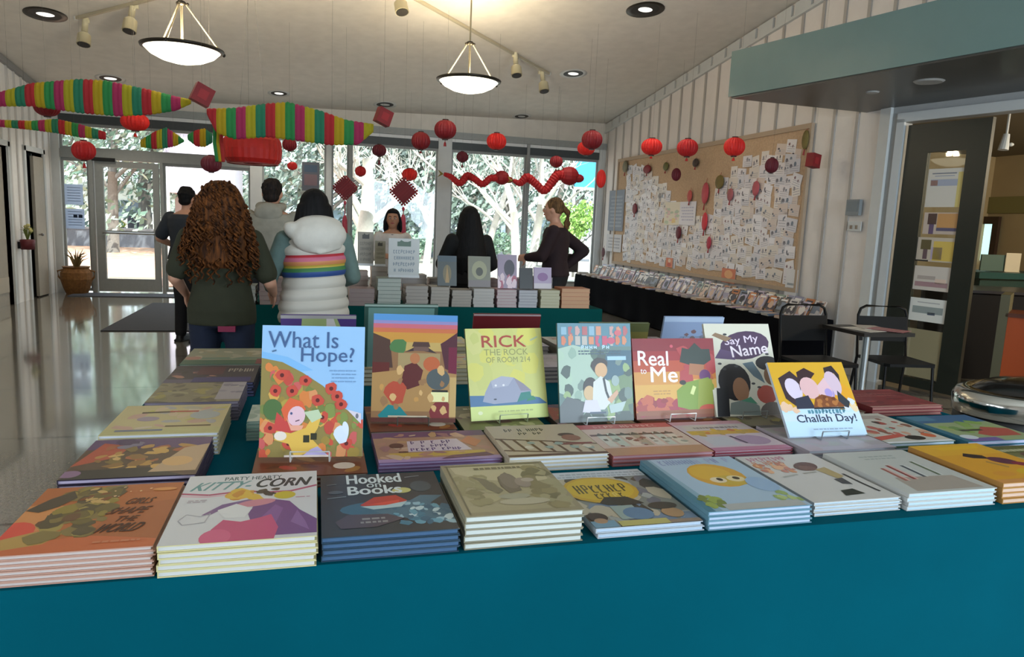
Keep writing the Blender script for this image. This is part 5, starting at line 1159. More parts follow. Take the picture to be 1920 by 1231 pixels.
a = Art('3c4444'); a.R(0, .8, 1, 1, '34444e').E(.5, .4, .22, .3, '6c6244').P([(.4, .1), (.5, .7), (.62, .1)], '9a7c4c'); disp(822, 858, 480, 5.79, Z[4], '3c4444', 'dark display book with brown figure left of the black haired woman', a)
a = Art('6c6c5c'); a.E(.5, .55, .34, .3, '8a8a6c').E(.5, .5, .16, .14, '3c3c30').R(0, 0, 1, .22, '6c6464'); disp(880, 922, 481, 5.79, Z[6], '6c6c5c', 'grey green display book in front of the black haired woman', a)
a = Art('8a7c90'); a.E(.6, .6, .28, .25, '34303c').blobs(12, 0, 0, 1, .35, ['b08090', '9a5064', 'c8b4bc'], .08, .15, 3); disp(936, 972, 478, 5.79, Z[7], '8a7c90', 'lilac display book with dark figure and pink flowers', a)
disp(976, 1001, 503, 5.79, Z[8], '050506', 'small black display book between the two lilac ones')
a = Art('9a8aa4'); a.E(.5, .55, .3, .2, '7a5484').R(0, 0, 1, .25, 'b4acb4'); disp(1003, 1036, 502, 5.79, Z[9], '9a8aa4', 'pale lilac display book right of the small black book', a)
# signs
def sign(x0, x1, y0, Y, zb, c, lb, head, lines, lc):
    a = on(x0, y0, 1, Y); d = on(x1, y0, 1, Y); w = d.x-a.x; h = a.z-zb; t = thing('table_sign', lb, 'sign', ((a.x+d.x)/2, Y, zb), (0, 0, 0), 'signs on the middle table')
    b = MB().setc(c); b.box((0, 0, h/2), (w, .004, h)); ar = Art(c); ar.R(.28, .80, .72, .92, head).P([(.28, .86), (.4, .96), (.55, .9), (.72, .95), (.72, .86)], head)
    for k in range(lines): glyphs(ar, .14+.03*(k % 2), .62-k*.16, .86-.03*(k % 2), .71-k*.16, [lc], 9, k+3, .28)
    b2 = MB(); ar.put(b2, w, h, 0)
    b.add([(v[0], -.0022-v[2], v[1]+h/2) for v in b2.v], b2.f); b.c[-len(b2.v):] = b2.c; b.build('sheet', M_ART, t)
    b = MB(); b.box((0, .01, .004), (w, .09, .005)); b.box((0, -.03, .012), (w, .002, .02)); b.build('stand', mat('acrylic', 'c8ccd0', .15), t)
sign(729, 787, 446, 5.82, Z[2]+.001 if Z[2] > Z[3] else Z[3], 'b9bcbc', 'white sign with green header and grey lettering standing on the stacks', '4a6454', 4, '7c8894')
sign(671, 701, 434, 6.22, on(710, 500, 1, 6.12).z, '8a8478', 'tall beige sign with dark header at the back left of the middle table', '34322f', 4, '6c6860')
sign(703, 723, 451, 6.20, on(710, 500, 1, 6.12).z, '94907f', 'small beige sign beside the tall beige sign', '44423c', 3, '7c7868')

# ------------------------------------------------------------------ small table and two chairs by the door, floor mats, plants, bin
M_CH = mat('chair_black', '060607', .5, spec=.25)
def chair(x, y, rz, lb):
    t = thing('cafe_chair', lb, 'chair', (x, y, 0), (0, 0, rz), 'black chairs by the small table'); w = .23; r = .0125
    b = MB(); pts = [(-w, .2, .45), (-w, .235, .7), (-w, .25, .82), (-w+.02, .255, .875), (-w+.07, .258, .9), (w-.07, .258, .9), (w-.02, .255, .875), (w, .25, .82), (w, .235, .7), (w, .2, .45)]
    b.tube(pts, r, 8); b.build('back_frame', M_CH, t, True)
    b = MB(); b.box((0, .235, .70), (2*w, .02, .22), Matrix.Rotation(-.08, 3, 'X')); b.build('backrest', M_CH, t)
    b = MB(); b.prism([(-w, -.2), (-w+.03, -.24), (w-.03, -.24), (w, -.2), (w, .2), (-w, .2)], .44, .465); b.build('seat', M_CH, t)
    for sx in (-1, 1):
        b = MB(); b.tube([(sx*w, .2, .45), (sx*(w+.015), .26, 0)], r, 8); b.build('leg', M_CH, t)
        b = MB(); b.tube([(sx*(w-.02), -.2, .44), (sx*(w-.005), -.23, 0)], r, 8); b.build('leg', M_CH, t)
chair(4.10, 5.05, R(0)+math.pi*0, 'black metal chair left of the small table, back towards the pinboard')
chair(4.87, 5.03, R(-10), 'black metal chair right of the small table beside the green door')
t = thing('cafe_table', 'small square table with dark edge between the two black chairs', 'table', (4.50, 4.98, 0))
b = MB(); b.box((0, 0, .725), (.5, .5, .03)); b.build('tabletop', mat('table_dark', '26221f', .4), t)
b = MB(); b.tube([(0, 0, .71), (0, 0, .04)], .03, 12); b.build('pedestal', mat('pale_steel', 'a4a8a8', .3, .6), t)
b = MB(); b.box((0, 0, .02), (.42, .06, .03)); b.box((0, 0, .02), (.06, .42, .03)); b.build('foot', mat('pale_steel'), t)
for k, (dx, dy, a, c, lb) in enumerate([(-.1, -.05, .2, 'c4beb4', 'open white paper lying on the small dark table'), (.1, .08, -.3, 'b4aca4', 'greyish leaflet lying on the far side of the small table'), (.16, -.12, .5, '9c6468', 'pinkish leaflet lying at the right edge of the small table')]):
    b = MB().setc(c); b.box((0, 0, 0), (.21, .28, .002)); b.setc('8a8680')
    for q in range(5): b.box((0, -.1+q*.045, .0013), (.15, .006, .0004))
    o = b.build('leaflet', M_ART); o.location = (4.5+dx*.8, 4.98+dy*.8, .7412+.0025*k); o.rotation_euler = (0, 0, a); tag(o, lb, 'leaflet')

# chrome bin at the right edge
c = Vector((3.60, 2.74, 0)); t = thing('litter_bin', 'big oval bin with chrome rim and dark lid right of the book table', 'bin', tuple(c))
b = MB(); b.lathe([(0, 0.01), (.42, .01), (.44, .1), (.44, .66), (.0, .66)], n=44, sx=1, sy=.66); b.build('body', mat('bin_grey', '4c4c48', .45, .3), t, True)
b = MB(); b.lathe([(.445, .64), (.47, .645), (.475, .72), (.455, .75), (.39, .765), (.37, .75)], n=44, sx=1, sy=.66); b.build('chrome_rim', mat('chrome', 'c8c8c4', .12, 1), t, True)
b = MB(); b.lathe([(.372, .752), (.30, .79), (.15, .805), (0, .81)], n=44, sx=1, sy=.66); b.build('lid', mat('lid_dark', '1a1817', .15), t, True)
b = MB(); b.lathe([(.446, .56), (.46, .57), (.46, .635), (.446, .64)], n=44, sx=1, sy=.66); b.build('black_band', mat('rubber', '0c0c0c', .5), t, True)
# orange and dark cabinet beyond the bin, seen through the doorway
b = MB(); b.bb(-.4, .6, -.25, .25, 0, .78); t = thing('orange_stand', 'orange display stand at the right edge beyond the chrome bin', 'display stand', (7.15, 5.40, 0), (0, 0, R(-53)))
b.build('body', mat('orange_paint', 'b04a12', .5), t)
b = MB(); b.bb(-.42, .64, -.28, .28, .78, .82); b.build('top', mat('orange_dark', '5c2a14', .5), t)
b = MB(); b.bb(-.48, -.4, -.28, .28, 0, 1.0); b.build('side_panel', mat('olive_panel', '5c5840', .5), t)
t = thing('draped_counter', 'counter with dark navy cloth in the room beyond the green door', 'counter', (7.75, 6.45, 0), (0, 0, R(-20)))
b = MB(); b.bb(-.75, .75, -.5, .5, 0, .96); b.build('navy_cloth', mat('navy_cloth', '05060f', .85), t)
b = MB(); b.bb(-.77, .77, -.52, .52, .96, .99); b.build('worktop', mat('counter_top', '34343a', .3), t)
b = MB(); b.bb(-.02, .12, -.505, -.5, .8, .83); b.build('tag_strip', M_WHITE, t)
t = thing('service_desk', 'teal reception desk far in the room beyond the doorway', 'desk', (9.35, 7.83, 0))
b = MB(); b.bb(-.9, .9, -.35, .35, 0, 1.05); b.build('body', mat('desk_teal', '23403e', .5), t)
b = MB(); b.bb(-1, 1, -.42, .42, 1.05, 1.13); b.build('worktop', mat('desk_top', '1c4a4c', .4), t)
b = MB(); b.box((-.4, -.1, 1.25), (.5, .02, .22)); b.build('screen_guard', mat('guard', '5c7470', .4), t)
p = on(1888, 478, 1, 7.8); b = MB(); b.box((0, 0, .13), (.26, .01, .26)); b.box((0, .03, .004), (.26, .1, .006)); o = b.build('white_notice', mat('notice_white', 'd8d0bc', .6)); o.location = (p.x, 7.7, 1.1315); tag(o, 'cream notice standing on the teal reception desk', 'sign')
# lit window, hanging spotlight and added fill light in the back room
a = on(1838, 488, 0, XE-.02); c2 = on(1866, 420, 0, XE-.02)
w = thing('window_10', '', '', (XE-.02, (a.y+c2.y)/2, a.z)); del w['label']; del w['category']; struct(w)
hw = abs(a.y-c2.y)/2; h = c2.z-a.z
b = MB(); b.bb(-.02, 0, -hw, hw, 0, h); b.build('bright_pane', mat('daylight_pane', 'b8e0dc', .5, emit=1.0), w)
b = MB(); b.bb(-.06, 0, -hw-.1, -hw, -.05, h+.12); b.bb(-.06, 0, hw, hw+.1, -.05, h+.12); b.bb(-.06, 0, -hw, hw, h, h+.12); b.build('window_frame', mat('dark_wood', '3c2c22', .6), w)
p = on(1885, 270, 1, 6.0)
t = thing('hanging_spotlight', 'white spotlight hanging in the room beyond the doorway', 'lamp', tuple(p))
b = MB(); b.tube([(0, 0, 2.9-p.z), (0, 0, 0)], .012); b.build('rod', M_WHITE, t)
b = MB(); b.tube([(0, 0, .1), (-.02, 0, -.06)], [.03, .05], 12); b.ell((.07, 0, 0), (.03, .03, .02)); b.build('lamp_head', M_WHITE, t)
l = bpy.data.lights.new('back_room_fill', 'POINT'); l.energy = 300; l.color = (1, .86, .64); l.shadow_soft_size = .25  # unseen point light added to brighten the back room, has no fixture
o = bpy.data.objects.new('back_room_fill', l); SC.collection.objects.link(o); o.location = (8.9, 3.4, 2.6)

# floor mats
b = MB(); b.bb(-2.5, 1.0, 9.48, 12.35, .001, .012); tag(b.build('floor_mat', mat('mat_dark', '34343a', .9, noise=.1, nscale=60)), 'dark grey mat on the floor behind the man in dark clothes', 'floor mat')
b = MB(); b.bb(-3.95, -2.3, 13.2, 13.72, .001, .012); tag(b.build('floor_mat', mat('mat_grey', '45474f', .9)), 'narrow grey mat right inside the glass entrance door', 'floor mat')

def spiky(t, n, r, h, z0, mt, seed, droop=.3, w=.01, name='leaves'):
    q = random.Random(seed); b = MB()
    for i in range(n):
        a = q.random()*6.28; s = q.uniform(.5, 1); dx, dy = math.cos(a)*r*s, math.sin(a)*r*s; hh = h*q.uniform(.5, 1)
        b.tube([(0, 0, z0), (dx*.5, dy*.5, z0+hh*.7), (dx, dy, z0+hh*(1-droop*q.random()))], [w, w*.9, w*.2], 5)
    b.build(name, mt, t)
p = on(150, 548, 2, 0); t = thing('wicker_planter', 'brown wicker urn with dried grass left of the entrance door', 'planter', (p.x, p.y-.15, 0))
b = MB(); b.lathe([(0, 0), (.16, 0), (.2, .1), (.24, .25), (.235, .36), (.19, .43), (.21, .46), (.18, .46), (0, .40)], n=30, rib=.01); b.build('urn', mat('wicker', '7a5228', .8, noise=.25, nscale=30, bump=.4), t)
b = MB(); b.tube([(.2, 0, .4), (.28, 0, .38), (.27, 0, .28), (.22, 0, .22)], .014); b.tube([(-.2, 0, .4), (-.28, 0, .38), (-.27, 0, .28), (-.22, 0, .22)], .014); b.build('handle', mat('wicker'), t)
spiky(t, 26, .24, .42, .38, mat('dried_grass', '6a5a34', .8, noise=.2), 4)
p = on(43, 452, 0, XL+.06); t = thing('wall_planter', 'small dark red pot with flowers on the left wall', 'planter', (XL+.12, p.y, p.z))
b = MB(); b.lathe([(0, -.12), (.09, -.12), (.1, .02), (.08, .03), (0, .02)], n=18); b.build('pot', mat('dark_red_pot', '5c1a20', .5), t, True)
b = MB(); b.box((-.09, 0, -.06), (.06, .08, .1)); b.build('wall_bracket', M_BLACK, t)
spiky(t, 18, .12, .24, .02, mat('pot_leaf', '6a7434', .7), 6, w=.008)
b = MB()
for i in range(5): b.ell((.03*math.cos(i*1.3)+.02, .05*math.sin(i*1.3), .16+.02*i), (.03, .03, .025), 8, 6)
b.build('flowers', mat('flower_cream', 'b9b070', .6), t)
# ------------------------------------------------------------------ people
SKIN = mat('skin_light', 'b98a72', .55, noise=.05, nscale=12); SKIN2 = mat('skin_tan', 'a07258', .55, noise=.05, nscale=12)
def hair_mat(name, c1, c2, sc=18, ro=.72):
    if name in MATS: return MATS[name]
    m = mat(name, c1, ro, spec=.25); nt = m.node_tree; b = nt.nodes['Principled BSDF']
    tc = nt.nodes.new('ShaderNodeTexCoord'); mp = nt.nodes.new('ShaderNodeMapping'); mp.inputs['Scale'].default_value = (sc, sc, sc*.15)
    n = nt.nodes.new('ShaderNodeTexNoise'); n.inputs['Scale'].default_value = 3; n.inputs['Detail'].default_value = 4
    r = nt.nodes.new('ShaderNodeValToRGB'); r.color_ramp.elements[0].position = .35; r.color_ramp.elements[1].position = .7
    r.color_ramp.elements[0].color = (*lin(c1), 1); r.color_ramp.elements[1].color = (*lin(c2), 1)
    L = nt.links; L.new(tc.outputs['Object'], mp.inputs[0]); L.new(mp.outputs[0], n.inputs['Vector']); L.new(n.outputs['Fac'], r.inputs['Fac']); L.new(r.outputs['Color'], b.inputs['Base Color'])
    bp = nt.nodes.new('ShaderNodeBump'); bp.inputs['Strength'].default_value = .6; bp.inputs['Distance'].default_value = .01; L.new(n.outputs['Fac'], bp.inputs['Height']); L.new(bp.outputs['Normal'], b.inputs['Normal'])
    return m
def sleeve_cap(b, a, ra, c, rc): b.cap(a, ra, c, rc, 12)
def hand(b, w, fd, pn, side, curl=.5, s=1.0):
    """w wrist, fd finger direction, pn palm normal, side +1/-1 = which way the thumb points along fd x pn"""
    w = Vector(w); fd = Vector(fd).normalized(); pn = Vector(pn); pn = (pn-fd*pn.dot(fd)).normalized(); sd = fd.cross(pn).normalized()
    M = Matrix((sd, pn, fd)).transposed()
    b.ell(tuple(w+fd*.045*s), (.040*s, .016*s, .055*s), 14, 8, M)
    for k, (o, l) in enumerate([(-.029, .062), (-.010, .072), (.010, .068), (.028, .052)]):
        p0 = w+fd*.085*s+sd*o*s*side; a = curl*.6; p1 = p0+(fd*math.cos(a)+pn*math.sin(a))*l*.55*s; p2 = p1+(fd*math.cos(a*2.3)+pn*math.sin(a*2.3))*l*.5*s
        b.cap(tuple(p0), .0098*s, tuple(p1), .009*s, 8); b.cap(tuple(p1), .009*s, tuple(p2), .0072*s, 8)
    p0 = w+fd*.025*s-sd*.034*s*side; p1 = p0+(fd*.6-sd*.75*side+pn*.3).normalized()*.04*s; p2 = p1+(fd*.9-sd*.3*side+pn*.4).normalized()*.032*s
    b.cap(tuple(p0), .013*s, tuple(p1), .011*s, 8); b.cap(tuple(p1), .011*s, tuple(p2), .008*s, 8)
def person(label, x, y, rz, Ht, wd=1.0, armL=None, armR=None, skin=SKIN, top=('1e2220', .018), sleeve='short', pants='15171e', shoes='101012', legs=0.10, bust=0, hem=.50, head_turn=0, head_fwd=.02, tops_col2=None, shirt_name='shirt', skirt=False, hand_kw=None):
    """local frame: facing +Y, feet on z=0; arms = (elbow, wrist) in local metres"""
    t = thing('person', label, 'person', (x, y, 0), (0, 0, rz)); S = Ht/1.68
    P = lambda a, b_, c: (a*S*1.0, b_*S, c*S)
    sw = .185*wd; hipz, waist, chest, shz, neck = .90, 1.04, 1.25, 1.385, 1.44; hd = Vector((0, head_fwd, 1.565))
    body = MB()
    def torso(b, e=0, z0=None, z1=None):
        rs = [(0, 0, .80, .155*wd, .11*wd), (0, -.01, .90, .172*wd, .125*wd), (0, -.005, .98, .155*wd, .112*wd), (0, 0, 1.06, .140*wd, .100*wd), (0, 0, 1.16, .150*wd, .108*wd+bust*.3), (0, .0, 1.26, .165*wd, .115*wd+bust*.5), (0, 0, 1.34, .168*wd, .105*wd), (0, 0, 1.39, .135*wd, .08*wd), (0, 0.005, 1.43, .07, .06)]
        out = []
        for cx, cy, z, rx, ry in rs:
            if z0 and z < z0-.001: continue
            if z1 and z > z1+.001: continue
            out.append((cx, cy*S, z*S, (rx+e)*S, (ry+e)*S))
        b.rings(out, 28)
    torso(body)
    h = hd; body.ell(P(*h), (.075*S, .092*S, .112*S), 20, 14); body.ell(P(h.x, h.y+.035, h.z-.06), (.05*S, .05*S, .06*S), 14, 10)
    body.ell(P(h.x, h.y+.093, h.z-.012), (.014*S, .022*S, .026*S), 10, 8); body.ell(P(h.x, h.y+.08, h.z-.052), (.026*S, .014*S, .010*S), 10, 6)
    for sx in (-1, 1): body.ell(P(sx*.077, h.y-.005, h.z-.01), (.012*S, .024*S, .032*S), 8, 8)
    body.cap(P(0, .0, 1.40), .055*S, P(0, head_fwd*.8, 1.50), .050*S)
    armL = armL or ((-.25, -.03, 1.10), (-.24, .10, .87)); armR = armR or ((.25, -.03, 1.10), (.24, .10, .87))
    for sx, (el, wr), kw in ((-1, armL, (hand_kw or {}).get('L', {})), (1, armR, (hand_kw or {}).get('R', {}))):
        sh = (sx*sw*.93, 0, 1.345); body.cap(P(*sh), .050*S*wd**.5, P(*el), .040*S*wd**.5); body.cap(P(*el), .040*S*wd**.5, P(*wr), .026*S)
        d = Vector(wr)-Vector(el); hand(body, P(*wr), d, kw.get('pn', (-sx, 0, -.2)), sx*kw.get('side', 1), kw.get('curl', .6), S)
    for sx in (-1, 1):
        hp = (sx*legs*wd**.5*.9, 0, .86); kn = (sx*legs, .02, .46); an = (sx*legs, -.02, .08)
        body.cap(P(*hp), .088*S*wd**.6, P(*kn), .055*S*wd**.5); body.cap(P(*kn), .056*S*wd**.5, P(*an), .037*S)
        body.cap(P(sx*legs, -.03, .045), .035*S, P(sx*legs, .13, .03), .028*S)
    o = body.build('body', skin, t); remesh(o, .009, True, 4)
    # garments
    col, e = top; g = MB(); torso(g, e, z0=.90 if hem >= .5 else .85, z1=1.40)
    for sx, (el, wr) in ((-1, armL), (1, armR)):
        sh = Vector((sx*sw*.93, 0, 1.345)); E = Vector(el); Wr = Vector(wr); ww = wd**.5
        if sleeve == 'short': q = sh+(E-sh)*.78; g.cap(P(*sh), (.058*ww+e*.6)*S, P(*q), (.054*ww+e*.7)*S)
        elif sleeve == 'three': g.cap(P(*sh), (.056*ww+e*.6)*S, P(*E), (.046*ww+e*.6)*S); q = E+(Wr-E)*.35; g.cap(P(*E), (.046*ww+e*.6)*S, P(*q), (.042*ww+e*.6)*S)
        elif sleeve == 'long': g.cap(P(*sh), (.056*ww+e*.6)*S, P(*E), (.047*ww+e*.6)*S); q = E+(Wr-E)*.94; g.cap(P(*E), (.047*ww+e*.6)*S, P(*q), (.032*ww+e*.5)*S)
    if hem < .5: g.rings([(0, 0, .815*S, (.172*wd+e)*S, (.13*wd+e)*S), (0, 0, .93*S, (.170*wd+e)*S, (.128*wd+e)*S)], 28)
    o = g.build(shirt_name, mat('cloth_'+col, col, .85, noise=.12, nscale=14, bump=.35), t); remesh(o, .014, True, 3)
    g = MB()
    if skirt:
        g.rings([(0, 0, .08*S, .20*wd*S, .15*wd*S), (0, 0, .5*S, .19*wd*S, .15*wd*S), (0, 0, .9*S, .182*wd*S, .135*wd*S), (0, 0, 1.0*S, .16*wd*S, .12*wd*S)], 28)
    else:
        torso(g, .010, z0=.80, z1=.98); ww = wd**.55
        for sx in (-1, 1):
            g.cap(P(sx*legs*ww*.85, -.005, .84), .100*S*ww, P(sx*legs, .015, .46), .072*S*ww); g.cap(P(sx*legs, .015, .46), .072*S*ww, P(sx*legs, -.02, .10), .058*S*ww)
    o = g.build('trousers' if not skirt else 'long_skirt', mat('cloth_'+pants, pants, .85, noise=.15, nscale=14, bump=.3), t); remesh(o, .014, True, 3)
    for sx in (-1, 1):
        g = MB(); g.cap(P(sx*legs, -.035, .05), .045*S, P(sx*legs, .14, .038), .036*S); g.box(P(sx*legs, .05, .012), (.09*S, .27*S, .024*S)); o = g.build('shoe', mat('shoe_'+shoes, shoes, .5), t); remesh(o, .012, True, 2)
    return t, S, hd
def eyes(t, S, hd):
    for sx in (-1, 1):
        b = MB().setc('b0a8a0'); b.ell((sx*.030*S, (hd.y+.082)*S, (hd.z+.004)*S), (.014*S, .010*S, .008*S), 10, 8); b.setc('201814'); b.ell((sx*.030*S, (hd.y+.090)*S, (hd.z+.004)*S), (.006*S, .004*S, .006*S), 8, 6); b.build('eye', art_mat(), t)
        b = MB(); b.tube([(sx*.014*S, (hd.y+.092)*S, (hd.z+.024)*S), (sx*.030*S, (hd.y+.090)*S, (hd.z+.030)*S), (sx*.046*S, (hd.y+.078)*S, (hd.z+.023)*S)], .0035, 5); b.build('eyebrow', mat('brow', '20140f', .8), t)
    b = MB(); b.ell((0, (hd.y+.090)*S, (hd.z-.052)*S), (.024*S, .009*S, .008*S), 12, 6); b.build('mouth', mat('lips', '8c3c3c', .4), t)
def hair(t, S, hd, m, kind, seed=1, name='hair'):
    b = MB(); h = hd; q = random.Random(seed); Q = lambda x, y, z: ((h.x+x)*S, (h.y+y)*S, (h.z+z)*S)
    if kind == 'short':
        b.ell(Q(0, -.012, .028), (.084*S, .094*S, .098*S), 20, 12); b.ell(Q(0, -.045, -.035), (.070*S, .050*S, .050*S), 14, 10)
        for i in range(70): a = q.random()*6.28; f = q.uniform(0, 1.2); b.ell(Q(.076*math.cos(a)*math.cos(f), -.014+.086*math.sin(a)*math.cos(f), .03+.09*math.sin(f)), (.018*S, .018*S, .014*S), 7, 5)
        vox = .009
    if kind == 'bob':
        b.ell(Q(0, -.015, .028), (.098*S, .105*S, .105*S), 20, 12); b.rings([(h.x*S, (h.y-.030)*S, (h.z-.155)*S, .128*S, .085*S), (h.x*S, (h.y-.030)*S, (h.z-.08)*S, .120*S, .09*S), (h.x*S, (h.y-.02)*S, (h.z+.03)*S, .100*S, .098*S)], 22)
        for i in range(34): a = math.pi+math.pi*i/33; b.tube([Q(.1*math.cos(a), -.03+.08*math.sin(a), .02), Q(.125*math.cos(a), -.03+.085*math.sin(a), -.1), Q(.128*math.cos(a), -.03+.088*math.sin(a), -.185-.02*q.random())], [.014*S, .015*S, .008*S], 6)
        vox = .009
    if kind == 'face':
        b.ell(Q(0, -.028, .030), (.090*S, .088*S, .098*S), 20, 12); b.ell(Q(0, .03, .085), (.07*S, .055*S, .035*S), 14, 8); b.rings([(h.x*S, (h.y-.055)*S, (h.z-.17)*S, .105*S, .05*S), (h.x*S, (h.y-.050)*S, (h.z-.08)*S, .10*S, .06*S), (h.x*S, (h.y-.04)*S, (h.z+.03)*S, .090*S, .075*S)], 22)
        for sx in (-1, 1):
            for k in range(5): b.tube([Q(sx*.07, .02-.02*k, .06), Q(sx*.094, .01-.02*k, -.04), Q(sx*.10, -.0-.02*k, -.12), Q(sx*.09, -.02*k, -.19)], [.016*S, .018*S, .016*S, .006*S], 7)
        vox = .008
    if kind == 'long':
        b.ell(Q(0, -.012, .026), (.094*S, .104*S, .104*S), 20, 12); n = 46
        for i in range(n):
            a = math.pi*.92+math.pi*1.16*i/(n-1); l = q.uniform(.50, .60); c, s = math.cos(a), math.sin(a)
            b.tube([Q(.08*c, -.01+.09*s, .05), Q(.105*c, -.02+.1*s, -.08), Q(.135*c, -.05+.10*s, -.24), Q(.15*c, -.07+.095*s, -.40), Q(.135*c, -.07+.085*s, -l)], [.02*S, .024*S, .024*S, .022*S, .008*S], 7)
        vox = .010
    if kind == 'pony':
        b.ell(Q(0, -.018, .026), (.086*S, .095*S, .098*S), 20, 12); b.ell(Q(0, -.09, .02), (.035*S, .03*S, .035*S), 12, 8)
        for i in range(14): a = 6.28*i/14; b.tube([Q(.012*math.cos(a), -.10, .02+.012*math.sin(a)), Q(.03*math.cos(a), -.15, -.03+.02*math.sin(a)), Q(.036*math.cos(a), -.145+.02*math.sin(a), -.13), Q(.02*math.cos(a), -.13, -.22-.03*q.random())], [.016*S, .02*S, .018*S, .006*S], 7)
        vox = .008
    if kind == 'curly':
        b.ell(Q(0, -.02, .04), (.125*S, .12*S, .105*S), 20, 12); b.rings([(h.x*S, (h.y-.08)*S, (h.z-.46)*S, .10*S, .06*S), (h.x*S, (h.y-.075)*S, (h.z-.34)*S, .185*S, .10*S), (h.x*S, (h.y-.05)*S, (h.z-.16)*S, .185*S, .12*S), (h.x*S, (h.y-.03)*S, (h.z+.02)*S, .145*S, .13*S), (h.x*S, (h.y-.02)*S, (h.z+.10)*S, .10*S, .1*S)], 24)
        o = b.build(name, m, t, True); remesh(o, .02, True, 2)
        b = MB()
        for i in range(230):                                     # corkscrew locks over the mass
            a = q.uniform(math.pi*.85, math.pi*2.15); z0 = q.uniform(-.36, .14); rx = .10+.09*min(1, max(0, (.14-z0)/.3)); ry = .105+.01*q.random()
            if z0 < -.3: rx *= .8
            if z0 > .0: rx *= math.sqrt(max(.05, 1-(z0/.16)**2))
            x0 = rx*math.cos(a); y0 = -.04+ry*math.sin(a)*(math.sqrt(max(.05, 1-(z0/.16)**2)) if z0 > 0 else 1)-(.03 if z0 < -.1 else 0); L = q.uniform(.10, .17); ph = q.random()*6; cr = q.uniform(.009, .016); pts = []
            for k in range(15):
                f = k/14; an = ph+f*q.uniform(13, 14); pts.append(Q(x0*(1+.22*f)+cr*math.cos(an), y0-.03*f+cr*math.sin(an), z0-L*f))
            b.tube(pts, [.0085*S*(1-.5*(k/14)) for k in range(15)], 5)
        b.build('curls', m, t, True); return
    o = b.build(name, m, t, True); remesh(o, vox, True, 1)

def place(px, Y, ptop, extra=.02):
    p = on(px, ptop, 1, Y); return p.x, p.z-extra
H_RED = hair_mat('red_curls', '281408', '704018', 20); H_BLK = hair_mat('black_hair', '050506', '121012'); H_DKB = hair_mat('dark_brown_hair', '0c0a0a', '2a1e18'); H_BRN = hair_mat('brown_hair', '2c1d12', '7a5a38')
# curly haired woman
x, hh = place(413, 4.72, 335, .035)
t, S, hd = person('woman with long curly auburn hair in an olive green tee, seen from behind', x, 4.72, R(-3), hh, 1.08, armL=((-.27, -.02, 1.10), (-.25, .17, .98)), armR=((.29, 0, 1.08), (.29, .2, .99)), top=('2a2c1c', .022), sleeve='short', pants='141e34', shoes='0c0c10', hem=.4, legs=.11)
hair(t, S, hd, H_RED, 'curly', 4)
b = MB(); b.box((.05*S, -.142*S, .80*S), (.10*S, .03, .035*S)); b.build('pocket_patch', mat('belt_pink', '7c1c40', .6), t)
# man behind her
x, hh = place(352, 8.75, 349, .01)
t, S, hd = person('man in dark tee and long dark trousers, half hidden left of the curly haired woman', x-.02, 8.75, R(-25), hh, 1.12, armL=((-.30, -.04, 1.12), (-.24, .18, 1.02)), armR=((.28, 0, 1.1), (.2, .2, 1.04)), top=('262b33', .02), sleeve='short', pants='0c0c12', shoes='08080a', legs=.085, skirt=False)
hair(t, S, hd, H_BLK, 'short', 5)
# hooded man
x, hh = place(516, 6.95, 334, .01)
t, S, hd = person('man in a stone grey hooded sweatshirt with short dark hair, seen from behind', x-.03, 6.95, R(-12), hh, 1.15, armL=((-.30, .0, 1.10), (-.22, .20, 1.0)), armR=((.28, .02, 1.1), (.2, .22, 1.0)), top=('8c887c', .03), sleeve='long', pants='1c1e24', shirt_name='hooded_sweatshirt')
hair(t, S, hd, H_DKB, 'short', 6)
b = MB(); b.tube([(.095*S*math.cos(.3*k), (-.02+.085*math.sin(.3*k))*S, (1.45+.01*math.sin(.3*k))*S) for k in range(23)], .036*S, 10); b.ell((0, -.105*S, 1.40*S), (.12*S, .055*S, .085*S), 18, 10); o = b.build('hood', mat('cloth_8c887c'), t); remesh(o, .012, True, 3)
# vest woman
x, hh = place(566, 5.0, 353, .012)
t, S, hd = person('woman in a white puffer vest with rainbow stripes and large hood, seen from behind', x+.08, 5.0, R(6), hh, 1.12, armL=((-.29, -.01, 1.10), (-.28, .20, 1.0)), armR=((.27, .04, 1.10), (.16, .24, 1.02)), top=('5f7470', .014), sleeve='long', pants='14141a', shirt_name='sweater')
hair(t, S, hd, H_BLK, 'bob', 7)
b = MB(); n = 30; zs = []
z = .80
while z < 1.385: zs.append(z); z += .0088
def vr(z):
    for (a, ra, ya), (c, rc, yc) in zip(VT, VT[1:]):
        if a <= z <= c: f = (z-a)/(c-a); return ra+(rc-ra)*f, ya+(yc-ya)*f
    return VT[-1][1:]
VT = [(.79, .232, .172), (.9, .228, .17), (1.0, .212, .155), (1.08, .202, .148), (1.2, .205, .15), (1.3, .205, .145), (1.35, .19, .13), (1.39, .15, .10)]
bands = [(0, 'c9c5bc'), (1.115, '2c4c8c'), (1.145, '3c7a48'), (1.17, 'c0a840'), (1.195, 'cf8a58'), (1.215, 'c66a84'), (1.24, 'b8303c'), (1.262, 'cfcac0')]
def bcol(z):
    c = bands[0][1]
    for a, k in bands:
        if z >= a: c = k
    return c
prev = None
for i, z in enumerate(zs):
    rx, ry = vr(z); q = .012*abs(math.sin((z-.8)/.075*math.pi)); ring = [((rx+q)*S*math.cos(2*math.pi*k/n), (ry+q)*S*math.sin(2*math.pi*k/n), (z+.015*math.cos(2*math.pi*k/n))*S) for k in range(n)]
    if prev:
        b.setc(bcol(z)); b.add(prev+ring, [(k, (k+1) % n, n+(k+1) % n, n+k) for k in range(n)])
    prev = ring
b.poly(prev)
b.build('puffer_vest', art_mat('vest_fabric', .55), t, True)
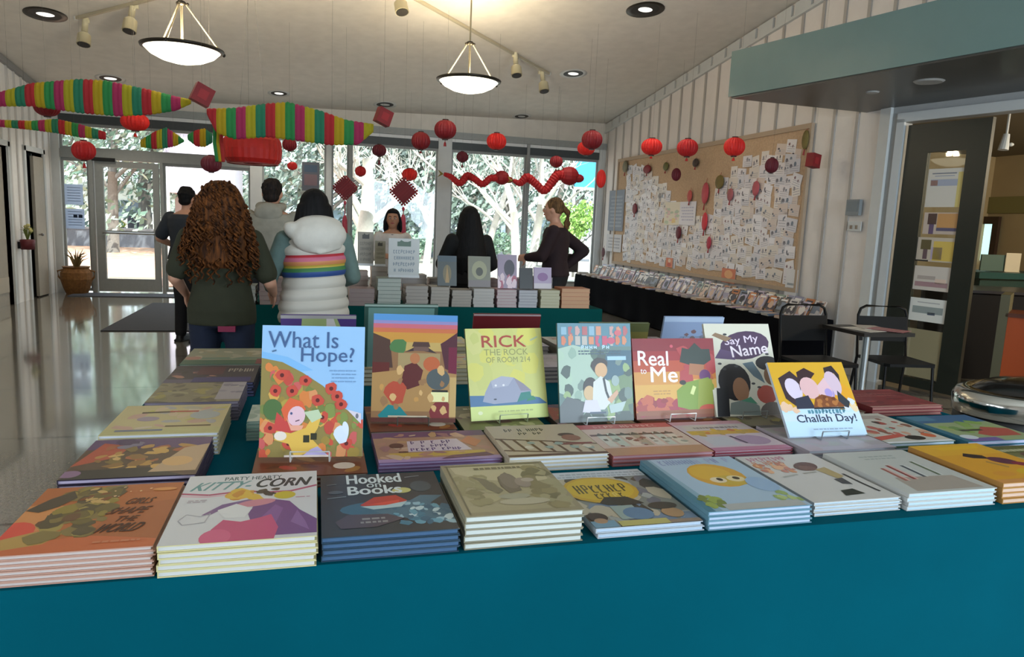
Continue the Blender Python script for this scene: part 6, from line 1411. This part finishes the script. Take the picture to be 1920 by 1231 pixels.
b = MB(); b.ell((.02*S, -.135*S, 1.38*S), (.180*S, .085*S, .120*S), 22, 14, Matrix.Rotation(-.12, 3, 'Y')); b.ell((-.12*S, -.10*S, 1.40*S), (.10*S, .06*S, .06*S), 14, 10, Matrix.Rotation(.5, 3, 'Y')); b.ell((.02*S, -.10*S, 1.45*S), (.16*S, .09*S, .07*S), 18, 10); b.tube([(-.1*S, -.14*S, 1.30*S), (.02*S, -.20*S, 1.27*S), (.16*S, -.15*S, 1.31*S)], .012, 8)
o = b.build('hood', mat('vest_white', 'c9c5bc', .6, noise=.04, bump=.2), t); remesh(o, .012, True, 3)
# woman behind the table facing us
x, hh = place(737, 8.4, 390, .012)
t, S, hd = person('woman in a white cardigan facing the camera behind the signs', x, 8.4, R(180-8), hh, .95, armL=((-.24, .04, 1.10), (-.12, .22, 1.10)), armR=((.24, .04, 1.10), (.12, .22, 1.12)), top=('b9b4b0', .018), sleeve='long', pants='2a2a30', skin=SKIN2, shirt_name='cardigan')
hair(t, S, hd, H_BLK, 'face', 8); eyes(t, S, hd)
b = MB(); b.rings([(0, .045*S, 1.06*S, .05*S, .075*S), (0, .05*S, 1.25*S, .055*S, .085*S), (0, .04*S, 1.38*S, .06*S, .06*S)], 16); b.build('blouse', mat('cloth_dark_blouse', '4c3238', .8), t)
# black haired woman
x, hh = place(884, 7.0, 386, .012)
t, S, hd = person('woman with long straight black hair in black, seen from behind at the middle table', x-.01, 7.0, R(4), hh, 1.05, armL=((-.28, .03, 1.10), (-.2, .2, 1.0)), armR=((.27, .03, 1.10), (.2, .22, 1.0)), top=('060608', .02), sleeve='long', pants='0c0c10', shirt_name='jacket')
hair(t, S, hd, H_BLK, 'long', 9)
# profile woman
x, hh = place(1050, 7.3, 369, .012)
t, S, hd = person('woman with blonde brown ponytail in a dark maroon jacket, turned left with hand on hip', x-.02, 7.3, R(62), hh, 1.02, armL=((-.22, .10, 1.10), (-.14, .26, 1.08)), armR=((.22, -.26, 1.16), (.16, -.07, .98)), top=('1f0c12', .022), sleeve='long', pants='101014', shirt_name='jacket', head_fwd=.04, hand_kw={'R': {'pn': (-1, .2, 0), 'curl': .4}})
hair(t, S, hd, H_BRN, 'pony', 10); eyes(t, S, hd)
b = MB(); b.box((.25*S, -.10*S, 1.03*S), (.05, .22, .20)); b.tube([(.26*S, -.18*S, 1.1*S), (.24*S, -.1*S, 1.3*S), (.16*S, -.02*S, 1.42*S), (.2*S, .05*S, 1.3*S), (.26*S, -.03*S, 1.1*S)], .01, 6)
o = b.build('shoulder_bag', mat('bag_brown', '3a2c24', .6, noise=.2), None); o.parent = None; o.matrix_world = Matrix.Translation((x-.02, 7.3, 0)) @ Matrix.Rotation(R(62), 4, 'Z'); tag(o, 'dark brown shoulder bag at the hip of the ponytailed woman', 'bag')
# ------------------------------------------------------------------ outside the windows
M_GRD = mat('pale_concrete', 'b5b2a8', .9, noise=.08, nscale=2)
b = MB(); b.bb(-60, 60, WIN+.1, 90, -.25, -.05); o = b.build('ground_outside', M_GRD); o['kind'] = 'structure'
def brick_mat():
    m = bpy.data.materials.new('peach_paving'); m.use_nodes = True; nt = m.node_tree; bs = nt.nodes['Principled BSDF']; br = nt.nodes.new('ShaderNodeTexBrick')
    br.inputs['Scale'].default_value = 1; br.inputs['Brick Width'].default_value = 1.1; br.inputs['Row Height'].default_value = .9; br.inputs['Mortar Size'].default_value = .05
    br.inputs['Color1'].default_value = (*lin('d8a284'), 1); br.inputs['Color2'].default_value = (*lin('e0b090'), 1); br.inputs['Mortar'].default_value = (*lin('e0c8b0'), 1)
    g = nt.nodes.new('ShaderNodeNewGeometry'); nt.links.new(g.outputs['Position'], br.inputs['Vector']); nt.links.new(br.outputs['Color'], bs.inputs['Base Color']); return m
b = MB(); b.bb(-14, 0.2, WIN+1.6, 31, -.05, -.03); o = b.build('paved_walk', brick_mat()); o['kind'] = 'structure'
b = MB(); b.bb(-40, 14, 31, 38, -.05, -.02); o = b.build('road', mat('asphalt', '6c7078', .9)); o['kind'] = 'structure'
t = thing('garden_wall', 'low grey wall running across beyond the paved walk', 'wall', (-8, 31, 0))
b = MB(); b.bb(-12, 16, -.15, .15, -.05, .62); b.build('wall_body', mat('low_wall', '7c828c', .9, noise=.1), t)
b = MB(); b.bb(-12, 16, -.2, .2, .62, .7); b.build('coping', mat('coping', '9a9a9c', .8), t)
# low white building and the building with upright siding
t = thing('building', 'long low white building seen through the entrance door', 'building', (-14, 46, 0))
b = MB(); b.bb(-16, 12, 0, 6, 0, 2.6); b.build('wall', mat('white_wall', 'e0ded6', .8), t)
b = MB(); b.bb(-17, 13, -1, 7, 2.6, 2.8); b.build('roof', mat('grey_roof', '8a8c88', .8), t)
for k in range(6): b = MB(); b.bb(-13+k*4, -11.4+k*4, -.05, 0, .9, 1.9); b.build('window', mat('dark_window', '5c6670', .3), t)
p = on(330, 360, 1, 26); q = on(420, 300, 1, 26)
t = thing('pavilion', 'small pale building with upright siding behind the curly haired woman', 'building', ((p.x+q.x)/2, 26, 0)); hw = (q.x-p.x)/2+.3
b = MB(); b.bb(-hw, hw, 0, 3, 2.05, 4.4)
for k in range(9): b.bb(-hw+k*hw/4-.03, -hw+k*hw/4+.03, -.05, 0, 2.05, 4.4)
b.build('siding', mat('pale_siding', 'c6c2d0', .8), t)
for sx in (-1, 1): b = MB(); b.bb(sx*hw-.1, sx*hw+.1, -.1, .1, -.05, 2.05); b.build('post', mat('post_white', 'd0d0d0', .7), t)
b = MB(); b.bb(-hw, hw, 1.5, 1.6, 0, 2.05); b.build('back_wall', mat('pinkish_wall', '9c8c88', .8), t)
b = MB(); b.bb(-hw-.3, hw+.3, -.4, 3.2, 4.4, 4.6); b.build('roof', mat('grey_roof'), t)
# blue panel
p = on(1078, 350, 1, 24); q = on(1120, 296, 1, 24); t = thing('blue_panel', 'bright blue panel outside the window beside the right corner', 'panel', ((p.x+q.x)/2, 24, 0)); hw = (q.x-p.x)/2
b = MB(); b.bb(-hw, hw, 0, .08, p.z, q.z); b.build('panel_face', mat('sky_blue', '3f9fdc', .6), t)
b = MB(); b.bb(-hw-.05, hw+.05, -.02, .1, q.z, q.z+.12); b.bb(-hw-.05, hw+.05, -.02, .1, p.z-.08, p.z); b.build('panel_frame', mat('panel_cream', 'd6d8b8', .7), t)
for sx in (-1, 1): b = MB(); b.bb(sx*hw-.05, sx*hw+.05, .02, .1, -.05, p.z); b.build('post', mat('post_white'), t)
# dark planter box and green pot in the walk
p = on(263, 425, 2, 0.0); t = thing('planter_box', 'dark square planter box outside the entrance door', 'planter', (p.x*.62, p.y*.62, -.03)); 
b = MB(); b.bb(-.42, .42, -.4, .4, 0, .0); 
s = .62*dep_of(p)/F
b = MB(); b.bb(-19*s, 19*s, -.3, .3, 0, 47*s); b.build('box', mat('dark_box', '34343c', .7, noise=.1), t)
b = MB(); b.bb(-20*s, 20*s, -.33, .33, 47*s, 49*s); b.build('rim', mat('dark_box_rim', '4a4a50', .6), t)
p = on(237, 425, 2, 0.0); s = .62*dep_of(p)/F; t = thing('potted_shrub', 'yellow green shrub in a dark pot beside the square planter box', 'plant', (p.x*.62-.25, p.y*.62, -.03))
b = MB(); b.lathe([(0, 0), (7*s, 0), (9*s, 22*s), (8*s, 22*s), (0, 20*s)], n=16); b.build('pot', mat('dark_box'), t)
def leaves(t, blobs, n, size, cols, seed, name='foliage', m=None):
    q = random.Random(seed); b = MB(); ms = [mat('leaf_'+c, c, .7) for c in cols]
    tot = sum(r[1]**2 for r in blobs)
    for c, r, ry in [(bb[0], bb[1], bb[2]) for bb in blobs]:
        k = int(n*r*r/tot)
        for i in range(k):
            a = q.random()*6.283; u = q.uniform(-1, 1); s = math.sqrt(1-u*u); rr_ = q.uniform(.55, 1)
            p = Vector((c[0]+r*rr_*s*math.cos(a), c[1]+r*rr_*s*math.sin(a), c[2]+ry*rr_*u)); d = Vector((q.gauss(0, 1), q.gauss(0, 1), q.gauss(0, 1))).normalized(); e = d.orthogonal().normalized(); f = d.cross(e)*.45
            z = size*q.uniform(.6, 1.3); b.setm(q.randrange(len(ms))); b.add([p-e*z, p-f*z, p+e*z, p+f*z], [(0, 1, 2, 3)])
    return b.build(name, ms, t)
leaves(t, [((0, 0, 27*s), 10*s, 9*s)], 260, .05, ['8a962c', 'a0a83c', '6c7c24'], 3)
def branches(b, p, d, L, r, depth, q, spread=.55, up=.15):
    n = 4; pts = [p]; rs = [r]; dd = d.copy()
    for i in range(n):
        dd = (dd+Vector((q.gauss(0, .1), q.gauss(0, .1), q.gauss(0, .07)+up*.15))).normalized(); pts.append(pts[-1]+dd*L/n); rs.append(r*(1-.4*(i+1)/n))
    b.tube([tuple(v) for v in pts], rs, 7 if r > .05 else 4)
    if depth <= 0: return
    for k in range(3 if depth > 1 else 4):
        i = q.randrange(2, n+1); nd = (dd+Vector((q.gauss(0, spread), q.gauss(0, spread), q.gauss(0, spread*.6)+up))).normalized()
        branches(b, pts[i], nd, L*q.uniform(.55, .8), rs[i]*.6, depth-1, q, spread, up)
def tree(px, Y, name, label, bark, r, hgt, lean, depth, cols, nleaf, lsize, crown, seed, spread=.55, group=None):
    x = on(px, 400, 1, Y).x; t = thing(name, label, 'tree', (x, Y, -.05), group=group); q = random.Random(seed); b = MB()
    b.tube([(0, 0, 0), (lean*.3, 0, hgt*.5), (lean*.6, 0, hgt)], [r*1.25, r*1.05, r*.9], 12); branches(b, Vector((lean*.6, 0, hgt*.97)), Vector((lean*.4, 0, 1)).normalized(), hgt*.75, r*.88, depth, q, spread)
    for k in range(3): branches(b, Vector((lean*.45, 0, hgt*(.7+.1*k))), Vector((q.choice([-1, 1])*q.uniform(.5, 1), q.uniform(-.3, .3), .7)).normalized(), hgt*.7, r*.5, depth-1, q, spread)
    b.build('trunk', bark, t, True)
    if nleaf: leaves(t, [((q.uniform(-crown, crown)*.7, q.uniform(-1, 1)*crown*.5, hgt*1.2+q.uniform(-.3, 1)*crown), crown*q.uniform(.35, .6), crown*q.uniform(.3, .5)) for _ in range(9)], nleaf, lsize, cols, seed)
    return t
M_WB = mat('white_bark', 'e2ddd2', .7, noise=.06); M_GB = mat('grey_bark', '75706a', .9, noise=.15); M_PB = mat('pale_bark', 'b5b0a8', .8, noise=.1)
tree(672, 17.5, 'white_tree', 'thick white barked tree outside, right of the left diamond knot', M_WB, .20, 1.7, .35, 4, [], 0, 0, 0, 11, .5)
tree(975, 19.5, 'white_tree', 'slender white tree outside behind the right dragon garland', M_WB, .12, 1.9, -.3, 4, [], 0, 0, 0, 12, .5)
tree(1000, 22, 'white_tree', 'pale forked tree outside just left of the profile woman', M_PB, .13, 2.2, .4, 4, [], 0, 0, 0, 17, .4)
tree(800, 21, 'white_tree', 'thin white tree outside left of the window post', M_WB, .09, 1.9, .3, 4, [], 0, 0, 0, 18, .5)
tree(905, 23, 'white_tree', 'pale leaning tree outside right of the window post', M_PB, .11, 2.0, .9, 4, [], 0, 0, 0, 19, .5)
GG = ['7f9484', '94a898', '5f7868', 'a4b4a8']
tree(95, 30, 'leafy_tree', 'grey green tree outside behind the left sidelight', M_GB, .2, 2.6, .3, 2, GG, 2600, .16, 4.2, 21, group=None)
tree(210, 27, 'leafy_tree', 'dark trunked tree outside behind the entrance door', M_GB, .16, 2.7, .1, 2, GG, 2600, .15, 3.6, 22)
tree(275, 34, 'leafy_tree', 'broad grey green tree far behind the entrance door', M_GB, .24, 2.6, -.2, 2, GG, 2800, .18, 4.6, 23)
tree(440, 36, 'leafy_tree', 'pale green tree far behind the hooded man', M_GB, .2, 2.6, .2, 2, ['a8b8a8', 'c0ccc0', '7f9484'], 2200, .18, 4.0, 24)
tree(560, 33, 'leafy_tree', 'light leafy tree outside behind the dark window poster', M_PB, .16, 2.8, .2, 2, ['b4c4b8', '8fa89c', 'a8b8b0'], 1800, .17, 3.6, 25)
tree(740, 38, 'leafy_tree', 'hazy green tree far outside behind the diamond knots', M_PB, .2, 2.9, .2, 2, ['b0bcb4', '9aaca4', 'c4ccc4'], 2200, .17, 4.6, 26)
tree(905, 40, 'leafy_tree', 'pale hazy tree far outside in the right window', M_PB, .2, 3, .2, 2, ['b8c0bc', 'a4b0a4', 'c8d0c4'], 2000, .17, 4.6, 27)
DG = ['74887c', '94a498', '5c6e62', 'aab8ae', 'a4b4ac']
tree(610, 30, 'leafy_tree', 'dense grey green tree outside above the white vest woman', M_GB, .18, 2.4, .2, 2, DG, 3600, .15, 4.2, 61)
tree(715, 31, 'leafy_tree', 'dense grey green tree outside behind the white barked trunk', M_GB, .18, 2.5, -.2, 2, DG, 3600, .15, 4.2, 62)
tree(800, 29, 'leafy_tree', 'dense grey green tree outside just left of the window post', M_GB, .18, 2.4, .2, 2, DG, 3400, .15, 4.0, 63)
tree(885, 32, 'leafy_tree', 'dense grey green tree outside above the black haired woman', M_GB, .18, 2.5, .2, 2, DG, 3600, .15, 4.2, 64)
tree(960, 29, 'leafy_tree', 'dense grey green tree outside behind the thin grey mullion', M_GB, .18, 2.4, -.2, 2, DG, 3400, .15, 4.0, 65)
tree(1040, 34, 'leafy_tree', 'dense grey green tree outside above the profile woman', M_GB, .18, 2.6, .2, 2, DG, 3400, .16, 4.2, 66)
x = on(1082, 380, 1, 21).x; t = thing('green_shrub', 'bright green round shrub outside under the blue panel', 'shrub', (x, 21, -.05))
b = MB(); q = random.Random(3); branches(b, Vector((0, 0, 0)), Vector((0, 0, 1)), 1.3, .05, 2, q); b.build('stem', M_GB, t)
leaves(t, [((q.uniform(-.5, .5), q.uniform(-.3, .3), 1.75+q.uniform(-.3, .3)), .42, .36) for _ in range(8)], 1500, .08, ['8cb454', 'a4c870', '7ca04c', 'b8d48c'], 31)
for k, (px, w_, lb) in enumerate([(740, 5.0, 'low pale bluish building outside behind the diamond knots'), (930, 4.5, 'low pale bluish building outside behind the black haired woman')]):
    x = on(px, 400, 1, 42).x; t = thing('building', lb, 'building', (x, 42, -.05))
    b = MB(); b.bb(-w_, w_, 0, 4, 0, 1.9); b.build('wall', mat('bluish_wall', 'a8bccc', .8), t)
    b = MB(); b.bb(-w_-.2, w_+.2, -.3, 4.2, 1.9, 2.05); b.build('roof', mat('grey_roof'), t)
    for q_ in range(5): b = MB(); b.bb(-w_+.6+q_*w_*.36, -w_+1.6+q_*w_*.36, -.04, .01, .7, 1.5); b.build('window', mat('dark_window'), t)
for k, (px, lb) in enumerate([(700, 'grey green hedge outside left of the window post'), (880, 'grey green hedge outside behind the black haired woman'), (560, 'low hedge outside behind the white vest woman'), (1010, 'low hedge outside behind the profile woman')]):
    x = on(px, 400, 1, 26).x; t = thing('hedge', lb, 'hedge', (x, 26, -.05)); q = random.Random(40+k)
    b = MB(); branches(b, Vector((0, 0, 0)), Vector((0, 0, 1)), .8, .04, 2, q); b.build('stem', M_GB, t)
    leaves(t, [((q.uniform(-1.6, 1.6), q.uniform(-.4, .4), .5+q.uniform(0, .4)), .55, .45) for _ in range(9)], 1300, .09, ['7f9c84', '9ab09c', '64806c'], 50+k)
# white table outside
x = on(1098, 420, 1, 19).x; t = thing('patio_table', 'white patio table outside the right window', 'table', (x, 19, -.05))
b = MB(); b.bb(-.6, .6, -.4, .4, .68, .74); b.build('tabletop', mat('patio_white', 'c8ccd0', .6), t)
for sx in (-1, 1): b = MB(); b.tube([(sx*.5, 0, 0), (sx*.5, 0, .68)], .03); b.build('leg', mat('patio_white'), t)
# roof edge above the window wall outside
b = MB(); b.bb(-6.5, XR+.6, WIN+.18, WIN+1.0, 3.14, 3.3); struct(b.build('trim_40', M_WHITE))
# ------------------------------------------------------------------ pieces that belong to a part hang one level deeper
SUB = {'curls': ('hair',), 'hood': ('puffer_vest', 'hooded_sweatshirt'), 'lens': ('lamp_head',), 'end_cap': ('rail',), 'eye': ('body',), 'eyebrow': ('body',), 'mouth': ('body',),
       'pocket_patch': ('trousers',), 'screen': ('housing',), 'toggle': ('plate',), 'panel': ('cube',), 'loop_edge': ('woven_square',), 'lamp': ('dark_baffle',), 'hoop': ('shade',), 'cap': ('shade',), 'tail': ('body',)}
base = lambda o: o.name.split('.')[0]
for o in list(SC.objects):
    if o.parent is None or base(o) not in SUB: continue
    for sib in list(o.parent.children):
        if sib is not o and base(sib) in SUB[base(o)] and sib.location.length < 1e-6: o.parent = sib; break
